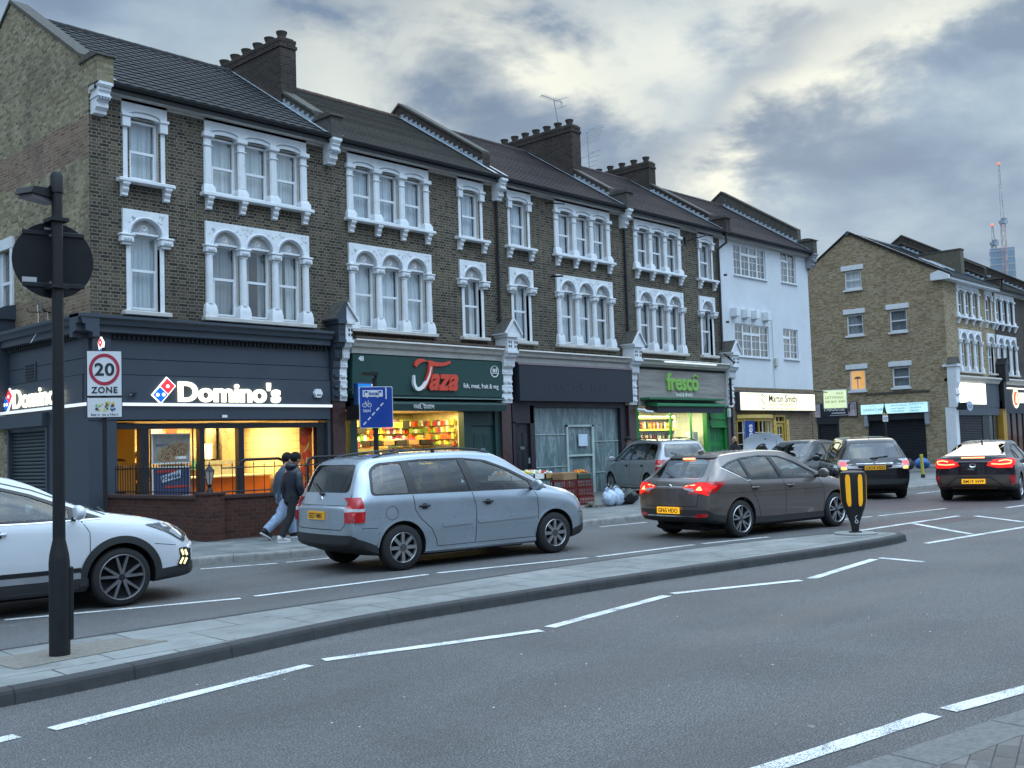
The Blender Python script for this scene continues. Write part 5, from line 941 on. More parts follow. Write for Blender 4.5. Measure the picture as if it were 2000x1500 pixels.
M_gold = plain('mustard_paint', (.42, .27, .035), .45, var=.1); M_gold2 = plain('pale_mustard', (.58, .40, .11), .5)
g = WB(h); g.bbox(35.38, 41.52, FY - .22, FY - .02, 2.76, 3.52, .02); o = g.build('sign_case', M_dgrey, h); g = WB(h); g.box(35.42, 41.48, FY - .235, FY - .221, 2.80, 3.48); g.build('sign_panel', emit('lit_cream', (1.0, .96, .66), 1.15, .12, .6), o)
text('sign_lettering', 'Martin Smith', .40, plain('brown_ink', (.10, .09, .06), .5), h, wl(h, 37.55, FY - .24, 3.14), width=2.3, ext=.006, bold=.004); text('sign_lettering', 'PROPERTY MANAGEMENT LTD', .15, plain('gold_ink', (.5, .42, .18), .5), h, wl(h, 37.6, FY - .24, 2.98), width=2.3, ext=.005)
text('sign_lettering', 'sales  lettings  management', .12, MATS['gold_ink'], h, wl(h, 37.6, FY - .24, 2.84), width=2.3, ext=.005)
g = WB(h); ribbon(g, smooth_line([(37.30, 3.30), (37.1, 3.42), (36.95, 3.28), (37.12, 3.12), (37.28, 2.98), (37.15, 2.85), (36.98, 2.92)], 5), [.035] * 31, FY - .242, FY - .236, 0)
for x in (36.82, 37.38): g.box(x, x + .03, FY - .241, FY - .236, 2.95, 3.42, 1)
g.build('monogram', [plain('dark_ink', (.05, .05, .03), .5), MATS['gold_ink']], h)
g = WB(h); n = 10; arc = [(35.45 + 2.7 * i / n, FY - .02 - .34 * math.sin(PI * i / n)) for i in range(n + 1)]; arc_o = [(35.40 + 2.8 * i / n, FY - .06 - .38 * math.sin(PI * i / n)) for i in range(n + 1)]
for z0, z1, ar in ((2.48, 2.62, arc_o), (2.36, 2.48, arc), (.9, 1.05, arc_o)): g.prism(ar + [(38.15, FY + .05), (35.45, FY + .05)], 'z', z0, z1, 0 if z1 < 2.6 else 1)
for i in range(0, n + 1):
 x, y = arc[i]; th_ = .028 if i % 2 == 0 else .008; g.box(x - th_, x + th_, y, y + .05, 1.05, 2.36, 0 if i % 2 == 0 else 2)
for zz in (1.48, 1.92):
 for i in range(n): g.tube([(arc[i][0], arc[i][1] + .02, zz), (arc[i + 1][0], arc[i + 1][1] + .02, zz)], .011, 5, 2)
g.prism(arc_o + [(38.15, FY + .05), (35.45, FY + .05)], 'z', PZ, .9, 0)
g.build('bow_window', [M_gold, M_gold2, M_wlet], h)
g = WB(h); g.box(38.35, 38.45, FY - .03, FY + .1, PZ, 2.62).box(39.12, 39.22, FY - .03, FY + .1, PZ, 2.62).box(38.45, 39.12, FY - .03, FY + .1, 2.28, 2.36).box(38.45, 39.12, FY - .03, FY + .1, 2.54, 2.62).box(38.5, 38.6, FY, FY + .06, PZ, 2.26).box(38.97, 39.07, FY, FY + .06, PZ, 2.26).box(38.6, 38.97, FY, FY + .06, 2.14, 2.26)
for zz in (.6, 1.0, 1.4, 1.8): g.box(38.6, 38.97, FY + .02, FY + .05, zz, zz + .025, 1)
g.box(38.775, 38.795, FY + .02, FY + .05, PZ, 2.14, 1).box(38.775, 38.795, FY + .02, FY + .05, 2.36, 2.54, 1); g.build('door', [M_gold, M_wlet], h)
room(h, 35.4, 39.3, 21.45, 24.5, PZ, 2.7, plain('office_wall', (.12, .13, .12), .9, var=.4, scale=3), MATS['office_wall'], M_floor); lampa('office_light', (37, 23, 2.65), 1.5, 1, 8, (1, .9, .7), h)
for x in (38.22, 39.28): g = WB(h); g.box(x, x + .2, FY - .05, FY - .01, .5, 2.42); o = g.build('notice_board', M_gold2, h); g = WB(h); [g.box(x + .06, x + .14, FY - .056, FY - .05, .7 + i * .2, .82 + i * .2) for i in range(8)]; g.build('notice_print', M_gold, o)
# second terrace beyond the side street
GX, GY = 53.6, 19.8
def fixwin(o, sx): pass
HF = thing('gable_end_house', 'yellow brick house with a tall windowed gable wall beyond the side street', 'house', (GX, GY, 0)); h = HF
bl, bc = (-1.02, 0, 1.02), (-1.55, -.52, .52, 1.55)
def bigwin(h, xc, z2, z1, w=.78, single=False):
 ls, cs = ((0,), (-.44, .44)) if single else (bl, bc)
 return ls, cs, w
holes = []
for xc, sg in ((3.35, False), (6.45, True)):
 for lx in ((0,) if sg else bl): holes += [(xc + lx - .37, xc + lx + .37, 7.70, 9.10), (xc + lx - .37, xc + lx + .37, 4.84, 6.86)]
g = MB(); wallholes(g, 0, 7.3, 4.3, 9.5, holes); g.build('wall', M_bnew, h)
for xc, sg in ((3.35, False), (6.45, True)):
 ls, cs = ((0,), (-.42, .42)) if sg else (bl, bc)
 win_upper(h, xc, ls, cs, .74, 9.42, [Gy]); win_arch(h, xc, ls, cs, .74, [Gy, N_])
roof_mesh(h, -.1, 7.3, M_slate, 0, 30, M_slate, ry=4.9, rz=12.62, ey=-.42, ez=9.62, by=8.6)
g = MB(); g.box(-.06, 7.3, -.42, 0, 9.42, 9.60); g.prism([(-.42, 9.42), (.5, 9.42), (.5, 9.75), (.1, 9.9), (-.42, 9.62)], 'x', -.30, -.02); g.build('soffit', M_white, h); g = MB(); g.box(-.1, 7.3, -.50, -.42, 9.55, 9.64); g.build('gutter', M_gut, h)
sw = [(4.27, 5.22, 9.54, 10.54), (4.30, 5.22, 7.06, 8.18), (1.93, 2.85, 7.02, 8.18), (4.32, 5.24, 4.08, 5.20), (1.95, 2.87, 4.11, 5.18)]
g = MB()
def gable(mb, yr, rz, ez, y1, sl, holes, low=0.0, m=0):
 ys = sorted({0, yr, y1, *[a for hh in holes for a in hh[:2]]}); top = lambda y: ez + (y + .42) * (rz - ez) / (yr + .42) if y <= yr else rz - (y - yr) * sl
 for i in range(len(ys) - 1):
  a, b = ys[i], ys[i + 1]; hs = [q for q in holes if q[0] <= a + 1e-6 and q[1] >= b - 1e-6]; zz = sorted({low, *[q[2] for q in hs], *[q[3] for q in hs]})
  for k in range(len(zz) - 1):
   if not any(q[2] <= zz[k] + 1e-6 and q[3] >= zz[k + 1] - 1e-6 for q in hs): mb.quad((0, b, zz[k]), (0, a, zz[k]), (0, a, zz[k + 1]), (0, b, zz[k + 1]), m=m)
  mb.quad((0, b, zz[-1]), (0, a, zz[-1]), (0, a, top(a)), (0, b, top(b)), m=m)
 for a, b, c, e in holes:
  mb.quad((0, a, c), (0, a, e), (.16, a, e), (.16, a, c), m=m); mb.quad((0, b, c), (.16, b, c), (.16, b, e), (0, b, e), m=m); mb.quad((0, a, e), (0, b, e), (.16, b, e), (.16, a, e), m=m); mb.quad((0, a, c), (.16, a, c), (.16, b, c), (0, b, c), m=m)
gable(g, 4.9, 12.60, 9.60, 9.6, .70, sw + [(1.27, 4.31, PZ, 2.50), (6.05, 7.10, PZ, 2.40)]); g.build('side_wall', M_bnew, h)
g = MB(); g.prism([(-.42, 9.60), (4.9, 12.60), (9.7, 9.25), (9.7, 9.38), (4.9, 12.74), (-.42, 9.74)], 'x', -.04, .3); g.build('verge', M_gut, h)
for i, (a, b, c, e) in enumerate(sw):
 g = MB(); g.box(-.05, .05, a - .14, b + .16, e + .04, e + .30, 0).box(-.10, .06, a - .06, b + .06, c - .10, c, 0); o = g.build('window', [M_white], h)
 g = MB(); x = .07; g.box(x, x + .06, a, a + .07, c, e).box(x, x + .06, b - .07, b, c, e).box(x, x + .06, a + .07, b - .07, e - .07, e).box(x, x + .06, a + .07, b - .07, c, c + .09).box(x - .01, x + .05, a + .07, b - .07, (c + e) / 2 - .03, (c + e) / 2 + .03) if i != 3 else g.box(x, x + .06, a, a + .07, c, e).box(x, x + .06, b - .07, b, c, e).box(x, x + .06, a + .07, b - .07, e - .07, e).box(x, x + .06, a + .07, b - .07, c, c + .09)
 s_ = g.build('sash', M_upvc, o); g = MB(); g.quad((x + .03, b, c), (x + .03, a, c), (x + .03, a, e), (x + .03, b, e)); g.build('pane', M_glass, s_)
 g = MB(); g.box(.22, .24, a - .1, b + .1, c - .1, e + .1); g.build('blind', emit('lit_room', (.95, .50, .16), .75, .15, 2) if i == 3 else (M_netw if i == 0 else M_netg), s_)
 if i == 3: g = MB(); g.tube([(.19, 4.85, 4.1), (.19, 4.85, 4.75)], .02, 6).prism([(4.62, 4.72), (5.06, 4.72), (4.95, 4.84), (4.73, 4.84)], 'x', .18, .2); g.build('table_lamp', M_brown, s_)
g = MB(); g.box(5.7, 6.2, -.02, 3, 10.4, 10.5);
g = MB(); g.box(5.55, 6.05, 1.0, 5.6, 9.9, 11.78); g.box(5.52, 6.08, .97, 5.6, 11.78, 11.86, 1); g.build('chimney_stack', [plain('olive_render', (.115, .105, .075), .9, var=.2), M_cop], h)
g = MB()
for i in range(2):
 y0, y1, x0 = 1.0, 2.1, 2.4 + i * 1.4; zz = lambda y: 9.62 + (y + .42) * 3.0 / 5.32 + .06
 g.add([(x0, y0, zz(y0)), (x0 + .75, y0, zz(y0)), (x0 + .75, y1, zz(y1)), (x0, y1, zz(y1)), (x0, y0, zz(y0) + .06), (x0 + .75, y0, zz(y0) + .06), (x0 + .75, y1, zz(y1) + .06), (x0, y1, zz(y1) + .06)], [(0, 3, 2, 1), (4, 5, 6, 7), (0, 1, 5, 4), (1, 2, 6, 5), (2, 3, 7, 6), (3, 0, 4, 7)])
g.build('roof_lights', M_lead, h)
parapet(h, 7.2, .30, [M_bchim, M_cop, M_lead], zt=.30, ry=4.9, rz=12.62, ey=-.42, ez=9.62)
g = MB(); g.box(-.06, 0, .95, 4.3, 3.82, 3.90); g.build('ledge', M_cop, h)
g = MB(); g.bbox(-.24, -.02, 1.0, 4.58, 2.76, 3.30, .01); o = g.build('sign_case', plain('pale_grey', (.4, .45, .47), .5), h); g = MB(); g.box(-.245, -.24, 1.02, 4.56, 2.78, 3.28); g.build('sign_panel', emit('lit_teal', (.50, .84, .92), .85, .2, 1.5), o)
inkt = plain('teal_ink', (.12, .30, .36), .5)
for nm, s_, y, z, w_ in (('sign_lettering', 'GREEN CARE', 4.45, 2.94, 1.15), ('sign_lettering', 'ONE STOP SERVICES', 2.95, 3.14, .85), ('sign_lettering', 'MONEY TRANSFER', 2.95, 2.98, .75), ('sign_lettering', 'PARCELS', 2.95, 2.85, .7), ('sign_lettering', 'ACCOUNTANCY', 1.95, 3.17, .85), ('sign_lettering', 'TAX ADVICE', 1.95, 2.99, .6), ('sign_lettering', 'TRAVEL', 1.95, 2.84, .5)):
 text(nm, s_, .19 if 'GREEN' in s_ else .11, inkt, h, (-.25, y, z), rot=(R(90), 0, R(-90)), width=w_, ext=.005)
g = MB(); g.tube([(-.25, 3.9 + .12 * math.cos(a * .6), 3.13 + .09 * math.sin(a * .6)) for a in range(8)], .01, 4); g.build('tree_logo', inkt, h)
def shutter(h, x, y0, y1, z1, n, mat, face='x', hous=.25):
 g = MB()
 for i in range(n):
  z = PZ + i * (z1 - PZ) / n; d = (z1 - PZ) / n
  if face == 'x': g.prism([(x, z), (x - .03, z + d * .4), (x - .03, z + d * .8), (x, z + d)], 'y', y0, y1)
  else: g.prism([(x, z), (x - .03, z + d * .4), (x - .03, z + d * .8), (x, z + d)], 'x', y0, y1)
 return g.build('roller_shutter', mat, h)
M_shut = plain('black_shutter', (.016, .020, .026), .5, var=.1)
shutter(h, .06, 1.27, 4.31, 2.50, 30, M_shut); g = MB(); g.box(-.16, .08, 1.2, 4.35, 2.44, 2.74).box(.1, .14, 1.2, 4.4, PZ, 2.5); g.build('shutter_housing', M_shut, h)
for y in (4.35, 1.12): g = MB(); g.box(-.2, -.02, y - .1, y + .1, 2.15, 2.75).blob((-.12, y, 2.22), (.10, .12, .14)); g.build('scroll_bracket', plain('grey_scroll', (.28, .30, .33), .7), h, smooth=True)
shutter(h, .06, 6.05, 7.10, 2.36, 24, M_shut); g = MB(); g.box(-.02, .12, 5.95, 6.05, PZ, 2.4).box(-.02, .12, 7.10, 7.2, PZ, 2.4).box(-.06, .1, 5.95, 7.2, 2.36, 2.74); g.build('door_frame', M_shut, h)
g = MB(); g.box(-.08, -.01, 4.85, 7.45, 2.72, 3.50); o = g.build('sign_board', M_navy, h)
text('sign_lettering', 'PARSO.SE', .34, M_wlet, h, (-.09, 6.75, 3.06), rot=(R(90), 0, R(-90)), width=1.25, ext=.008, shear=.3, bold=.004)
g = MB(); g.box(-.09, -.08, 5.5, 6.3, 2.90, 2.97).box(-.09, -.08, 5.3, 6.4, 2.80, 2.83); g.build('sign_small_print', plain('grey_print', (.5, .5, .52), .5), h)
for y in (5.12, 7.2):
 t_ = MB(); t_.box(-.09, -.08, y - .24, y + .24, 2.74, 3.48); o = t_.build('picture_panel', plain('photo_mauve', (.36, .30, .34), .5, var=.35, scale=6), h)
 t_ = MB(); t_.lathe([(.0, .004), (.13, .003), (.135, 0)], (-.09, y - .02, 3.22), 16, 0, 'x', False); t_.prism([(y - .2, 2.75), (y + .15, 2.75), (y + .06, 3.08), (y - .1, 3.08)], 'x', -.096, -.09); t_.build('face', plain('photo_skin', (.50, .42, .42), .5, var=.2, scale=7), o); t_ = MB(); t_.prism([(y + .06, 3.44), (y + .2, 3.40), (y + .22, 2.95), (y + .13, 3.0), (y + .12, 3.3)], 'x', -.101, -.09); t_.build('hair', M_dark, o)
t_ = thing('projecting_sign', 'pale green lit box sign at the corner of the white house above the side street', 'sign', (42.6, 20.6, 2.86)); g = MB(); g.bbox(-.10, .10, -.50, .50, 0, .82, .02); g.v = [tuple(Matrix.Rotation(R(32), 4, 'Z') @ Vector(p)) for p in g.v]; g.build('box', plain('pale_case', (.42, .48, .45), .5), t_)
e = bpy.data.objects.new('face_panel', MB().box(-.104, -.10, -.47, .47, .03, .79).mesh('face_panel', emit('lit_palegreen', (.66, .78, .48), .8, .2, 3))); COL.objects.link(e); e.parent = t_; e.rotation_euler = (0, 0, R(32))
for s_, z, w_ in (('LETTINGS', .44, .75), ('020 8691 8484', .26, .84), ('SALES', .62, .3)): m_ = text('sign_lettering', s_, .14, plain('olive_ink', (.2, .26, .12), .5), e, (-.108, .42 if 'SALES' not in s_ else -.05, z), rot=(R(90), 0, R(-90)), width=w_, ext=.004)
g = MB(); g.tube([(-.1, .1, .7), (-.75, .62, .8)], .02, 6); g.build('bracket', M_gut, t_)
g = WB(h)
g = MB(); g.box(0, 7.3, -.02, .2, 4.28, 4.42); g.prism([(0, 4.62), (-.36, 4.58), (-.38, 4.5), (-.28, 4.42), (-.2, 4.26), (0, 4.26)], 'x', .25, 6.9); g.build('cornice', M_white2, h)
g = MB(); g.box(.22, 6.95, -.14, .1, 3.0, 4.26).box(.22, 6.95, -.12, .1, 2.55, 3.0); g.build('fascia', plain('blue_grey_board', (.05, .065, .085), .5), h)
g = MB(); g.box(.25, 4.55, -.26, -.15, 3.12, 4.22); o = g.build('lit_sign_panel', emit('lit_cream2', (1.0, .98, .80), 1.3, .1, .5), h); g = MB(); g.tube([(2.4, -.265, 3.3), (2.4, -.265, 3.95)], .012, 5).tube([(2.2, -.265, 3.8), (2.3, -.265, 3.95), (2.5, -.265, 3.95), (2.6, -.265, 3.8)], .012, 5); g.build('tree_logo', plain('faint_gold', (.72, .70, .45), .6), o)
text('sign_lettering', 'GREEN CARE', .3, MATS['faint_gold'], h, (1.2, -.265, 3.5), width=2.4, ext=.004)
g = MB(); g.box(4.55, 5.6, 0, .06, PZ, 2.55).box(6.2, 6.4, 0, .1, PZ, 2.55); g.build('shop_frame', M_black, h); shutter(h, .05, .25, 4.5, 2.55, 28, plain('plum_shutter', (.017, .017, .026), .5), 'y')
g = MB(); g.quad((4.6, .03, PZ), (6.9, .03, PZ), (6.9, .03, 2.55), (4.6, .03, 2.55)); g.build('shop_window', M_dglass, h); room(h, GX + 4.5, GX + 7.0, GY + .2, GY + 3, PZ, 2.6, M_void, MATS['empty_back'], M_floor)
g = MB(); g.box(-.10, .34, -.30, .2, PZ, 2.95).box(-.13, .37, -.33, .2, PZ, .5).prism([(.0, 2.95), (-.36, 2.95), (-.40, 3.2), (-.34, 3.5), (-.42, 3.6), (-.36, 3.9), (-.45, 4.2), (-.48, 5.0), (.0, 5.0)], 'x', -.12, .36).box(-.17, .41, -.56, .2, 5.0, 5.12); g.prism([(-.2, 5.12), (.12, 5.5), (.44, 5.12)], 'y', -.5, 0, 1); g.build('corner_pilaster', [M_white, M_cop], h)
t_ = thing('projecting_sign', 'round grey projecting sign on the corner pilaster of the gable house', 'sign', (GX + .55, GY - .75, 2.98)); g = MB(); g.lathe([(.0, -.05), (.40, -.05), (.42, 0), (.40, .05), (0, .05)], (0, 0, 0), 28, 0, 'y'); g.v = [(x, y, z * .62) for x, y, z in g.v]; g.build('disc', plain('disc_grey', (.40, .45, .55), .5), t_, smooth=True); g = MB(); g.box(-.45, -.38, -.04, .7, -.18, .18); g.build('bracket', M_black, t_); g = MB(); g.box(-.25, .25, -.056, -.05, -.02, .04).box(-.2, .2, -.056, -.05, -.1, -.06); g.build('print', plain('disc_ink', (.15, .2, .3), .5), t_)
HG = thing('terraced_house', 'dark sooty brick house with orange lit food shop beyond the gable house', 'house', (GX + 7.3, GY, 0)); h = HG
holes = []
for lx in bl: holes += [(1.75 + lx - .37, 1.75 + lx + .37, 7.70, 9.10), (1.75 + lx - .37, 1.75 + lx + .37, 4.84, 6.86)]
g = MB(); wallholes(g, 0, 7.3, 4.3, 9.5, holes); g.build('wall', M_bdark, h); win_upper(h, 1.75, bl, bc, .74, 9.42, [Gy]); win_arch(h, 1.75, bl, bc, .74, [Gy])
roof_mesh(h, 0, 7.3, M_tileB, 0, 30, M_tileB, ry=4.9, rz=12.62, ey=-.42, ez=9.62); eaves(h, 0, 7.3); parapet(h, .05, .30, PM, zt=.75, ry=4.9, rz=12.62, ey=-.42, ez=9.62); parapet(h, 7.3, .30, PM, zt=.6, ry=4.9, rz=12.62, ey=-.42, ez=9.62)
g = MB(); g.prism([(0, 4.62), (-.36, 4.58), (-.38, 4.5), (-.28, 4.42), (-.2, 4.26), (0, 4.26)], 'x', .25, 7.3); g.build('cornice', M_white2, h); g = MB(); g.box(.2, 7.3, -.16, .1, 2.65, 4.26); g.build('fascia', M_navy, h)
g = MB(); g.box(.35, 7.0, -.30, -.26, 4.02, 4.09); g.build('strip_light', emit('lit_warmstrip', (1.0, .98, .75), 1.6), h)
g = MB(); g.box(-.2, .35, -.5, .1, 4.4, 5.35).prism([(-.25, 5.35), (.08, 5.7), (.4, 5.35)], 'y', -.55, .1).box(-.15, .3, -.35, .1, 2.9, 4.4); g.build('black_console', M_black, h); g = MB(); g.box(-.15, .42, -.22, .1, PZ, 3.35); g.build('mustard_pier', plain('mustard_pier', (.40, .22, .03), .5), h)
g = MB(); g.lathe([(.40, .0), (.52, .03), (.56, 0)], (2.3, -.18, 3.5), 28, 0, 'y', False); g.lathe([(.0, .03), (.40, .02)], (2.3, -.18, 3.5), 28, 1, 'y', False); g.prism([(2.15, 3.3), (2.4, 3.2), (2.5, 3.55), (2.35, 3.8), (2.2, 3.6)], 'y', -.22, -.2, 0); g.build('round_emblem', [emit('lit_cream3', (1, .85, .6), 1.3), emit('lit_orange', (.9, .12, .02), 1.0)], h)
g = MB(); g.box(2.95, 3.75, -.2, -.17, 3.25, 3.85, 0).box(3.75, 7.0, -.2, -.17, 3.25, 3.85, 1); g.build('lit_sign_panel', [emit('lit_mint', (.75, .85, .75), 1.0), emit('lit_orange', (.9, .12, .02), 1.0)], h); text('sign_lettering', 'THE GRILL', .62, MATS['lit_cream3'], h, (3.05, -.215, 3.32), width=3.4, ext=.01, bold=.02)
g = MB(); [g.box(x, x + .1, -.02, .1, PZ, 2.65) for x in (.42, .9, 1.9, 2.9, 3.9, 5.2, 7.1)]; g.build('shop_frame', M_black, h); g = MB(); g.quad((.4, .03, PZ), (7.3, .03, PZ), (7.3, .03, 2.65), (.4, .03, 2.65)); g.build('shop_window', M_shopglass, h)
room(h, GX + 7.5, GX + 14.5, GY + .2, GY + 4, PZ, 2.7, plain('grill_wall', (.35, .16, .06), .7, var=.3, scale=3), MATS['grill_wall'], M_floor); lampa('grill_light', (GX + 10, GY + 2, 2.6), 5, 1.5, 60, (1, .6, .25), h)
HH = thing('terraced_house', 'last brick house of the far terrace at the right edge of the picture', 'house', (GX + 14.6, GY, 0)); h = HH; g = MB(); g.box(0, 7.3, 0, 8, 0, 9.5); g.build('wall', M_bnew, h); roof_mesh(h, 0, 7.3, M_tileC, 0, 28, M_tileC, ry=4.9, rz=12.62, ey=-.42, ez=9.62); eaves(h, 0, 7.3)
HK = thing('rear_building', 'brick building along the side street behind the gable house', 'building', (GX + .4, GY + 9.7, 0)); g = MB(); g.box(0, 9, 0, 14, 0, 7.2); g.build('wall', M_bnew, HK); g = MB(); g.prism([(0, 7.2), (9, 7.2), (4.5, 9.8)], 'y', -.1, 14.1); g.build('roof', M_slate, HK)
# far tower under construction with cranes
M_tow = plain('tower_glass', (.20, .27, .35), .35, var=.15, scale=.08); M_tow2 = plain('tower_slab', (.33, .36, .38), .7)
t_ = thing('tower_block', 'glass tower block still under construction far beyond the houses', 'tower', (600, 189, 0), R(20)); g = MB()
g.box(-5.2, 5.2, -6, 6, 0, 101); g.build('core', M_tow, t_); g = MB()
for i in range(27): g.box(-5.35, 5.35, -6.15, 6.15, 3 + i * 3.7, 3.7 + i * 3.7)
for x in (-5.3, 5.0): g.box(x, x + .4, -6.25, -5.9, 0, 101)
g.build('floor_slabs', M_tow2, t_)
def crane(loc, h0, h1, label, red=1.0):
 t_ = thing('tower_crane', label, 'crane', loc); g = MB(); w = 1.0
 for x, y in ((-w, -w), (w, -w), (w, w), (-w, w)): g.tube([(x, y, 0), (x, y, h0)], .16, 4)
 k = int(h0 / 2.6)
 for i in range(k):
  z0, z1 = h0 * i / k, h0 * (i + 1) / k; s_ = 1 if i % 2 else -1
  for (a, b), (c, d) in (((-w, -w), (w, -w)), ((w, -w), (w, w)), ((w, w), (-w, w)), ((-w, w), (-w, -w))): g.tube([(a, b, z0), (c, d, z1)] if s_ > 0 else [(c, d, z0), (a, b, z1)], .10, 4)
 g.build('mast', plain('crane_red_white', (.42, .30, .28), .6, var=.5, scale=.25), t_)
 g = MB(); g.box(-2.2, 2.2, -1.4, 1.4, h0, h0 + 1.6).box(1.2, 5.0, -1.2, 1.2, h0 + .8, h0 + 3.4); g.build('machinery_deck', plain('crane_grey', (.25, .29, .33), .6), t_)
 g = MB(); L_ = h1 - h0
 for a, b in ((-.7, -.7), (.7, -.7), (0, .8)): g.tube([(a, b, h0 + 1.5), (a * .3 - .8, b * .3, h1)], .16, 4)
 for i in range(int(L_ / 2.2)):
  f0, f1 = i / int(L_ / 2.2), (i + 1) / int(L_ / 2.2); g.tube([(-.7 * (1 - f0 * .7) - .8 * f0, -.7, h0 + 1.5 + (L_ - 1.5) * f0), (.7 * (1 - f1 * .7) - .8 * f1, -.3, h0 + 1.5 + (L_ - 1.5) * f1)], .10, 4)
 g.tube([(2, 0, h0 + 3.2), (1.0, 0, h0 + 12), (-.6, 0, h1)], .07, 4)
 g.build('jib', plain('crane_jib', (.40, .36, .38), .6, var=.4, scale=.3), t_); g = MB(); g.lathe([(.01, 0), (.9, .4), (.9, 1.2), (.01, 1.6)], (-.8, 0, h1 - .5), 8); g.build('warning_light', emit('crane_light', (.75, .22, .16), .9), t_); return t_
crane((592, 185, 0), 113.5, 146, 'taller tower crane rising over the far glass tower')
crane((601, 193.2, 0), 104, 115, 'shorter tower crane left of the taller crane on the far tower')
# television aerials on the roofs
def aerial(x, y, z0, z1, label, lean=0.0, kind=0):
 t_ = thing('television_aerial', label, 'aerial', (x, y, z0)); g = MB(); top = (lean, 0, z1 - z0); g.tube([(0, 0, 0), top], .018, 6); g.build('mast', M_lead, t_); g = MB()
 if kind == 0:
  g.tube([(lean - .75, 0, z1 - z0 + .02), (lean + .55, 0, z1 - z0)], .014, 5)
  for i in range(9): g.tube([(lean - .7 + i * .12, -.18, z1 - z0 + .01), (lean - .7 + i * .12, .18, z1 - z0 + .01)], .007, 4)
  for dz in (-.18, .16): g.tube([(lean + .3, -.1, z1 - z0), (lean + .5, 0, z1 - z0 + dz)], .01, 4); g.tube([(lean + .5, -.25, z1 - z0 + dz), (lean + .5, .25, z1 - z0 + dz)], .01, 4)
 else:
  for zz, n_, L_ in ((0, 7, .5), (-1.0, 4, .3)):
   z = z1 - z0 + zz; g.tube([(lean - .6, .1, z - .25), (lean + .5, -.1, z + .3)], .016, 5)
   for i in range(n_): f = i / max(1, n_ - 1); g.tube([(lean + .5 - .9 * f * .4, -L_, z + .3 - f * .7), (lean + .5 - .9 * f * .4, L_, z + .3 - f * .7)], .008, 4)
 g.build('antenna', M_lead, t_)
aerial(31.9, 26.2, 12.0, 15.3, 'tall leaning aerial between the chimneys over the green shop', -.75); aerial(33.3, 26.2, 12.0, 14.4, 'shorter aerial with many rods beside the leaning aerial', -.12, 1)
# houses across the road behind the viewer (seen in reflections)
for i in range(5):
 x = -34 + i * 16; t_ = thing('opposite_house', ['plain brick house across the road far left, seen only in reflections', 'plain brick house across the road second from left, seen in reflections', 'plain brick house across the road straight behind the viewer', 'plain brick house across the road to the right, seen in reflections', 'plain brick house across the road at the far right, seen in reflections'][i], 'house', (x, -13, 0))
 g = MB(); g.box(0, 13.5, -9, 0, 0, 7.2); g.build('wall', M_bbrown, t_); g = MB(); g.prism([(-9.3, 7.2), (.3, 7.2), (-4.5, 10.4)], 'x', -.2, 13.7); g.build('roof', M_tileC, t_); g = MB()
 for k in range(4):
  for zz in (1.0, 4.4): g.box(1.2 + k * 3.1, 2.6 + k * 3.1, .0, .06, zz, zz + 1.6)
 g.build('window', M_netg, t_)
# vehicles
def carpaint(name, col, metal=.35, rough=.30, dirt=.25):
 m, t, b = newmat(name); v = coords(t); n = noise(t, v, 900, 1, .5); d = noise(t, v, 2.2, 6, .6, .5)
 c = mixc(t, .25, col, mixc(t, 1.0, col, rampn(t, n, [(0.35, .7), (0.65, 1.3)]), 'MULTIPLY')); s = t.nodes.new('ShaderNodeSeparateXYZ'); t.links.new(v, s.inputs[0])
 low = t.nodes.new('ShaderNodeMapRange'); low.inputs[1].default_value = .75; low.inputs[2].default_value = .2; low.inputs[3].default_value = 0; low.inputs[4].default_value = dirt; t.links.new(s.outputs[2], low.inputs[0])
 dm = t.nodes.new('ShaderNodeMath'); dm.operation = 'MULTIPLY'; t.links.new(low.outputs[0], dm.inputs[0]); t.links.new(rampn(t, d, [(0.35, .3), (0.65, 1.0)]), dm.inputs[1]); c = mixc(t, dm.outputs[0], c, (.09, .085, .075))
 t.links.new(c, b.inputs['Base Color']); b.inputs['Metallic'].default_value = metal; b.inputs['Coat Weight'].default_value = 1.0; b.inputs['Coat Roughness'].default_value = .04
 t.links.new(rampn(t, d, [(0.3, rough), (0.7, rough + .12)]), b.inputs['Roughness']); return m
M_tyre = plain('tyre_rubber', (.014, .014, .015), .85, var=.3, scale=20); M_well = plain('wheel_well', (.006, .006, .007), .95); M_trim = plain('black_trim', (.013, .014, .016), .35, var=.1)
M_plastic = plain('grey_plastic', (.022, .023, .025), .65, var=.15); M_chrome = plain('chrome', (.75, .77, .8), .12, 1.0, var=.03); M_gapm = plain('shut_line', (.004, .004, .005), .9)
M_cabin = plain('cabin_cloth', (.028, .028, .031), .85, var=.2); M_cabin2 = plain('cabin_grey', (.075, .075, .08), .8)
M_carglass = glassm('car_glass', (.52, .58, .58), .35); M_cardark = glassm('car_glass_dark', (.22, .26, .28), .55); M_plate = emit('plate_yellow', (.80, .42, .015), .22); M_plate2 = emit('plate_lit', (.95, .48, .02), .75); M_ink = plain('plate_ink', (.01, .01, .01), .6)
M_redl = plain('red_lens', (.45, .008, .012), .12, var=.1, coat=1.0); M_redlit = emit('red_lamp_lit', (.85, .012, .012), .85); M_hot = emit('red_lamp_core', (1.0, .28, .12), 3.2); M_clear = plain('clear_lens', (.55, .56, .58), .08, var=.15, coat=1.0); M_lens = glassm('headlamp_glass', (.85, .88, .9), .35)
M_alloy = plain('alloy', (.42, .43, .45), .3, .85, var=.08); M_alloyd = plain('alloy_dark', (.10, .10, .11), .35, .6)
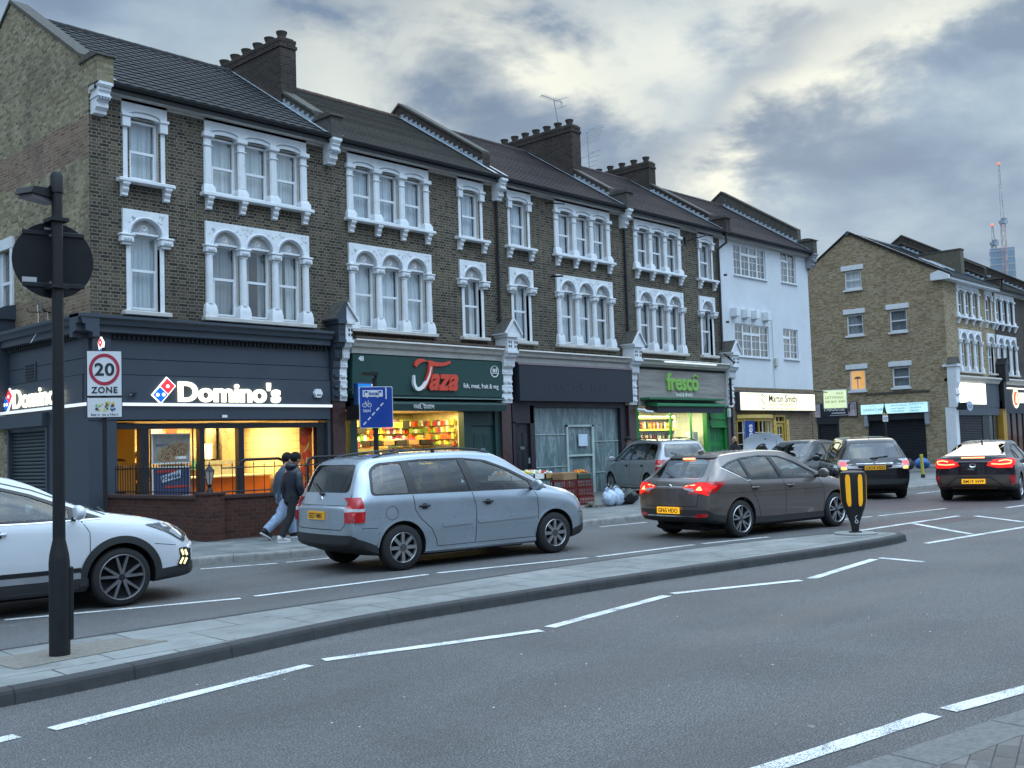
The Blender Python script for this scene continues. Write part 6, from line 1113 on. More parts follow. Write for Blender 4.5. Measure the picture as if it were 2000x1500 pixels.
def pchip(xs, ys, x):
 n = len(xs); h = [xs[i + 1] - xs[i] for i in range(n - 1)]; d = [(ys[i + 1] - ys[i]) / h[i] for i in range(n - 1)]; m = [0] * n
 for i in range(1, n - 1): m[i] = 0 if d[i - 1] * d[i] <= 0 else 2 * d[i - 1] * d[i] / (d[i - 1] + d[i])
 m[0] = d[0]; m[-1] = d[-1]
 for i in range(n - 1):
  if x <= xs[i + 1] or i == n - 2:
   t = (x - xs[i]) / h[i]; return ys[i] * (1 + 2 * t) * (1 - t) ** 2 + h[i] * m[i] * t * (1 - t) ** 2 + ys[i + 1] * t * t * (3 - 2 * t) + h[i] * m[i + 1] * t * t * (t - 1)
def section(zb, zs, zt, wb, wm, ws, wt, crown=.03):
 g = max(zt - zs, .02); P = [(0, zb), (wb * .6, zb), (wb, zb + .015), (wm * .975, zb + .15), (wm, zb + (zs - zb) * .55), (wm * .992, zb + (zs - zb) * .82), (ws, zs), (ws + (wt - ws) * .42, zs + g * .45), (wt + (ws - wt) * .12, zs + g * .80), (wt * .96, zt - min(crown, g * .35)), (wt * .72, zt - min(crown, g * .35) * .35), (wt * .35, zt - .004), (0, zt)]
 o = []
 for i in range(len(P) - 1):
  k = 1 if i < 2 else 3
  for j in range(k):
   t = j / k; a, b, c, d = P[max(i - 1, 0)], P[i], P[i + 1], P[min(i + 2, len(P) - 1)]
   o.append(tuple(.5 * (2 * b[q] + (-a[q] + c[q]) * t + (2 * a[q] - 5 * b[q] + 4 * c[q] - d[q]) * t * t + (-a[q] + 3 * b[q] - 3 * c[q] + d[q]) * t ** 3) for q in (0, 1)) if i >= 2 else b)
 o.append(P[-1]); return o
def car_loft(rows, W2, kf, kr, sub=4, inset=0.0, xr=None, zfloor=None, round_=.05, crown=.03, skirt=None):
 n = len(rows); S_ = []
 for i in range((n - 1) * sub + 1):
  s = i / sub; r = [pchip(list(range(n)), [q[j] for q in rows], s) for j in range(8)]; S_.append(r)
 if xr: S_ = [r for r in S_ if xr[0] <= r[0] <= xr[1]]
 rings = []
 xf, xb = rows[-1][0], rows[0][0]
 def bend(x, y):
  a = abs(y) / W2
  if x > xf - .9: x -= kf * a ** 2.6 * ((x - (xf - .9)) / .9) ** 1.4
  if x < xb + .7: x += kr * a ** 2.6 * ((xb + .7 - x) / .7) ** 1.4
  return x
 secs = []
 for r in S_:
  x, zb, zs, zt, wb, wm, ws, wt = r
  if inset: zb = zfloor; zt -= inset; zs = min(zs, zt - .03); wb = max(wb, wm * .9) - inset; wm -= inset; ws -= inset; wt -= inset
  secs.append((x, section(zb, zs, zt, wb, wm, ws, wt, crown)))
 def shrink(x, sec, d, dx):
  zc = (sec[0][1] + sec[-1][1]) / 2; hz = (sec[-1][1] - sec[0][1]) / 2; hw = max(p[0] for p in sec); return (x + dx, [(p[0] * (1 - d / hw), zc + (p[1] - zc) * (1 - d / hz)) for p in sec])
 if not inset:
  a, b = secs[0], secs[-1]; pre = [shrink(a[0], a[1], round_ * (1 - math.cos(t)), -round_ * math.sin(t) * .8) for t in (R(82), R(55), R(28))]; post = [shrink(b[0], b[1], round_ * (1 - math.cos(t)), round_ * math.sin(t) * .8) for t in (R(28), R(55), R(82))]
  secs = pre + secs + post
 m = len(secs[0][1]); g = MB()
 for x, sec in secs:
  full = [(y, z) for y, z in sec] + [(-y, z) for y, z in sec[-2:0:-1]]
  rings.append([(bend(x, y) if not inset else x, y, z) for y, z in full])
 g.loft(rings, 0, False); N2 = 2 * m - 2
 if skirt:
  for q in range((len(rings) - 1) * N2):
   j = q % N2; x_ = rings[q // N2][0][0]
   if (j < 5 or j >= N2 - 5) and (x_ < skirt[0] or x_ > skirt[1]): g.mi[q] = 2
 N2 = 2 * m - 2; base = 0; last = (len(rings) - 1) * N2
 for off, flip in ((0, True), (last, False)):      # caps as ladders across with interior columns
  ring = rings[0] if off == 0 else rings[-1]; K = 8; grid = []
  for i in range(m):
   L_ = i; R_ = (N2 - i) % N2; a = ring[L_]; b = ring[R_]; row = []
   for k in range(K + 1):
    if i in (0, m - 1): row.append(off + L_); continue
    if k == 0: row.append(off + L_)
    elif k == K: row.append(off + R_)
    else:
     y = a[1] + (b[1] - a[1]) * k / K; xx = secs[0][0] if off == 0 else secs[-1][0]; g.v.append((bend(xx, y) if not inset else xx, y, a[2])); row.append(len(g.v) - 1)
   grid.append(row)
  for i in range(m - 1):
   for k in range(K):
    f = [grid[i][k], grid[i][k + 1], grid[i + 1][k + 1], grid[i + 1][k]]; f = [q for j, q in enumerate(f) if q not in f[:j]]
    if len(f) >= 3: g.f.append(tuple(f if not flip else f[::-1])); g.mi.append(2 if skirt and i < 5 else 0)
 return g
def temp(mb, mats=None):
 me = mb.mesh('tmp', mats or [M_well]); import bmesh; b = bmesh.new(); b.from_mesh(me); bmesh.ops.remove_doubles(b, verts=b.verts, dist=1e-5); bmesh.ops.recalc_face_normals(b, faces=b.faces); b.to_mesh(me); b.free()
 o = bpy.data.objects.new('tmp', me); COL.objects.link(o); return o
def inside(p, poly):
 c = False; j = len(poly) - 1
 for i in range(len(poly)):
  if (poly[i][1] > p[1]) != (poly[j][1] > p[1]) and p[0] < (poly[j][0] - poly[i][0]) * (p[1] - poly[i][1]) / (poly[j][1] - poly[i][1]) + poly[i][0]: c = not c
  j = i
 return c
def dens(poly, st):
 o = []
 for i in range(len(poly)):
  a, b = poly[i], poly[(i + 1) % len(poly)]; k = max(1, int(math.hypot(b[0] - a[0], b[1] - a[1]) / st))
  o += [(a[0] + (b[0] - a[0]) * j / k, a[1] + (b[1] - a[1]) * j / k) for j in range(k)]
 return o
def rnd_poly(poly, r=.04, k=4):      # round the corners of a polygon
 o = []; n = len(poly)
 for i in range(n):
  p, a, b = Vector(poly[i]), Vector(poly[i - 1]), Vector(poly[(i + 1) % n]); q = min(r, (a - p).length * .45, (b - p).length * .45); s = p + (a - p).normalized() * q; e = p + (b - p).normalized() * q
  for j in range(k + 1): t = j / k; v = s * (1 - t) ** 2 + p * 2 * t * (1 - t) + e * t * t; o.append((v.x, v.y))
 return o
class Car:
 def __init__(s, name, label, cat, rows, W2, kf=.28, kr=.12, group=None, paint=None, crown=.03, skirt=(0, 0)):
  s.t = thing(name, label, cat, (0, 0, 0), 0, group); s.rows = rows; s.paint = paint; s.W2 = W2
  g = car_loft(rows, W2, kf, kr, crown=crown, skirt=skirt); s.body = temp(g, [paint, M_well, M_plastic]); s.cuts = []
  bpy.context.view_layer.update(); me = s.body.data; s.bvh = BVHTree.FromPolygons([v.co.copy() for v in me.vertices], [tuple(p.vertices) for p in me.polygons])
 def hit(s, ax, a, b):
  if ax == 'R': o, d = Vector((a, -3, b)), Vector((0, 1, 0))
  elif ax == 'L': o, d = Vector((a, 3, b)), Vector((0, -1, 0))
  elif ax == 'B': o, d = Vector((-6, a, b)), Vector((1, 0, 0))
  elif ax == 'F': o, d = Vector((6, a, b)), Vector((-1, 0, 0))
  else: o, d = Vector((a, b, 4)), Vector((0, 0, -1))
  loc, n, i, dist = s.bvh.ray_cast(o, d)
  if loc is None: return None
  return loc, (n if n.dot(d) < 0 else -n)
 def decal(s, name, ax, poly, mat, off=.004, holes=(), step=.07, parent=None, edge=True, **k):
  bd = dens(poly, step); hs = [dens(h, step) for h in holes]; P = [Vector(p) for p in bd]; E = [(i, (i + 1) % len(bd)) for i in range(len(bd))]
  for h in hs: o = len(P); P += [Vector(p) for p in h]; E += [(o + i, o + (i + 1) % len(h)) for i in range(len(h))]
  x0, x1 = min(p[0] for p in poly), max(p[0] for p in poly); z0, z1 = min(p[1] for p in poly), max(p[1] for p in poly)
  i = x0 + step / 2
  while i < x1:
   j = z0 + step / 2
   while j < z1:
    if inside((i, j), poly) and not any(inside((i, j), h) for h in holes) and min((Vector((i, j)) - p).length for p in P[:len(P)]) > step * .35: P.append(Vector((i, j)))
    j += step
   i += step
  r = geometry.delaunay_2d_cdt(P, E, [], 1, 1e-5); vs, fs = r[0], r[2]; g = MB(); mp = {}; lim = []
  for i, v in enumerate(vs):
   h = s.hit(ax, v.x, v.y)
   if h: mp[i] = len(g.v); g.v.append(tuple(h[0] + h[1] * off)); lim.append(h)
  for f in fs:
   c = (sum(vs[q].x for q in f) / 3, sum(vs[q].y for q in f) / 3)
   if any(inside(c, h) for h in holes) or not all(q in mp for q in f) or not inside(c, poly): continue
   q = [mp[i] for i in f]; A, B, C_ = (Vector(g.v[i]) for i in q); nn = (B - A).cross(C_ - A)
   if nn.length < 1e-9: continue
   if max((A - B).length, (B - C_).length, (A - C_).length) > .45: continue
   if nn.dot(lim[q[0]][1]) < 0: q = q[::-1]
   g.f.append(tuple(q)); g.mi.append(0)
  if edge and off > .002:      # give the panel a rim down to the body
   cnt = {}
   for f in g.f:
    for a, b in zip(f, f[1:] + f[:1]): cnt[(a, b)] = 1
   n0 = len(g.v); g.v += [tuple(Vector(p) - lim[i][1] * (off + .004)) for i, p in enumerate(list(g.v))]
   for (a, b) in list(cnt):
    if (b, a) not in cnt: g.f.append((b, a, a + n0, b + n0)); g.mi.append(0)
  return g.build(name, mat, parent or s.t, smooth=True, ang=50, **k) if g.f else None
 def line(s, name, ax, path, w, mat, off=.0015, parent=None, step=.04):
  pts = []
  for i in range(len(path) - 1):
   a, b = path[i], path[i + 1]; k = max(1, int(math.hypot(b[0] - a[0], b[1] - a[1]) / step)); pts += [(a[0] + (b[0] - a[0]) * j / k, a[1] + (b[1] - a[1]) * j / k) for j in range(k)]
  pts.append(path[-1]); g = MB(); prev = None
  for i, p in enumerate(pts):
   a = pts[max(i - 1, 0)]; b = pts[min(i + 1, len(pts) - 1)]; dx, dy = b[0] - a[0], b[1] - a[1]; l = math.hypot(dx, dy) or 1; nx, ny = -dy / l * w / 2, dx / l * w / 2
   h1 = s.hit(ax, p[0] + nx, p[1] + ny); h2 = s.hit(ax, p[0] - nx, p[1] - ny)
   if not h1 or not h2: prev = None; continue
   q = (h1[0] + h1[1] * off, h2[0] + h2[1] * off)
   if prev and (q[0] - prev[0]).length < .3: g.add([prev[0], prev[1], q[1], q[0]], [(0, 1, 2, 3), (3, 2, 1, 0)])
   prev = q
  return g.build(name, mat, parent or s.t) if g.f else None
 def both(s, fn, name, path, *a, **k): fn(name, 'R', path, *a, **k); fn(name, 'L', path, *a, **k)
 def finish(s, cabin, sides, rear, front, wheels, wr, arch=.055, zf=.42):
  """cut cabin, windows, wheel arches out of the body"""
  cut = []
  cut.append(temp(car_loft(s.rows, s.W2, 0, 0, sub=3, inset=.05, xr=(cabin[0], cabin[1]), zfloor=zf), [M_cabin]))
  for poly in sides: g = MB(); g.prism(poly, 'y', -1.3, 1.3); cut.append(temp(g, [M_trim]))
  if rear: g = MB(); g.prism(rear[0], 'x', rear[1], rear[2]); cut.append(temp(g, [M_trim]))
  if front: g = MB(); g.prism(front[0], 'x', front[1], front[2]); cut.append(temp(g, [M_trim]))
  for wx in wheels:
   for sy in (-1, 1): g = MB(); g.cyl((wx, sy * (s.W2 - .30), wr), (wx, sy * 1.4, wr), wr + arch, n=36); cut.append(temp(g, [M_well]))
  for c in cut:
   m = s.body.modifiers.new('b', 'BOOLEAN'); m.operation = 'DIFFERENCE'; m.solver = 'EXACT'; m.object = c; m.material_mode = 'TRANSFER'
  bpy.context.view_layer.update(); dg = bpy.context.evaluated_depsgraph_get(); me = bpy.data.meshes.new_from_object(s.body.evaluated_get(dg), depsgraph=dg)
  for c in cut: bpy.data.objects.remove(c)
  bpy.data.objects.remove(s.body); me.name = 'body'; me.polygons.foreach_set('use_smooth', [True] * len(me.polygons)); me.set_sharp_from_angle(angle=R(32))
  o = bpy.data.objects.new('body', me); COL.objects.link(o); o.parent = s.t; s.bodyo = o
 def wheel(s, x, y, r, w, style, proto=None):
  sy = -1 if y < 0 else 1
  if proto is None:
   g = MB(); g.lathe([(r * style.get('rr', .66), -w / 2), (r * .90, -w / 2 - .004), (r * .975, -w / 2 + .02), (r, -w / 2 + .045), (r, w / 2 - .045), (r * .975, w / 2 - .02), (r * .90, w / 2 + .004), (r * style.get('rr', .66), w / 2)], n=40, ax='y', cap=False); g.lathe([(r * style.get('rr', .66), w / 2 - .001), (r * .62, w / 2 - .06), (.001, w / 2 - .07)], n=30, ax='y', cap=False, m=1); g.lathe([(.001, -w / 2 + .02), (r * .64, -w / 2 + .02)], n=30, ax='y', cap=False, m=1)
   t = g.build('wheel', [M_tyre, M_well], None, smooth=True, ang=50); rr = r * style.get('rr', .665); g = MB(); f = -w / 2
   g.lathe([(rr * 1.0, f - .002), (rr * .97, f - .010), (rr * .93, f + .0), (rr * .91, f + .05)], n=40, ax='y', cap=False); g.v = [(a, -b, c) for a, b, c in g.v]; g.f = [q[::-1] for q in g.f]
   k, w0, w1, tw = style['n'], style['w0'], style['w1'], style.get('tw', 0); dbl = style.get('dbl', 0); ft = -w / 2 - .004
   for i in range(k):
    for d in ((-dbl, dbl) if dbl else (0,)):
     a0 = 2 * PI * i / k + PI / 2; a1 = a0 + d + tw; u0 = (math.cos(a0 + d * .3), math.sin(a0 + d * .3)); u1 = (math.cos(a1), math.sin(a1)); p0 = (u0[0] * .035, u0[1] * .035); p1 = (u1[0] * rr * .95, u1[1] * rr * .95); dx, dz = p1[0] - p0[0], p1[1] - p0[1]; l = math.hypot(dx, dz); nx, nz = -dz / l, dx / l
     def P(p, ww, y): return [(p[0] + nx * ww, y, p[1] + nz * ww), (p[0] - nx * ww, y, p[1] - nz * ww)]
     A = P(p0, w0 / 2, ft + .012) + P(p0, w0 / 2 * 1.1, ft + .05)[::-1]; B = P(p1, w1 / 2, ft + .004) + P(p1, w1 / 2 * 1.15, ft + .05)[::-1]; g.loft([A, B], 0)
   g.build('rim', style['mat'], t, smooth=True, ang=40); h = MB(); h.lathe([(.001, ft - .002), (.035, ft - .002), (.055, ft + .004), (.058, ft + .03)], n=18, ax='y'); h.v = [(a, -abs(b) if False else b, c) for a, b, c in h.v];
   h = MB(); h.cyl((0, ft + .002, 0), (0, ft + .04, 0), .034 if not style.get('hub') else style['hub'], n=18); h.build('hub_cap', style.get('hubm', M_alloyd), t, smooth=True)
   for q in range(5): pass
   h = MB(); h.lathe([(.06, 0), (rr * .80, 0), (rr * .80, .02), (.06, .02)], (0, 0, 0), 24, 0, 'y', False); h.build('brake_disc', plain('disc_steel', (.09, .09, .09), .4, .8), t)
   proto = t
  else: t = copy_tree(proto)
  t.parent = s.t; t.location = (x, y, r); t.rotation_euler = (0, 0, 0 if sy < 0 else PI); return t
 def wheels(s, xs, y, r, w, style):
  p = s.wheel(xs[0], -y, r, w, style);
  for x, yy in ((xs[1], -y), (xs[0], y), (xs[1], y)): s.wheel(x, yy, r, w, style, p)
 def interior(s, xs, zfl=.42, w=.36, steer=True, dash=1.15, hr=.0, col=None):
  col = col or M_cabin
  for i, (x, zt) in enumerate(xs):
   for y in (-w, w):
    g = MB(); g.bbox(x - .1, x + .42, y - .24, y + .24, zfl + .1, zfl + .30, .06); n = 7
    g.loft([[(x + dx - .24 * f, y + yy * (1 - .18 * f * f), zfl + .25 + (zt - zfl - .38) * f) for dx, yy in ((-.06, -.23), (-.06, .23), (.05, .20), (.05, -.20))] for f in (0, .3, .7, .93, 1.0)])
    g.bbox(x - .32, x - .20, y - .13, y + .13, zt - .17, zt + .03, .05); g.build('seat', col, s.t, smooth=True, ang=40)
  g = MB(); g.bbox(dash - .35, dash + .25, -.62, .62, .72, .96, .08); g.build('dashboard', col, s.t, smooth=True)
  if steer: g = MB(); c = Vector((dash - .50, -.36, .93)); g.tube([c + Vector((.07 * math.sin(a / 20 * 2 * PI), .185 * math.cos(a / 20 * 2 * PI), .17 * math.sin(a / 20 * 2 * PI))) for a in range(21)], .016, 6); g.bbox(c.x - .03, c.x + .12, c.y - .07, c.y + .07, c.z - .09, c.z + .05, .02); g.build('steering_wheel', M_cabin2, s.t, smooth=True)
 def mirror(s, x, y, z, mat, w=.11, h=.085):
  for sy in (-1, 1):
   g = MB(); g.tube([(x, sy * (y - .16), z - .04), (x - .01, sy * y, z - .02)], .03, 8, 1); g.blob((x - .02, sy * (y + .09), z + .02), (.075, .12, .085), 0, 14, 9); g.v = [((x - .06 if vx < x - .06 else vx), vy, vz) for vx, vy, vz in g.v]; g.build('wing_mirror', [mat, M_trim], s.t, smooth=True, ang=50)
 def handle(s, xs, z, mat, L_=.17, pit=True):
  for x in xs:
   for ax, sy in (('R', -1), ('L', 1)):
    h = s.hit(ax, x, z)
    if not h: continue
    p = h[0] + h[1] * .028; q = h[0] + h[1] * .002; g = MB(); g.tube([(p.x - L_ / 2, q.y, z), (p.x - L_ * .36, p.y, z + .004), (p.x + L_ * .36, p.y, z + .004), (p.x + L_ / 2, q.y, z)], .014, 8); g.build('door_handle', mat, s.t, smooth=True)
    if pit: s.decal('handle_recess', ax, rnd_poly([(x - .05, z - .05), (x + .05, z - .05), (x + .05, z + .035), (x - .05, z + .035)], .04), M_plastic, .0015, step=.05, edge=False)
 def plate(s, txt, z, x=None, mat=None, w=.52, h=.112, sy=0, dx=0):
  hh = s.hit('B', 0, z); x = hh[0].x - .012 - dx if x is None else x; o = MB().box(-.012, .012, -w / 2, w / 2, -h / 2, h / 2).build('number_plate', mat or M_plate, s.t); o.location = (x, 0, z)
  text('registration', txt, .098, M_ink, o, (-.013, w / 2 - .03, -.036), rot=(R(90), 0, R(-90)), width=w - .06, ext=.002, bold=.002)
 def at(s, p, rz): s.t.location = p; s.t.rotation_euler = (0, 0, rz)
def clipx(poly, a, b):
 def half(P, x, keep):
  o = []
  for i in range(len(P)):
   p, q = P[i], P[(i + 1) % len(P)]; pi, qi = (p[0] >= x) == keep, (q[0] >= x) == keep
   if pi: o.append(p)
   if pi != qi: t = (x - p[0]) / (q[0] - p[0]); o.append((x, p[1] + (q[1] - p[1]) * t))
  return o
 return half(half(poly, a, True), b, False)
def clipl(poly, p0, p1):      # keep left of the line p0->p1
 o = []; d = (p1[0] - p0[0], p1[1] - p0[1]); f = lambda p: d[0] * (p[1] - p0[1]) - d[1] * (p[0] - p0[0])
 for i in range(len(poly)):
  p, q = poly[i], poly[(i + 1) % len(poly)]; a, b = f(p), f(q)
  if a >= 0: o.append(p)
  if a * b < 0: t = a / (a - b); o.append((p[0] + (q[0] - p[0]) * t, p[1] + (q[1] - p[1]) * t))
 return o
def glaze(c, dlo, wins, rear, front, gm, rm=None, frame=.022, tinted=()):
 """glass panels + black surround; dlo and wins in side view"""
 for ax in 'RL':
  c.decal('window_surround', ax, dlo, M_trim, .0025, holes=[w for w in wins], step=.06, edge=False)
  for i, w in enumerate(wins): c.decal('side_window', ax, w, M_cardark if i in tinted else gm, -.006, step=.08, edge=False)
 if rear: c.decal('rear_window', 'B', rear, rm or gm, -.006, step=.09, edge=False)
 if front: c.decal('windscreen', 'F', front, gm, -.006, step=.09, edge=False)
def ring_arc(cx, cz, r0, r1, a0, a1, n=20): return [(cx + r1 * math.cos(R(a0 + (a1 - a0) * i / n)), cz + r1 * math.sin(R(a0 + (a1 - a0) * i / n))) for i in range(n + 1)] + [(cx + r0 * math.cos(R(a1 + (a0 - a1) * i / n)), cz + r0 * math.sin(R(a1 + (a0 - a1) * i / n))) for i in range(n + 1)]
# ======== silver people carrier (nearest) ========
MPV = [(-2.13, .36, .80, .93, .74, .86, .84, .76), (-2.09, .33, .92, 1.03, .78, .88, .865, .74), (-1.99, .30, .98, 1.24, .80, .89, .87, .69), (-1.87, .26, 1.00, 1.47, .82, .895, .87, .64), (-1.74, .22, 1.00, 1.56, .83, .895, .87, .62), (-1.2, .19, .995, 1.62, .83, .895, .872, .615), (-.3, .18, .98, 1.645, .83, .895, .872, .61), (.30, .18, .97, 1.61, .83, .895, .87, .61), (.55, .18, .965, 1.53, .83, .895, .865, .62), (.95, .18, .955, 1.30, .83, .895, .86, .66), (1.33, .19, .94, 1.075, .83, .893, .85, .72), (1.75, .20, .90, .985, .82, .885, .83, .70), (2.02, .23, .82, .88, .78, .87, .80, .66), (2.13, .25, .72, .77, .74, .84, .77, .62), (2.18, .27, .64, .68, .70, .80, .74, .58)]
def mpv(label, paint, near=True, group=None, sc=1.0):
 c = Car('people_carrier', label, 'car', MPV, .895, .30, .10, group, paint, skirt=(-1.72, 1.75))
 dlo = rnd_poly([(-1.80, 1.05), (-1.74, 1.40), (-1.60, 1.49), (-.9, 1.525), (-.2, 1.525), (.22, 1.48), (.60, 1.34), (1.30, 1.005), (.6, 1.02)], .07, 3)
 wins = [rnd_poly([(-1.76, 1.075), (-1.70, 1.38), (-1.56, 1.46), (-1.22, 1.485), (-1.20, 1.06)], .05, 3), [(-1.07, 1.055), (-1.09, 1.49), (-.9, 1.502), (-.27, 1.50), (-.18, 1.045)], [(-.04, 1.045), (-.13, 1.498), (.18, 1.455), (.56, 1.32), (.94, 1.12), (.94, 1.035)], [(.99, 1.035), (.99, 1.10), (1.20, 1.025)]]
 rear = rnd_poly([(-.64, 1.10), (.64, 1.10), (.56, 1.48), (-.56, 1.48)], .08, 4); front = rnd_poly([(-.70, 1.09), (.70, 1.09), (.56, 1.53), (-.56, 1.53)], .06, 3)
 glaze(c, dlo, wins, rear, front, M_carglass if near else M_cardark, tinted=(0,))
 L = c.line
 for ax in 'RL':
  L('shut_line', ax, [(-.16, 1.02), (-.11, .80), (-.13, .30)], .010, M_gapm); L('shut_line', ax, [(-1.15, 1.03), (-1.13, .82), (-1.05, .70), (-.88, .55), (-.80, .40), (-.78, .30)], .010, M_gapm); L('shut_line', ax, [(.96, 1.01), (1.02, .9), (1.02, .45), (.99, .31)], .010, M_gapm); L('shut_line', ax, [(-.78, .29), (.99, .29)], .008, M_gapm)
  c.decal('side_moulding', ax, rnd_poly([(-.70, .56), (-.17, .57), (-.17, .64), (-.70, .63)], .02, 2), paint, .014, step=.1); c.decal('side_moulding', ax, rnd_poly([(-.09, .57), (.98, .59), (.98, .66), (-.09, .64)], .02, 2), paint, .014, step=.1)
  L('shut_line', ax, [(-1.97, .62), (-1.72, .61)], .008, M_gapm); L('shut_line', ax, [(2.02, .60), (1.80, .60)], .008, M_gapm)
  c.decal('wheel_arch_lip', ax, ring_arc(-1.339, .316, .371, .395, 5, 175), paint, .008, step=.05); c.decal('wheel_arch_lip', ax, ring_arc(1.339, .316, .371, .395, 5, 175), paint, .008, step=.05)
 L('fuel_flap', 'R', [(-1.50 + .095 * math.cos(a * .524), .80 + .095 * math.sin(a * .524)) for a in range(13)], .007, M_gapm)
 c.decal('grille', 'F', rnd_poly([(-.4, .46), (.4, .46), (.5, .70), (-.5, .70)], .05), M_plastic, .004, step=.08)
 L('shut_line', 'B', [(-.70, .96), (-.68, .66), (-.60, .60), (.60, .60), (.68, .66), (.70, .96)], .010, M_gapm); L('shut_line', 'B', [(-.72, 1.08), (-.70, .96)], .010, M_gapm)
 L('tailgate_line', 'B', [(-.66, .93), (.66, .93)], .006, M_gapm)
 for sy, ax in ((-1, 'R'), (1, 'L')):
  for nm, z0, z1, mt in (('tail_light', .70, .845, M_redl), ('tail_light', .885, 1.03, M_redl), ('indicator_lens', .845, .885, M_clear)):
   c.decal(nm, 'B', [(sy * .70, z0), (sy * .84, z0), (sy * .84, z1), (sy * .70, z1)], mt, .020, step=.025); c.decal(nm, ax, [(-2.06, z0), (-1.93, z0), (-1.91 if z1 < .9 else -1.94, z1), (-2.05, z1)], mt, .020, step=.025)
  c.decal('headlight', 'F', rnd_poly([(sy * .45, .66), (sy * .80, .70), (sy * .82, .86), (sy * .55, .78)], .04), M_clear, .006, step=.06); c.decal('headlight', ax, rnd_poly([(1.90, .70), (2.14, .66), (2.10, .80), (1.93, .86)], .03), M_clear, .006, step=.06)
 c.plate('GE57 NMX', .79, mat=M_plate, w=.46 if near else .5); hb = c.hit('B', 0, 1.02); g = MB(); g.lathe([(.0, .012), (.045, .012), (.055, 0)], (0, 0, 0), 18, 0, 'x'); g.v = [(-x_ + hb[0].x, y_, z_ + 1.0) for x_, y_, z_ in g.v]; g.build('badge', M_chrome, c.t, smooth=True)
 g = MB(); hb = c.hit('B', 0, 1.12); g.tube([(hb[0].x - .03, .02, 1.10), (hb[0].x - .02, .2, 1.16), (hb[0].x + .05, .42, 1.24)], .010, 6).bbox(hb[0].x - .06, hb[0].x, -.05, .06, 1.06, 1.11, .02); g.build('rear_wiper', M_trim, c.t)
 for sy in (-1, 1):
  pts = []
  for i in range(13):
   x = -1.60 + 1.95 * i / 12; h = c.hit('T', x, sy * .56); lift = .045 * math.sin(PI * min(1, max(0, i / 12))) ** .35; pts.append((x, sy * .565, h[0].z + lift))
  g = MB(); g.tube(pts, .014, 6)
  for i in (6,): g.bbox(pts[i][0] - .03, pts[i][0] + .03, pts[i][1] - .015, pts[i][1] + .015, pts[i][2] - .06, pts[i][2], .01)
  g.build('roof_rail', M_trim, c.t, smooth=True)
 c.handle([-.98, -.02 + .12], .87, M_trim); c.mirror(.93, .93, 1.05, paint)
 c.finish((-1.78, 1.15), wins, (rear, -2.4, -1.55), (front, .1, 1.9), (-1.339, 1.339), .316)
 c.wheels((-1.339, 1.339), .79, .316, .20, dict(n=8, w0=.045, w1=.052, mat=M_alloy, hub=.05, hubm=M_alloyd)); c.interior([(.15, 1.28), (-.80, 1.30)], col=M_cabin)
 g = MB(); g.bbox(-1.0, .9, -.7, .7, .16, .24, .03).tube([(-1.9, -.45, .3), (-1.2, -.42, .28)], .035, 8); g.build('underbody', M_well, c.t); return c
P_silver = carpaint('silver_blue_paint', (.36, .42, .48), .55, .24)
C1 = mpv('silver blue people carrier with roof rails in the near lane', P_silver)
C1.at((11.12, 11.75, 0), R(-9.0)); C1.t.scale = (1.03, 1, 1)
P_grey = carpaint('pale_silver_paint', (.34, .36, .39), .5, .33)
C1b = mpv('silver people carrier parked nose in before the green shop', P_grey, near=False); C1b.at((26.45, 18.75, PZ), R(61))
# ======== taupe hatchback ========
HATCH = [(-2.11, .33, .80, .90, .74, .85, .83, .76), (-2.07, .30, .92, .98, .78, .865, .845, .76), (-1.93, .27, .96, 1.07, .80, .875, .85, .70), (-1.72, .24, .96, 1.25, .81, .88, .85, .63), (-1.50, .21, .955, 1.395, .82, .88, .85, .585), (-1.1, .19, .94, 1.445, .82, .88, .85, .575), (-.35, .17, .92, 1.475, .82, .88, .85, .57), (.15, .17, .905, 1.455, .82, .88, .85, .57), (.45, .17, .90, 1.37, .82, .88, .845, .585), (.9, .17, .89, 1.13, .82, .88, .84, .64), (1.28, .18, .875, .965, .82, .88, .83, .70), (1.7, .19, .82, .88, .81, .872, .81, .66), (2.02, .21, .72, .765, .77, .85, .77, .60), (2.15, .22, .60, .64, .72, .80, .74, .55), (2.19, .23, .53, .56, .68, .77, .70, .50)]
c = Car('hatchback_car', 'taupe grey hatchback with lit red tail lights in the near lane', 'car', HATCH, .88, .34, .12, None, carpaint('taupe_paint', (.16, .135, .125), .55, .26))
dlo = rnd_poly([(-1.60, 1.15), (-1.42, 1.24), (-1.15, 1.335), (-.6, 1.375), (.0, 1.355), (.36, 1.25), (1.10, .925), (.4, .93), (-1.08, .965)], .03, 3)
dlo = [(-1.58, 1.20), (-1.35, 1.28), (-1.0, 1.345), (-.5, 1.375), (.02, 1.35), (.38, 1.24), (1.08, .93), (.4, .935), (-1.10, .965)]
wins = [[(-1.50, 1.19), (-1.33, 1.255), (-1.07, 1.31), (-1.03, 1.00), (-1.10, .99)], [(-.96, .985), (-1.0, 1.32), (-.5, 1.352), (-.32, 1.35), (-.20, .975)], [(-.10, .97), (-.22, 1.35), (.0, 1.33), (.35, 1.225), (.80, 1.03), (.80, .955)], [(.85, .955), (.85, 1.0), (.96, .955)]]
rear = rnd_poly([(-.60, 1.03), (.60, 1.03), (.50, 1.34), (-.50, 1.34)], .06); front = rnd_poly([(-.68, .975), (.68, .975), (.53, 1.37), (-.53, 1.37)], .05)
glaze(c, dlo, wins, rear, front, M_carglass, tinted=())
PT = c.paint
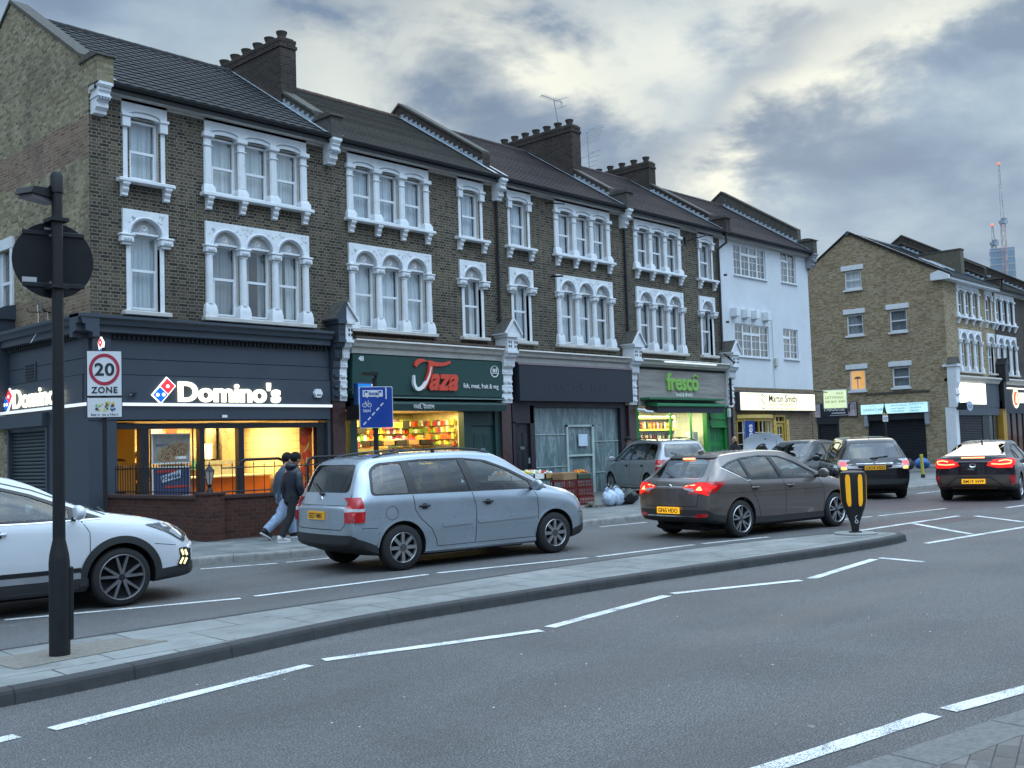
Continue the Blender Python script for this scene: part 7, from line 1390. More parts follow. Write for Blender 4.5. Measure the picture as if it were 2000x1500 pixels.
for ax in 'RL':
 c.line('shut_line', ax, [(-.16, .96), (-.12, .7), (-.14, .30)], .009, M_gapm); c.line('shut_line', ax, [(-1.05, .97), (-.98, .74), (-.86, .55), (-.80, .32)], .009, M_gapm); c.line('shut_line', ax, [(.86, .93), (.94, .7), (.93, .30)], .009, M_gapm); c.line('crease', ax, [(-1.9, .78), (-1.0, .755), (.9, .74)], .006, M_gapm, off=.001)
 c.line('chrome_line', ax, [(-1.60, 1.19), (-1.10, .955), (-1.0, .958)], .012, M_chrome, off=.006);
 c.decal('wheel_arch_lip', ax, ring_arc(-1.30, .317, .37, .388, 5, 175), PT, .006, step=.05); c.decal('wheel_arch_lip', ax, ring_arc(1.30, .317, .37, .388, 5, 175), PT, .006, step=.05)
c.line('bumper_chrome', 'B', [(-.55, .395), (.55, .395)], .022, M_chrome, off=.010); c.line('shut_line', 'B', [(-.66, .90), (-.60, .56), (.60, .56), (.66, .90)], .009, M_gapm); c.line('spoiler_edge', 'B', [(-.55, 1.365), (.55, 1.365)], .04, M_trim, off=.02)
for sy, ax in ((-1, 'R'), (1, 'L')):
 c.decal('tail_light', 'B', [(sy * .34, .86), (sy * .60, .80), (sy * .82, .74), (sy * .86, .95), (sy * .62, .955), (sy * .36, .90)], M_redlit, .014, step=.05); c.decal('tail_light', ax, [(-2.2, .74), (-1.92, .80), (-1.64, .955), (-1.90, .965), (-2.2, .95)], M_redl, .014, step=.05)
 c.decal('tail_light_core', ax, [(-2.2, .80), (-2.0, .83), (-1.86, .905), (-2.2, .90)], M_redlit, .017, step=.05); c.decal('reversing_lens', 'B', [(sy * .37, .85), (sy * .56, .80), (sy * .57, .85), (sy * .38, .87)], M_clear, .018, step=.05); c.decal('tail_light_core', 'B', [(sy * .38, .885), (sy * .56, .905), (sy * .56, .925), (sy * .38, .90)], M_hot, .019, step=.05); c.decal('tail_light_core', 'B', [(sy * .60, .83), (sy * .72, .83), (sy * .66, .90)], M_hot, .019, step=.04)
 c.decal('reflector', 'B', rnd_poly([(sy * .56, .375), (sy * .78, .39), (sy * .80, .45), (sy * .58, .43)], .02), M_redl, .012, step=.05); c.decal('headlight', ax, rnd_poly([(1.78, .68), (2.12, .60), (2.08, .70), (1.80, .80)], .03), M_clear, .006, step=.05); c.decal('headlight', 'F', rnd_poly([(sy * .45, .60), (sy * .8, .62), (sy * .8, .74), (sy * .5, .66)], .03), M_clear, .006, step=.05)
c.plate('GF65 HDO', .49, mat=M_plate2, dx=.01); hb = c.hit('B', 0, .9); g = MB(); g.lathe([(.03, .004), (.05, .01), (.055, 0)], (0, 0, 0), 18, 0, 'x', False); g.v = [(-x_ + hb[0].x - .004, y_, z_ + .88) for x_, y_, z_ in g.v]; g.build('badge', M_chrome, c.t)
hb = c.hit('B', 0, 1.335); g = MB(); g.bbox(hb[0].x - .02, hb[0].x + .05, -.13, .13, 1.335, 1.365, .008); g.build('high_brake_light', M_hot, c.t); g = MB(); hb = c.hit('B', 0, 1.06); g.bbox(hb[0].x - .05, hb[0].x + .01, -.16, .16, 1.00, 1.035, .015).tube([(hb[0].x - .03, 0, 1.03), (hb[0].x + .02, .25, 1.12)], .009, 5); g.build('rear_wiper', M_trim, c.t)
h = c.hit('B', -.40, 1.2);
g = MB(); hh = c.hit('T', -1.30, 0); g.blob((-1.30, 0, hh[0].z + .03), (.09, .02, .045), 0, 10, 6); g.build('roof_aerial', PT, c.t, smooth=True)
c.handle([-.92, .02], .83, PT, .18); c.mirror(.82, .90, .99, PT)
c.finish((-1.62, 1.02), wins, (rear, -2.4, -1.35), (front, .0, 1.7), (-1.30, 1.30), .317)
c.wheels((-1.30, 1.30), .775, .317, .20, dict(n=5, w0=.030, w1=.022, dbl=.20, tw=.12, rr=.73, mat=M_alloy, hub=.035, hubm=M_alloyd)); c.interior([(.05, 1.18), (-.85, 1.16)], zfl=.36, dash=1.0)
g = MB(); g.bbox(-1.9, 1.6, -.6, .6, .14, .22, .03).bbox(-1.95, -1.75, -.5, -.1, .20, .32, .04); g.build('underbody', M_well, c.t)
C2 = c; C2.at((17.12, 9.98, 0), R(-10.5))
# ======== white crossover (left edge) ========
SUV = [(-2.10, .40, .85, .95, .76, .87, .85, .76), (-2.05, .36, .98, 1.06, .80, .89, .87, .74), (-1.85, .32, 1.02, 1.30, .82, .90, .87, .64), (-1.6, .26, 1.02, 1.46, .83, .9025, .87, .60), (-1.1, .21, 1.01, 1.52, .83, .9025, .87, .59), (-.3, .19, .99, 1.545, .83, .9025, .87, .58), (.15, .19, .975, 1.52, .83, .9025, .87, .58), (.45, .19, .97, 1.43, .83, .9025, .865, .60), (.9, .20, .96, 1.20, .83, .9025, .86, .66), (1.30, .21, .95, 1.06, .83, .9025, .85, .72), (1.70, .22, .92, .985, .82, .895, .83, .70), (2.08, .24, .83, .88, .79, .87, .80, .66), (2.28, .25, .70, .76, .74, .83, .77, .60), (2.35, .26, .60, .66, .70, .79, .74, .56)]
c = Car('crossover_car', 'white crossover car with black wheel arches at the left edge', 'car', SUV, .9025, .34, .12, None, carpaint('white_paint_car', (.60, .635, .68), .0, .35, .15)); PT = c.paint
dlo = [(-1.7, 1.10), (-1.45, 1.38), (-.9, 1.425), (-.3, 1.44), (.08, 1.41), (.42, 1.31), (1.16, 1.01), (.4, 1.005), (-1.4, 1.03)]
wins = [[(-1.5, 1.12), (-1.36, 1.34), (-1.1, 1.37), (-1.06, 1.06), (-1.35, 1.07)], [(-.98, 1.055), (-1.02, 1.38), (-.3, 1.415), (-.22, 1.04)], [(-.10, 1.035), (-.17, 1.41), (.06, 1.385), (.40, 1.285), (.80, 1.115), (.80, 1.03)], [(.85, 1.03), (.85, 1.085), (1.02, 1.025)]]
rear = rnd_poly([(-.6, 1.1), (.6, 1.1), (.5, 1.4), (-.5, 1.4)], .06); front = rnd_poly([(-.70, 1.075), (.70, 1.075), (.54, 1.43), (-.54, 1.43)], .05)
glaze(c, dlo, wins, rear, front, M_carglass)
for ax in 'RL':
 for wx in (-1.35, 1.35): c.decal('wheel_arch_cladding', ax, ring_arc(wx, .33, .385, .465, -8, 188, 28), M_plastic, .012, step=.05)
 c.decal('sill_cladding', ax, [(-1.0, .1), (1.0, .1), (.98, .36), (-.98, .36)], M_plastic, .010, step=.08); c.decal('silver_sill_strip', ax, [(-.9, .36), (.9, .36), (.90, .42), (-.9, .42)], plain('satin_silver', (.4, .42, .45), .35, .5), .014, step=.08); c.line('black_moulding', ax, [(-.9, .455), (.9, .455)], .05, M_trim, off=.010)
 c.line('shut_line', ax, [(.90, 1.02), (1.0, .86), (1.0, .60), (.93, .36)], .008, M_gapm); c.line('shut_line', ax, [(-.17, 1.02), (-.12, .7), (-.14, .36)], .008, M_gapm); c.line('chrome_line', ax, [(-1.40, 1.02), (.4, .995), (1.14, 1.0)], .012, M_chrome, off=.005); c.line('roof_shut_line', ax, [(-.3, 1.475), (.1, 1.45), (.45, 1.35), (1.2, 1.04)], .012, M_trim, off=.003)
 c.line('bumper_shut_line', ax, [(1.72, .68), (1.98, .64)], .006, M_gapm)
for sy, ax in ((-1, 'R'), (1, 'L')):
 hl = rnd_poly([(1.62, .90), (1.86, .80), (2.10, .66), (2.16, .72), (2.05, .84), (1.85, .905)], .02); c.decal('headlight', ax, hl, M_trim, .006, step=.05); c.decal('headlight_reflector', ax, rnd_poly([(1.90, .80), (2.05, .70), (2.08, .76), (1.96, .84)], .02), M_clear, .010, step=.04); c.decal('headlight_glass', ax, hl, M_lens, .016, step=.05)
 c.decal('headlight', 'F', rnd_poly([(sy * .5, .72), (sy * .80, .72), (sy * .84, .86), (sy * .55, .82)], .03), M_trim, .006, step=.05)
 c.decal('fog_light_recess', ax, rnd_poly([(2.02, .60), (2.14, .60), (2.22, .50), (2.16, .40), (2.0, .40), (2.04, .50)], .02), M_trim, .010, step=.04); c.decal('fog_light_recess', 'F', rnd_poly([(sy * .66, .42), (sy * .80, .42), (sy * .80, .58), (sy * .70, .58)], .03), M_trim, .010, step=.04)
 for k_, (dx, dz) in enumerate(((0, 0), (.055, -.01))):
  for (a, b) in (((2.045, .58), (2.075, .515)), ((2.07, .485), (2.03, .42))):
   c.line('daytime_lamp', ax, [(a[0] + dx, a[1] + dz), (b[0] + dx, b[1] + dz)], .028, emit('lamp_warm', (1.0, .86, .40), 1.5), off=.016)
 c.decal('tail_light', 'B', [(sy * .6, .85), (sy * .85, .85), (sy * .85, 1.0), (sy * .6, .95)], M_redl, .012, step=.06)
c.decal('grille', 'F', rnd_poly([(-.45, .62), (.45, .62), (.5, .72), (-.5, .72)], .03), M_trim, .006, step=.07); g = MB(); g.tube([(1.25, -.62, 1.05), (1.32, -.1, 1.10)], .012, 5).tube([(1.27, -.1, 1.06), (1.33, .45, 1.09)], .012, 5); g.build('wipers', M_trim, c.t)
c.handle([-.90, .05], .90, PT, .18); c.mirror(.86, .94, 1.07, PT)
c.finish((-1.62, 1.1), wins, (rear, -2.4, -1.35), (front, .0, 1.75), (-1.35, 1.35), .33, .062)
c.wheels((-1.35, 1.35), .79, .33, .21, dict(n=5, w0=.034, w1=.026, dbl=.26, tw=0, rr=.78, mat=[plain('alloy_mid', (.22, .22, .24), .3, .7)], hub=.032, hubm=M_trim)); c.interior([(.05, 1.24), (-.85, 1.24)], zfl=.42, dash=1.05)
g = MB(); g.bbox(-1.9, 1.7, -.6, .6, .15, .24, .03); g.build('underbody', M_well, c.t)
C3 = c; C3.at((4.50, 12.48, 0), R(-9))
# ======== black people carrier turning, seen from behind ========
V = [(r[0] * 1.01, *r[1:]) for r in MPV]
c = Car('estate_car', 'black tall car turning left with lit tail lights beyond the island', 'car', V, .895, .30, .10, None, carpaint('black_paint', (.010, .011, .014), .3, .2), skirt=(-1.7, 1.7)); PT = c.paint
dlo = rnd_poly([(-1.80, 1.05), (-1.70, 1.42), (-.9, 1.51), (-.2, 1.51), (.22, 1.46), (.60, 1.32), (1.30, 1.0), (.6, 1.02)], .04, 3)
wins = [[(-1.70, 1.09), (-1.62, 1.40), (-1.24, 1.46), (-1.22, 1.07)], [(-1.12, 1.06), (-1.14, 1.47), (-.27, 1.48), (-.18, 1.05)], [(-.06, 1.05), (-.15, 1.48), (.18, 1.435), (.56, 1.30), (.94, 1.12), (.94, 1.04)]]
rear = rnd_poly([(-.66, 1.08), (.66, 1.08), (.54, 1.46), (-.54, 1.46)], .06); front = rnd_poly([(-.70, 1.09), (.70, 1.09), (.56, 1.53), (-.56, 1.53)], .06); glaze(c, dlo, wins, rear, front, M_cardark)
for sy, ax in ((-1, 'R'), (1, 'L')):
 lamp = rnd_poly([(sy * .66, .78), (sy * .84, .78), (sy * .86, 1.02), (sy * .70, 1.0)], .05); c.decal('tail_light', 'B', lamp, M_clear, .012, step=.05); c.decal('tail_light', ax, rnd_poly([(-2.2, .80), (-1.96, .86), (-1.90, 1.05), (-2.2, 1.03)], .03), M_clear, .012, step=.05); c.decal('tail_light_core', 'B', rnd_poly([(sy * .68, .88), (sy * .84, .88), (sy * .85, 1.0), (sy * .70, .99)], .05), emit('pink_lamp', (1.0, .12, .14), 1.3), .018, step=.04); c.decal('indicator', 'B', rnd_poly([(sy * .70, .79), (sy * .82, .79), (sy * .82, .86), (sy * .70, .86)], .03), emit('amber_lamp', (1.0, .55, .12), 1.8), .018, step=.04)
 c.line('shut_line', ax, [(-.16, 1.02), (-.11, .80), (-.13, .30)], .010, M_gapm)
c.line('chrome_line', 'B', [(-.45, .93), (.45, .93)], .02, M_chrome, off=.012); c.line('shut_line', 'B', [(-.66, .98), (-.62, .62), (.62, .62), (.66, .98)], .012, M_gapm); c.plate('LX14 VGO', .83, mat=M_plate)
hb = c.hit('B', 0, .99); g = MB(); g.lathe([(.03, .0), (.06, .012), (.062, 0)], (0, 0, 0), 16, 0, 'x', False); g.v = [(-x_ + hb[0].x - .004, y_ * 1.3, z_ + .99) for x_, y_, z_ in g.v]; g.build('badge', M_chrome, c.t); g = MB(); hb = c.hit('B', 0, 1.1); g.bbox(hb[0].x - .04, hb[0].x, -.1, .1, 1.05, 1.09, .01).tube([(hb[0].x - .03, 0, 1.08), (hb[0].x, -.35, 1.12)], .01, 5); g.build('rear_wiper', M_trim, c.t)
g = MB(); h = c.hit('T', -1.5, 0); g.tube([(-1.5, 0, h[0].z), (-1.6, 0, h[0].z + .16)], .006, 4); g.build('roof_aerial', M_trim, c.t); c.handle([-.95, .02], .87, PT); c.mirror(.93, .93, 1.04, PT)
c.finish((-1.78, 1.15), wins, (rear, -2.4, -1.55), (front, .1, 1.9), (-1.36, 1.36), .316); c.wheels((-1.36, 1.36), .78, .316, .20, dict(n=7, w0=.04, w1=.03, mat=M_alloy)); c.interior([(.15, 1.26), (-.80, 1.26)])
g = MB(); g.bbox(-1.9, 1.7, -.6, .6, .15, .24, .03).tube([(-2.05, -.35, .30), (-1.6, -.35, .30)], .03, 8); g.build('underbody', M_well, c.t)
C4 = c; C4.at((27.85, 12.85, 0), R(35))
# ======== plum fastback at the right edge ========
FB = [(-2.20, .36, .84, .98, .74, .86, .84, .74), (-2.16, .32, .95, 1.075, .78, .885, .86, .72), (-2.02, .28, .97, 1.12, .80, .90, .865, .68), (-1.7, .24, .965, 1.20, .82, .91, .865, .62), (-1.2, .21, .955, 1.335, .83, .91, .865, .58), (-.6, .18, .93, 1.42, .83, .91, .86, .565), (-.1, .17, .92, 1.45, .83, .91, .86, .56), (.3, .17, .91, 1.41, .83, .91, .855, .57), (.7, .17, .90, 1.26, .83, .91, .85, .61), (1.1, .17, .89, 1.06, .83, .91, .845, .67), (1.40, .18, .87, .955, .82, .905, .83, .70), (1.8, .19, .80, .86, .81, .89, .80, .66), (2.10, .21, .70, .75, .77, .86, .76, .60), (2.24, .23, .55, .60, .70, .80, .72, .52)]
c = Car('fastback_car', 'dark plum fastback with wide glowing tail lights at the right edge', 'car', FB, .91, .34, .14, None, carpaint('plum_paint', (.022, .014, .024), .4, .2)); PT = c.paint
dlo = [(-1.55, 1.02), (-1.25, 1.20), (-.7, 1.315), (-.1, 1.35), (.28, 1.30), (.65, 1.16), (1.10, .93), (-.2, .955)]
wins = [[(-1.36, 1.04), (-1.2, 1.17), (-1.08, 1.205), (-1.03, .995)], [(-.96, .99), (-1.0, 1.235), (-.7, 1.29), (-.25, 1.32), (-.15, .975)], [(-.03, .97), (-.13, 1.325), (.26, 1.275), (.62, 1.14), (.86, 1.02), (.86, .955)]]
rear = rnd_poly([(-.64, 1.11), (.64, 1.11), (.52, 1.36), (-.52, 1.36)], .05); front = rnd_poly([(-.68, .97), (.68, .97), (.52, 1.36), (-.52, 1.36)], .05); glaze(c, dlo, wins, rear, front, M_cardark)
for sy, ax in ((-1, 'R'), (1, 'L')):
 c.decal('tail_light', 'B', [(sy * .30, .86), (sy * .52, .80), (sy * .84, .80), (sy * .87, .99), (sy * .80, 1.03), (sy * .50, .99), (sy * .34, .93)], M_redlit, .012, step=.05); c.decal('tail_light', ax, [(-2.3, .82), (-2.05, .86), (-1.86, 1.0), (-2.3, 1.02)], M_redlit, .012, step=.05)
 for p in ([(sy * .40, .90), (sy * .60, .885), (sy * .80, .90)], [(sy * .56, .955), (sy * .70, .985), (sy * .82, .96)], [(sy * .80, .90), (sy * .82, .96)]): c.line('tail_light_core', 'B', p, .028, M_hot, off=.018)
 c.decal('reflector', 'B', [(sy * .80, .40), (sy * .88, .40), (sy * .88, .62), (sy * .76, .62)], M_redl, .012, step=.05); c.line('shut_line', ax, [(-1.0, .98), (-.95, .7), (-.8, .32)], .01, M_gapm); c.line('shut_line', ax, [(-.13, .95), (-.1, .3)], .01, M_gapm); c.line('chrome_line', ax, [(-1.50, .99), (-.2, .94), (1.0, .92)], .012, M_chrome, off=.005)
c.decal('bumper_insert', 'B', rnd_poly([(-.86, .36), (.86, .36), (.80, .64), (-.80, .64)], .05), plain('bronze_grey', (.12, .10, .085), .4, .5), .008, step=.07); c.line('copper_line', 'B', [(-.5, .335), (.5, .335)], .02, plain('copper', (.5, .25, .12), .3, .8), off=.012)
c.line('plate_recess', 'B', [(-.62, .38), (-.38, .59), (.38, .59), (.62, .38)], .02, M_trim, off=.014)
c.line('high_brake_light', 'B', [(-.26, 1.045), (.26, 1.045)], .028, M_hot, off=.014); c.line('spoiler', 'B', [(-.72, 1.06), (.72, 1.06)], .05, M_trim, off=.010); c.plate('BM19 WFP', .49, mat=M_plate2, dx=.02)
hb = c.hit('B', 0, .87); g = MB(); g.lathe([(.03, .0), (.05, .012), (.052, 0)], (0, 0, 0), 16, 0, 'x', False); g.v = [(-x_ + hb[0].x - .004, y_ * 1.6, z_ + .87) for x_, y_, z_ in g.v]; g.build('badge', M_chrome, c.t); text('badge_lettering', 'IONIQ', .05, M_chrome, c.t, (hb[0].x - .01, .12, .76), rot=(R(90), 0, R(-90)), ext=.003)
g = MB(); h = c.hit('T', -.9, 0); g.blob((-.9, 0, h[0].z + .03), (.08, .02, .05), 0, 10, 6); g.build('roof_aerial', M_trim, c.t); c.handle([-.9, .02], .84, M_chrome, pit=False); c.mirror(.85, .93, 1.0, PT)
c.finish((-1.55, 1.05), wins, (rear, -2.4, -.9), (front, .0, 1.7), (-1.35, 1.35), .318); c.wheels((-1.35, 1.35), .79, .318, .20, dict(n=5, w0=.06, w1=.05, tw=.3, mat=M_alloy)); c.interior([(.05, 1.15), (-.85, 1.12)], zfl=.36, dash=1.0)
g = MB(); g.bbox(-1.9, 1.7, -.6, .6, .14, .24, .03); g.build('underbody', M_well, c.t)
C5 = c; C5.at((27.95, 9.40, 0), R(9))
# ======== dark hatchback behind, and the car with its bonnet up ========
c = Car('hatchback_car', 'black car parked on the forecourt behind the turning car', 'car', HATCH, .88, .34, .12, None, carpaint('dark_green_paint', (.012, .014, .015), .3, .25))
wins = [[(-.96, .985), (-1.0, 1.32), (-.5, 1.352), (-.32, 1.35), (-.20, .975)], [(-.10, .97), (-.22, 1.35), (.0, 1.33), (.35, 1.225), (.80, 1.03), (.80, .955)]]; dlo = [(-1.40, 1.10), (-1.2, 1.28), (-1.0, 1.345), (-.5, 1.375), (.02, 1.35), (.38, 1.24), (1.08, .93), (.4, .935), (-1.10, .965)]
glaze(c, dlo, wins, None, front := rnd_poly([(-.68, .975), (.68, .975), (.53, 1.37), (-.53, 1.37)], .05), M_cardark); c.mirror(.82, .90, .99, c.paint); c.handle([-.92, .02], .83, c.paint)
for sy, ax in ((-1, 'R'), (1, 'L')): c.decal('headlight', ax, rnd_poly([(1.78, .68), (2.12, .60), (2.08, .70), (1.80, .80)], .03), M_clear, .006, step=.05)
c.finish((-1.62, 1.02), wins, None, (front, .0, 1.7), (-1.30, 1.30), .317); c.wheels((-1.30, 1.30), .775, .317, .20, dict(n=6, w0=.05, w1=.03, mat=M_alloy)); c.interior([(.05, 1.18), (-.85, 1.16)], zfl=.36, dash=1.0)
C6 = c; C6.at((30.3, 15.9, PZ), R(182))
c = Car('hatchback_car', 'silver car parked with its bonnet raised beside two men', 'car', HATCH, .88, .34, .12, None, P_grey); glaze(c, dlo, wins, None, front, M_cardark); c.mirror(.82, .90, .99, M_white)
g = MB(); rows_ = []
for i in range(9):
 f = i / 8; x = 1.10 - .28 * f - .10 * math.sin(PI * f); z = .96 + .74 * f; w_ = .70 - .10 * f * f - (.22 * max(0, f - .8) / .2); rows_.append([(x + .05 * (1 - (y / .7) ** 2), y * w_ / .7, z + .04 * (1 - abs(y / .7) ** 3)) for y in (-.7, -.5, -.25, 0, .25, .5, .7)])
g.loft(rows_, 0, False, False); g.loft([[(x + .03, y, z) for x, y, z in r] for r in rows_[::-1]], 0, False, False); g.build('bonnet', [plain('bonnet_inside', (.36, .40, .46), .5)], c.t, smooth=True)
g = MB(); g.box(1.15, 1.9, -.6, .6, .70, .92); g.build('engine', M_plastic, c.t); g = MB(); g.tube([(1.5, .5, .9), (1.05, .45, 1.5)], .01, 5); g.build('bonnet_stay', M_trim, c.t)
c.finish((-1.62, 1.02), wins, None, (front, .0, 1.7), (-1.30, 1.30), .317); c.wheels((-1.30, 1.30), .775, .317, .20, dict(n=6, w0=.05, w1=.03, mat=M_alloy)); C7 = c; C7.at((32.6, 18.3, PZ), R(200))
# street furniture
M_post = plain('black_post_paint', (.003, .004, .006), .55, var=.25, scale=5, dirt=((.016, .018, .017), .4)); M_signb = plain('sign_back', (.0015, .0025, .006), .8)
M_signw = plain('sign_white', (.62, .64, .66), .5, var=.03); M_signr = plain('sign_red', (.35, .02, .05), .45); M_signk = plain('sign_ink', (.012, .02, .03), .5); M_signblue = plain('sign_blue_face', (.006, .045, .28), .4, var=.05)
LX, LY = 3.70, 8.46
t = thing('lamp_post', 'black sign lamp column standing on the island at the left', 'lamp post', (LX, LY, IZ)); g = MB(); g.lathe([(.080, 0), (.080, .74), (.074, .80), (.049, .92), (.049, .95), (.043, 3.74), (.052, 3.74), (.052, 3.88), (.04, 3.91), (.001, 3.92)], n=24); g.build('column', M_post, t, smooth=True, ang=30)
g = MB(); g.bbox(.05, .092, -.06, -.01, .12, .70, .008); g.build('service_door', M_post, t)
g = MB(); g.v = []; A = [(-.25, .02), (-.22, .075), (-.08, .09), (-.05, .12), (.03, .12), (.07, .05), (.08, .02)]; g.loft([[(x, y0, z) for x, z in A] for y0 in (.02, .20)]); g.box(-.22, .06, .04, .18, -.012, .02, 1); g.v = [tuple(Matrix.Rotation(R(22), 4, 'Z') @ Vector((x, y, z + 3.68))) for x, y, z in g.v]; g.build('luminaire', [M_post, plain('lamp_lens', (.14, .12, .13), .3)], t)
for z in (2.95, 3.50): g = MB(); g.box(-.07, .07, -.065, .10, z, z + .03); g.build('clamp', M_post, t)
t = thing('traffic_sign', 'large round sign seen from its black back on the island column', 'sign', (LX + .015, LY + .11, 3.31), R(-12)); g = MB(); g.lathe([(.001, -.010), (.30, -.010), (.312, -.02), (.316, 0), (.312, .012), (.001, .012)], (0, 0, 0), 56, 0, 'y'); g.build('disc', M_signb, t, smooth=True); g = MB()
for z in (-.21, .22): g.bbox(-.24, .24, -.022, -.01, z - .02, z + .02, .006)
g.build('stiffening_rail', M_post, t); g = MB(); g.box(-.24, -.13, -.0125, -.010, -.20, -.15).box(-.07, -.02, -.0125, -.01, .25, .27).lathe([(.001, .02), (.012, .02)], (-.03, -.02, .20), 8, 0, 'y').lathe([(.001, .02), (.012, .02)], (-.03, -.02, -.19), 8, 0, 'y'); g.build('sticker', plain('pale_sticker', (.42, .42, .44), .5), t)
t = thing('speed_sign', 'white 20 zone sign on a black pole behind the white crossover', 'sign', (7.2, 14.9, PZ), R(-22)); t.scale = (.9, 1, 1); g = MB(); g.cyl((0, .04, 0), (0, .04, 3.2), .038, n=14); g.build('pole', M_post, t, smooth=True); g = MB(); g.bbox(-.275, .275, -.022, -.004, 2.47, 3.15, .01).bbox(-.275, .275, -.022, -.004, 2.155, 2.46, .01); g.build('backing', M_signb, t)
g = MB(); g.box(-.262, .262, -.025, -.022, 2.485, 3.14).box(-.262, .262, -.025, -.022, 2.168, 2.45); g.build('face', M_signw, t); g = MB(); g.lathe([(.185, .0), (.185, .003), (.235, .003), (.235, 0)], (0, -.026, 2.87), 48, 0, 'y', False); g.build('red_ring', M_signr, t)
text('sign_number', '20', .255, M_signk, t, (0, -.030, 2.785), width=.305, ext=.003, bold=.006, align='CENTER', space=1.05); text('sign_lettering', 'ZONE', .125, M_signk, t, (0, -.030, 2.525), width=.40, ext=.003, bold=.003, align='CENTER', space=1.15)
g = MB(); rnd = random.Random(4)
for i in range(26): x, z = rnd.uniform(-.14, .15), rnd.uniform(2.26, 2.39); r = rnd.uniform(.012, .03); g.prism([(x + r * math.cos(a * 1.26 + i), z + r * math.sin(a * 1.26 + i)) for a in range(5)], 'y', -.0265 - i * .0002, -.025, i % 5)
g.build('childs_drawing', [plain('dr_' + n, c, .5) for n, c in (('yellow', (.6, .55, .1)), ('green', (.1, .35, .06)), ('plum', (.12, .03, .08)), ('blue', (.03, .1, .25)), ('lime', (.35, .5, .1)))], t); text('sign_small_lettering', "See it  be a Hero", .05, M_signk, t, (0, -.028, 2.19), width=.42, ext=.002, align='CENTER')
t = thing('bus_lane_sign', 'blue local bus, cycle and taxi lane sign behind the silver people carrier', 'sign', (12.2, 14.72, PZ), R(-26)); g = MB(); g.cyl((0, .05, 0), (0, .05, 2.86), .045, n=14); g.build('pole', M_post, t, smooth=True); g = MB(); g.tube([(0, .05, 2.8), (.03, .03, 2.95), (-.02, .0, 2.96)], .03, 8); g.box(-.24, .04, -.08, .06, 2.91, 2.95).box(-.24, .04, -.07, .05, 2.95, 2.97); g.v = [tuple(p) for p in g.v]; g.build('sign_lamp', M_post, t)
g = MB(); g.prism(rnd_poly([(-.31, 1.96), (.31, 1.96), (.31, 2.71), (-.31, 2.71)], .03), 'y', -.02, 0); g.build('backing', M_signw, t); g = MB(); g.prism(rnd_poly([(-.298, 1.972), (.298, 1.972), (.298, 2.698), (-.298, 2.698)], .025), 'y', -.024, -.02); g.build('blue_face', M_signblue, t)
g = MB(); y0, y1 = -.028, -.024; g.box(-.245, .125, y0, y1, 2.525, 2.645).lathe([(.001, 0), (.022, 0)], (-.165, -.027, 2.525), 12, 0, 'y').lathe([(.001, 0), (.022, 0)], (.03, -.027, 2.525), 12, 0, 'y'); g.box(.175, .197, y0, y1, 2.48, 2.69)
for i in range(5): f = i / 5; x, z = -.24 + .40 * f, 2.02 + .42 * f; g.prism([(x - .008, z + .01), (x + .008, z - .008), (x + .058, z + .045), (x + .042, z + .062)], 'y', y0, y1)
for cx in (-.215, -.125): g.lathe([(.030, 0), (.040, 0)], (cx, -.026, 2.375), 16, 0, 'y', False)
g.tube([(-.215, -.027, 2.375), (-.195, -.027, 2.425), (-.145, -.027, 2.425), (-.125, -.027, 2.375), (-.17, -.027, 2.375), (-.195, -.027, 2.425), (-.20, -.027, 2.45)], .005, 4).tube([(-.145, -.027, 2.425), (-.15, -.027, 2.455), (-.135, -.027, 2.46)], .005, 4); g.build('white_symbols', M_signw, t)
g = MB(); g.box(-.225, -.21, -.030, -.028, 2.545, 2.63).box(-.195, -.155, -.030, -.028, 2.595, 2.63).box(.06, .10, -.030, -.028, 2.595, 2.63); g.build('bus_windows', M_signblue, t); text('sign_lettering', 'local', .095, M_signblue, t, (-.135, -.030, 2.555), width=.18, ext=.002, bold=.003); text('sign_lettering', 'taxi', .095, M_signw, t, (-.245, -.028, 2.25), width=.14, ext=.002, bold=.001)
t = thing('traffic_bollard', 'black bollard with yellow stripes at the nose of the island', 'bollard', (15.89, 7.45, IZ), R(-62)); g = MB(); pf = [(.055, .03), (.06, .10), (.075, .18), (.12, .30), (.165, .42), (.19, .52), (.198, .75), (.20, .93), (.19, .97), (.14, .99), (.001, 1.0)]; g.lathe(pf, n=32); g.v = [(x, y * .8, z) for x, y, z in g.v]; g.build('shell', plain('bollard_black', (.012, .012, .014), .5, var=.1), t, smooth=True, ang=50); g = MB(); g.lathe([(.33, .004), (.33, .018), (.10, .024), (.001, .024)], n=32).lathe([(.10, .02), (.10, .045), (.001, .05)], n=20, m=1); g.build('base_plate', [plain('base_concrete', (.26, .27, .26), .9, var=.2), M_black], t)
def rad(z):
 for (r0, z0), (r1, z1) in zip(pf, pf[1:]):
  if z0 <= z <= z1: return r0 + (r1 - r0) * (z - z0) / (z1 - z0)
 return .19
for a in range(6):
 ac = R(-90 + 56 * (a - .45)); g = MB(); rows_ = []
 for i in range(15):
  z = .44 + .50 * i / 14; e = min(i, 14 - i); hw = R(11.5) * (1 if e > 1 else (.55, .88)[e]); rows_.append([((rad(z) + .004) * math.cos(ac + hw * k / 3), (rad(z) + .004) * .8 * math.sin(ac + hw * k / 3), z) for k in range(-3, 4)])
 g.loft(rows_, 0, False, False); g.build('yellow_stripe', emit('bollard_yellow', (.95, .48, .01), .35), t, smooth=True)
g = MB(); g.tube([(.02 + .022 * math.cos(i * .7), -.116, .20 + .025 * math.sin(i * .7)) for i in range(10)], .006, 5).tube([(.02, -.13, .225), (.0, -.150, .27), (.03, -.158, .30)], .006, 5); g.build('white_mark', M_signw, t)
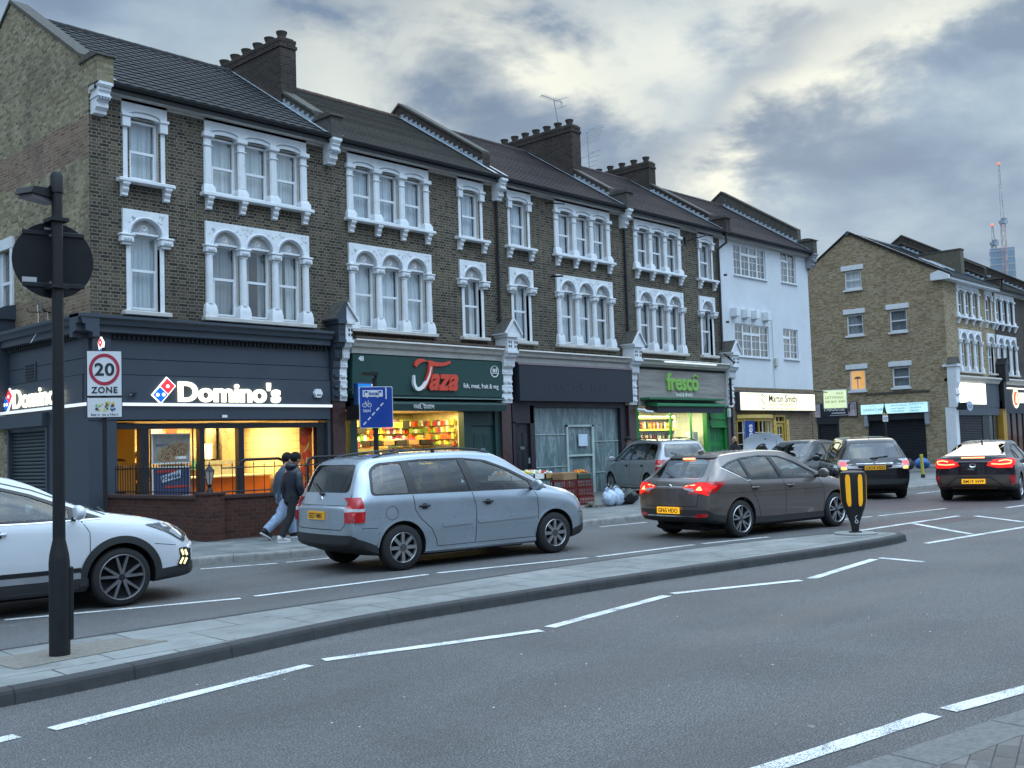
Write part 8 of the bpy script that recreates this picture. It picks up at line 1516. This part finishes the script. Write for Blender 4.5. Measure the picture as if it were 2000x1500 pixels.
WT = .94; t = thing('garden_wall', 'low red brown brick wall with a corner pier round the pizza takeaway forecourt', 'wall', (10.3, 17.2, 0)); g = MB(); g.M = Matrix.Translation((-10.3, -17.2, 0))
g.prism([(10.22, 21.1), (10.22, 17.25), (10.42, 17.25), (10.42, 21.1)], 'z', PZ - .05, WT - .06); g.box(10.18, 10.46, 17.25, 21.08, WT - .06, WT, 1); g.prism([(10.5, 17.22), (12.9, 16.62), (12.94, 16.83), (10.5, 17.43)], 'z', PZ - .05, WT - .06); g.prism([(10.5, 17.19), (12.9, 16.59), (12.96, 16.86), (10.5, 17.47)], 'z', WT - .06, WT, 1); g.box(10.14, 10.52, 17.08, 17.46, PZ - .05, WT + .02).box(10.12, 10.54, 17.06, 17.48, WT + .02, WT + .06, 1); g.build('brickwork', [M_bwall, plain('brick_on_edge', (.05, .026, .022), .9, var=.3, scale=14)], t)
def railing(label, pts, z0, z1, step, spike=True, name='railing'):
 t = thing(name, label, 'railing', (pts[0][0], pts[0][1], z0)); o = Vector((pts[0][0], pts[0][1], z0)); g = MB(); g.M = Matrix.Translation(-o)
 for i in range(len(pts) - 1):
  a, b = Vector((*pts[i], 0)), Vector((*pts[i + 1], 0)); L_ = (b - a).length; n = int(L_ / step)
  for zz in (z0 + .06, z1 - .10): g.tube([(a.x, a.y, zz), (b.x, b.y, zz)], .013, 5)
  for k in range(n + 1):
   p = a.lerp(b, k / n); zt = z1 + (.02 if k % 2 else 0); g.tube([(p.x, p.y, z0), (p.x, p.y, zt - .07)], .0085, 5)
   if spike: g.lathe([(.009, 0), (.018, .012), (.011, .03), (.001, .085)], (p.x, p.y, zt - .08), 6)
 g.build('bars', M_post, t); return t
railing('black spiked railing along the side of the takeaway forecourt wall', [(10.32, 20.9), (10.32, 17.5)], WT, 1.56, .105); railing('sparser black spiked railing on the front wall of the forecourt', [(10.6, 17.3), (12.8, 16.76)], WT, 1.54, .20)
for i, (x, y) in enumerate(((11.25, 17.75), (12.65, 17.45))):
 t = thing('hoop_handrail', ['black hooped handrail nearer the lantern on the takeaway steps', 'black hooped handrail nearer the people carrier on the takeaway steps'][i], 'handrail', (x, y, PZ)); g = MB(); g.tube([(0, 0, 0), (0, 0, 1.30), (.05, 0, 1.42), (.15, -.02, 1.46), (.85, -.10, 1.46), (.95, -.11, 1.42), (1.0, -.12, 1.30), (1.0, -.12, 0)], .03, 8); g.build('rail', M_post, t, smooth=True)
t = thing('lantern', 'small black lantern on the corner pier of the brick wall', 'lantern', (10.33, 17.27, WT + .06)); g = MB(); g.lathe([(.07, 0), (.05, .05), (.03, .09), (.05, .15)], n=8).lathe([(.11, .40), (.02, .50), (.012, .54), (.001, .58)], n=6); [g.tube([(.05 * math.cos(a * 1.047), .05 * math.sin(a * 1.047), .15), (.095 * math.cos(a * 1.047), .095 * math.sin(a * 1.047), .40)], .007, 4) for a in range(6)]; g.build('frame', M_post, t); g = MB(); g.lathe([(.045, .15), (.088, .40)], n=6); g.build('glass', plain('frosted_glass', (.42, .36, .34), .4), t)
t = thing('display_table', 'long table of produce trays standing outside the grocer shop', 'table', (18.6, 17.4, PZ)); g = MB(); g.box(0, 1.7, 0, .9, .66, .70); [g.box(a, a + .05, b, b + .05, 0, .66) for a in (.05, 1.6) for b in (.05, .8)]; g.build('table', plain('table_green', (.03, .06, .05), .7), t)
for i in range(4):
 x = 18.65 + i * .42; z = PZ + .70; g = MB(); g.box(x, x + .38, 17.45, 18.25, z, z + .02).box(x, x + .38, 17.45, 17.47, z, z + .15).box(x, x + .02, 17.45, 18.25, z, z + .15).box(x + .36, x + .38, 17.45, 18.25, z, z + .15); prop('produce_tray', ['leftmost pale tray of produce on the outdoor table', 'second pale tray from the left on the outdoor table', 'third tray from the left on the outdoor table', 'rightmost tray of produce on the outdoor table'][i], 'tray', g, [M_wlet, plain('tray_blue', (.25, .35, .45), .5), M_wlet, plain('crate_wood', (.4, .25, .1), .7)][i], 'produce trays on the outdoor table'); heap('loose_produce', ['pale mixed onions in the leftmost outdoor tray', 'orange fruit in the second outdoor tray', 'white and green roots in the third outdoor tray', 'tomatoes and peppers in the last outdoor tray'][i], 'produce', x + .03, x + .35, 17.5, 18.2, z + .12, [PM_[6], M_wlet, PM_[(i * 3) % 8]], 40 + i, (.035, .05))
def crate(x, y, z, w, d, h, mat, label, grp=None):
 g = MB(); e = .018
 for zz in (z, z + h - .03): g.box(x, x + w, y, y + e, zz, zz + .035).box(x, x + w, y + d - e, y + d, zz, zz + .035).box(x, x + e, y + e, y + d - e, zz, zz + .035).box(x + w - e, x + w, y + e, y + d - e, zz, zz + .035)
 n = 9; [g.box(x + (w - .02) * i / n, x + (w - .02) * i / n + .022, y + .002, y + e - .002, z + .035, z + h - .03) for i in range(n + 1)]; [g.box(x + .002, x + e - .002, y + (d - .02) * i / 6, y + (d - .02) * i / 6 + .022, z + .035, z + h - .03) for i in range(7)]; g.box(x, x + w, y, y + d, z + .004, z + .016); g.box(x, x + w, y, y + e, z + h * .45, z + h * .58)
 return prop('plastic_crate', label, 'crate', g, mat, grp)
M_cr = plain('crate_red', (.16, .018, .016), .5, var=.2)
for j in range(3):
 for i in range(2): crate(20.05 + i * .62, 17.0 + .02 * j, PZ + .22 * j, .60, .40, .215, M_cr, 'dark red plastic crate, %s of the %s stack by the rubbish bags' % (['bottom', 'middle', 'top'][j], ['left', 'right'][i]), 'red crates stacked on the pavement')
g = MB(); g.bbox(20.1, 20.62, 17.02, 17.4, PZ + .665, PZ + .85, .01); prop('cardboard_box', 'brown cardboard box on the left red crates', 'box', g, plain('cardboard', (.28, .17, .09), .8, var=.2)); g = MB(); g.bbox(20.7, 21.2, 17.02, 17.4, PZ + .665, PZ + .80, .01); prop('green_tub', 'dark green tub on the right red crates', 'tub', g, plain('tub_green', (.04, .07, .04), .6)); heap('loose_carrots', 'orange vegetables in the green tub on the red crates', 'produce', 20.74, 21.16, 17.06, 17.36, PZ + .80, [PM_[0], PM_[4]], 77)
def bag(name, label, c, r, mat, seed, ears=True):
 rnd = random.Random(seed); g = MB(); g.blob((0, 0, r[2] * .95), r, 0, 26, 18); o = g.build(name, mat, smooth=True, ang=60)
 ph = [rnd.random() * 6 for _ in range(8)]
 for v in o.data.vertices:
  x, y, z = v.co; a = math.atan2(y, x); k = 1 + .10 * math.sin(3 * a + ph[0] + z * 9) + .07 * math.sin(7 * a + ph[1] - z * 22) + .05 * math.sin(13 * a + ph[2] + z * 35) + .04 * math.sin(z * 60 + ph[3] + 5 * a); k *= 1 + .12 * max(0, .5 - z / r[2]); v.co = (x * k, y * k, max(0.003, z * (1 + .08 * math.sin(4 * a + ph[4]))))
 if ears:
  g = MB(); g.tube([(-.03, 0, r[2] * 1.75), (-.10, .02, r[2] * 2.1), (-.02, .03, r[2] * 2.3), (.04, .01, r[2] * 2.0), (.02, 0, r[2] * 1.7)], [.03, .022, .018, .022, .03], 7); q = g.build('knot', mat, o, smooth=True)
 o.location = c; o['label'] = label; o['category'] = 'bag'; return o
M_bagb = plain('blue_white_plastic', (.42, .52, .64), .35, var=.25, scale=14); M_bagk = plain('black_plastic', (.012, .015, .016), .28, var=.3, scale=10)
bag('carrier_bag', 'pale blue tied carrier bag, left of the pile of rubbish', (20.62, 16.02, PZ), (.20, .18, .20), M_bagb, 3); bag('carrier_bag', 'white and blue carrier bag with handle loops, in the middle of the rubbish', (20.95, 16.02, PZ), (.17, .16, .21), M_bagb, 9); bag('rubbish_bag', 'black rubbish bag slumped at the right of the rubbish pile', (21.45, 16.10, PZ), (.34, .26, .20), M_bagk, 5, False); bag('rubbish_bag', 'black rubbish bag at the back of the rubbish pile', (21.35, 16.45, PZ), (.25, .22, .25), M_bagk, 8, False)
g = MB(); rnd = random.Random(12)
for i in range(120):
 x, y = rnd.gauss(20.5, .6), rnd.gauss(16.1, .25); s_ = rnd.uniform(.015, .05); g.add([(x, y, PZ + .006), (x + s_, y + s_ * .3, PZ + .02), (x + s_ * .7, y + s_, PZ + .012), (x - s_ * .4, y + s_ * .6, PZ + .025)], [(0, 1, 2, 3), (3, 2, 1, 0)], i % 3)
g.build('scattered_litter', [plain('litter_brown', (.14, .09, .06), .9), plain('litter_pale', (.42, .38, .34), .8), plain('litter_grey', (.18, .18, .17), .8)], kind='stuff')
for i, (x, y, z, s_) in enumerate(((20.0, 16.2, 0, .10), (20.12, 16.0, 0, .09), (19.98, 16.12, .07, .08))): g = MB(); g.bbox(x, x + s_ * 2.4, y, y + s_, PZ + z, PZ + z + .065, .008); prop('loose_brick', ['grey loose block on the ground left of the carrier bags', 'front loose block beside the carrier bags', 'upper loose block lying across two others'][i], 'brick', g, plain('block_grey', (.16, .15, .13), .9, var=.3, scale=9))
t = thing('yellow_bollard', 'thin yellow bollard with a dark foot by the far shutter', 'bollard', (36.84, 14.67, PZ)); g = MB(); g.cyl((0, 0, .1), (-.06, 0, .82), .055, n=12); g.build('post', plain('faded_yellow', (.5, .45, .05), .6), t, smooth=True); g = MB(); g.cyl((0, 0, 0), (0, 0, .12), .07, n=12); g.build('foot', M_black, t)
bag('rubbish_bag', 'blue rubbish bag on the pavement by the far shutter', (46.2, 18.4, PZ), (.36, .3, .24), plain('bright_blue_plastic', (.02, .10, .32), .4, var=.3, scale=8), 6, False); bag('rubbish_bag', 'dark rubbish bag left of the blue one by the far shutter', (45.2, 18.6, PZ), (.24, .22, .24), M_bagk, 7, False)
t = thing('sign_post', 'tall dark post with a small white notice by the side street', 'sign', (41.62, 18.0, PZ)); g = MB(); g.cyl((0, 0, 0), (0, 0, 2.1), .05, n=10).lathe([(.07, 2.42), (.07, 2.5), (.02, 2.75), (.01, 2.9)], n=10); g.build('post', M_post, t); g = MB(); g.bbox(-.26, .22, -.04, -.01, 2.08, 2.34, .01).box(-.22, .18, -.04, 0, 2.34, 2.46, 1); g.build('notice', [M_signw, plain('notice_gold', (.35, .28, .12), .6)], t); g = MB(); g.box(-.2, .16, -.045, -.04, 2.22, 2.25).box(-.2, .1, -.045, -.04, 2.15, 2.17); g.build('print', M_signk, t)
t = thing('banner_flag', 'tall blue feather banner with white lettering before the mustard window', 'banner', (34.95, 20.55, PZ), R(-38)); g = MB(); g.tube([(-.02, 0, 0), (-.02, 0, 2.30)], .015, 6); g.build('pole', M_lead, t); g = MB(); g.prism(rnd_poly([(0, .35), (.38, .35), (.38, 2.25), (0, 2.25)], .06), 'y', -.008, .008); g.build('cloth', plain('banner_blue', (.015, .05, .26), .7), t); text('banner_lettering', 'OpenLines', .27, M_wlet, t, (.28, -.012, .5), rot=(R(90), R(-90), 0), width=1.6, ext=.004, bold=.006)
# people
def skin(name, verts, edges, root, mats, parent, sub=2, smooth=True):
 me = bpy.data.meshes.new(name); me.from_pydata([v[:3] for v in verts], edges, []); o = bpy.data.objects.new(name, me); COL.objects.link(o); m = o.modifiers.new('s', 'SKIN')
 for i, v in enumerate(verts): me.skin_vertices[0].data[i].radius = (v[3], v[4] if len(v) > 4 else v[3])
 me.skin_vertices[0].data[root].use_root = True; m.use_smooth_shade = True; q = o.modifiers.new('u', 'SUBSURF'); q.levels = sub; q.render_levels = sub
 bpy.context.view_layer.update(); dg = bpy.context.evaluated_depsgraph_get(); me2 = bpy.data.meshes.new_from_object(o.evaluated_get(dg), depsgraph=dg); bpy.data.objects.remove(o); me2.name = name; me2.materials.clear(); me2.materials.append(mats)
 me2.polygons.foreach_set('use_smooth', [True] * len(me2.polygons)); r = bpy.data.objects.new(name, me2); COL.objects.link(r)
 if parent is not None: r.parent = parent
 return r
def mid(a, b, f=.5): return tuple(a[i] + (b[i] - a[i]) * f for i in range(3))
def person(label, loc, rz, J, coat, trous, skinm, hairm, puffer=False, hat=True, sc=1.0, loose=1.0, shoe=None, sole=None, hood=False, bald=False):
 t = thing('person', label, 'person', loc, rz); t.scale = (sc,) * 3; hd = J['head']; nk = J['neck']; ch = J['chest']; pv = J['pelvis']
 V = [(*pv, .12, .10), (*mid(pv, ch, .5), .11, .09), (*ch, .15, .10), (*nk, .055), (*mid(nk, hd, .45), .058), (hd[0] + .01, hd[1], hd[2] - .03, .072, .078), (hd[0], hd[1], hd[2] + .06, .078, .088), (hd[0] - .01, hd[1], hd[2] + .13, .050, .055)]; E = [(0, 1), (1, 2), (2, 3), (3, 4), (4, 5), (5, 6), (6, 7)]
 n = 8
 for s in 'LR':
  y = 1 if s == 'L' else -1; hip, kn, an = (pv[0], pv[1] + y * .09, pv[2] - .06), J['knee' + s], J['ankle' + s]; V += [(*hip, .085), (*mid(hip, kn), .075), (*kn, .052), (*mid(kn, an, .3), .055), (*an, .035)]; E += [(0, n), (n, n + 1), (n + 1, n + 2), (n + 2, n + 3), (n + 3, n + 4)]; n += 5
 for s in 'LR':
  y = 1 if s == 'L' else -1; sh, el, wr = (ch[0], ch[1] + y * .17, ch[2] + .09), J['elbow' + s], J['wrist' + s]; d = (Vector(wr) - Vector(el)).normalized(); side = d.cross(Vector((0, 1, 0))).normalized() if abs(d.y) < .9 else Vector((1, 0, 0)); pm = Vector(wr) + d * .05
  V += [(*sh, .055), (*mid(sh, el), .045), (*el, .038), (*wr, .025, .022), (*pm, .036, .018)]; E += [(2, n), (n, n + 1), (n + 1, n + 2), (n + 2, n + 3), (n + 3, n + 4)]; pi = n + 4; n += 5
  for k, L_ in enumerate((.055, .07, .075, .07, .055)):
   off = side * ((k - 2) * .017) if k else side * -.045; b = pm + d * (.03 if k else .0) + off; c = b + d * L_ * .6 + Vector((.006, -y * .010, 0)); e = c + d * L_ * .35 + Vector((.010, -y * .016, 0)); V += [(*b, .0095), (*c, .0085), (*e, .007)]; E += [(pi, n), (n, n + 1), (n + 1, n + 2)]; n += 3
 b = skin('body', V, E, 0, skinm, t)
 g = MB(); f = Vector(hd); g.prism([(f.x + .075, f.z - .03), (f.x + .108, f.z - .035), (f.x + .082, f.z + .03)], 'y', f.y - .012, f.y + .012); g.build('nose', skinm, b, smooth=True)
 for s in (-1, 1): g = MB(); g.blob((f.x + .074, f.y + s * .032, f.z + .03), (.010, .014, .010), 0, 8, 5); g.build('eye', M_ink, b); g = MB(); g.blob((f.x - .005, f.y + s * .084, f.z + .01), (.022, .012, .034), 0, 8, 6); g.build('ear', skinm, b, smooth=True)
 g = MB(); g.blob((f.x + .080, f.y, f.z - .06), (.008, .024, .006), 0, 8, 5); g.build('mouth', plain('lip', (.25, .09, .08), .6), b)
 if not bald: g = MB(); g.blob((f.x - .012, f.y, f.z + .065), (.112 if hat else .108, .103, .105 if hat else .10), 0, 16, 10); g.v = [(x, y, max(z, f.z + (.035 if x > f.x else -.05))) for x, y, z in g.v]; g.build('cap' if hat else 'hair', hairm, b, smooth=True)
 if bald: g = MB(); g.blob((f.x + .05, f.y, f.z - .075), (.045, .06, .045), 0, 12, 7); g.build('beard', hairm, b, smooth=True)
 q = loose; bl = lambda r, i: r * (1 + (.045 if i % 2 else -.02)) if puffer else r
 g = MB(); rg = []; NT = 16
 for i in range(NT + 1):
  f = i / NT; z0 = pv[2] - .13; c0 = Vector(pv).lerp(Vector(ch), min(1, f * 1.12)); c0.z = z0 + (nk[2] + .03 - z0) * f; c0.x = pchip([0, .35, .8, 1], [pv[0], pv[0] + (ch[0] - pv[0]) * .4, ch[0], nk[0]], f); wy = pchip([0, .3, .6, .82, .93, 1], [.17, .165, .185, .19, .12, .075], f) * q; wx = pchip([0, .3, .6, .82, .93, 1], [.135, .125, .14, .125, .10, .075], f) * q
  rg.append([(c0.x + bl(wx, i) * math.cos(a * PI / 8), c0.y + bl(wy, i) * math.sin(a * PI / 8), c0.z) for a in range(16)])
 g.loft(rg)
 for s in 'LR':
  y = 1 if s == 'L' else -1; pt = [(ch[0], ch[1] + y * .13, ch[2] + .07), (ch[0], ch[1] + y * .185, ch[2] + .03), J['elbow' + s], J['wrist' + s]]; path = [mid(pt[i], pt[i + 1], j / 4) for i in range(3) for j in range(4)] + [pt[3]]; g.tube(path, [bl(w * q, i) for i, w in enumerate((.05, .065, .075, .08, .08, .076, .072, .069, .067, .064, .060, .056, .050))], 12)
 j = g.build('jacket', coat, t, smooth=True, ang=70)
 if hood: g = MB(); g.blob((nk[0] - .07, nk[1], nk[2] + .02), (.12, .13, .08), 0, 16, 9); g.build('hood', coat, j, smooth=True)
 g = MB(); lo = 1.28 if trous is M_jean else 1.0
 for s in 'LR':
  y = 1 if s == 'L' else -1; pt = [(pv[0], pv[1] + y * .065, pv[2] + .04), (pv[0], pv[1] + y * .085, pv[2] - .10), J['knee' + s], mid(J['knee' + s], J['ankle' + s], .98)]; path = [mid(pt[i], pt[i + 1], j_ / 4) for i in range(3) for j_ in range(4)] + [pt[3]]; g.tube(path, [w * (lo if i > 6 else 1) * (1 + (.05 * math.sin(i * 2.3) if i > 7 else 0)) for i, w in enumerate((.10, .112, .118, .116, .112, .105, .098, .088, .078, .076, .074, .070, .066))], 14)
 g.build('trousers', trous, t, smooth=True, ang=70)
 for s in 'LR':
  an, tilt = Vector(J['ankle' + s]), J.get('foot' + s, 0); rot = Matrix.Rotation(R(tilt), 4, 'Y'); g = MB(); g.M = Matrix.Translation(an) @ rot
  g.loft([[(x, w * math.cos(a * PI / 6), z0 + (z1 - z0) * (.5 + .5 * math.sin(a * PI / 6))) for a in range(12)] for x, w, z0, z1 in ((-.085, .02, -.07, -.01), (-.07, .042, -.085, .03), (0, .045, -.085, .04), (.07, .048, -.085, -.01), (.14, .048, -.085, -.035), (.18, .030, -.08, -.05))]); o = g.build('shoe', shoe or M_ink, t, smooth=True, ang=60); g = MB(); g.M = Matrix.Translation(an) @ rot; g.prism([(-.085, -.03), (-.08, .03), (0, .045), (.14, .05), (.19, .02), (.19, -.02), (.14, -.05), (0, -.045), (-.08, -.03)][1:], 'z', -.10, -.075); g.build('sole', sole or M_signw, o)
 return t
M_skin = plain('skin_tan', (.30, .16, .10), .55, var=.08); M_skin2 = plain('skin_pale', (.50, .30, .22), .55, var=.08); M_cap = plain('black_wool', (.008, .008, .009), .95, var=.2, scale=40)
M_puff = plain('navy_puffer', (.010, .014, .026), .38, var=.2); M_blk = plain('black_cloth', (.009, .010, .013), .85, var=.2); M_jean = plain('pale_denim', (.27, .36, .50), .85, var=.25, scale=14, bmp=.3); M_gjack = plain('grey_blue_jacket', (.055, .08, .115), .8, var=.15)
walk = dict(pelvis=(0, 0, .87), chest=(.03, 0, 1.22), neck=(.06, 0, 1.40), head=(.10, 0, 1.53), kneeL=(.20, .09, .50), ankleL=(.40, .08, .11), footL=-12, kneeR=(-.02, -.09, .47), ankleR=(-.34, -.08, .13), footR=16, elbowR=(.02, -.25, 1.02), wristR=(.12, -.22, .80), elbowL=(-.02, .26, 1.02), wristL=(.0, .24, .80))
person('person in a dark puffer jacket and black trousers walking past the brick wall', (11.0, 15.65, PZ), R(-3), {**walk, 'ankleR': (-.30, -.08, .10), 'footR': 0, 'kneeR': (-.10, -.09, .48), 'ankleL': (.42, .08, .13)}, M_puff, M_blk, M_skin, M_cap, True, True, .93, 1.04, plain('white_shoe', (.6, .6, .6), .6), M_signw, hood=True)
person('person in pale blue jeans and a grey jacket walking beside the dark puffer jacket', (11.22, 16.22, PZ), R(-3), {**walk, 'ankleR': (-.46, -.08, .19), 'footR': 32, 'kneeR': (-.14, -.09, .46), 'ankleL': (.26, .08, .10), 'kneeL': (.19, .09, .50), 'footL': 0}, M_gjack, M_jean, M_skin2, M_cap, False, True, .93, 1.05, M_ink, M_signw)
stand = dict(pelvis=(0, 0, .92), chest=(.02, 0, 1.28), neck=(.04, 0, 1.46), head=(.07, 0, 1.60), kneeL=(.03, .1, .50), ankleL=(0, .1, .09), kneeR=(.03, -.1, .50), ankleR=(0, -.1, .09), elbowR=(.10, -.27, 1.12), wristR=(.32, -.16, 1.05), elbowL=(.10, .27, 1.12), wristL=(.32, .16, 1.10))
person('bald bearded man in black standing left of the raised bonnet', (30.5, 18.4, PZ), R(-110), stand, M_blk, M_blk, M_skin2, plain('dark_beard', (.04, .025, .02), .9), False, False, .96, 1.1, bald=True)
person('dark haired man in black leaning toward the raised bonnet', (31.55, 18.15, PZ), R(-30), {**stand, 'chest': (.16, 0, 1.22), 'neck': (.28, 0, 1.36), 'head': (.38, 0, 1.46), 'elbowR': (.30, -.25, 1.05), 'elbowL': (.30, .25, 1.05), 'wristR': (.5, -.15, 1.0), 'wristL': (.5, .15, 1.0)}, M_blk, M_blk, M_skin, M_cap, False, False, 1.0, 1.1)
person('man with short black hair behind the parked silver people carrier', (27.0, 20.2, PZ), R(-60), stand, M_blk, M_blk, M_skin, M_cap, False, False, 1.0, 1.05)
person('takeaway worker in a dark cap behind the upper pizza poster', (11.9, 23.0, PZ), R(-100), stand, M_blk, M_blk, M_skin, M_cap, False, True, .98, 1.05)
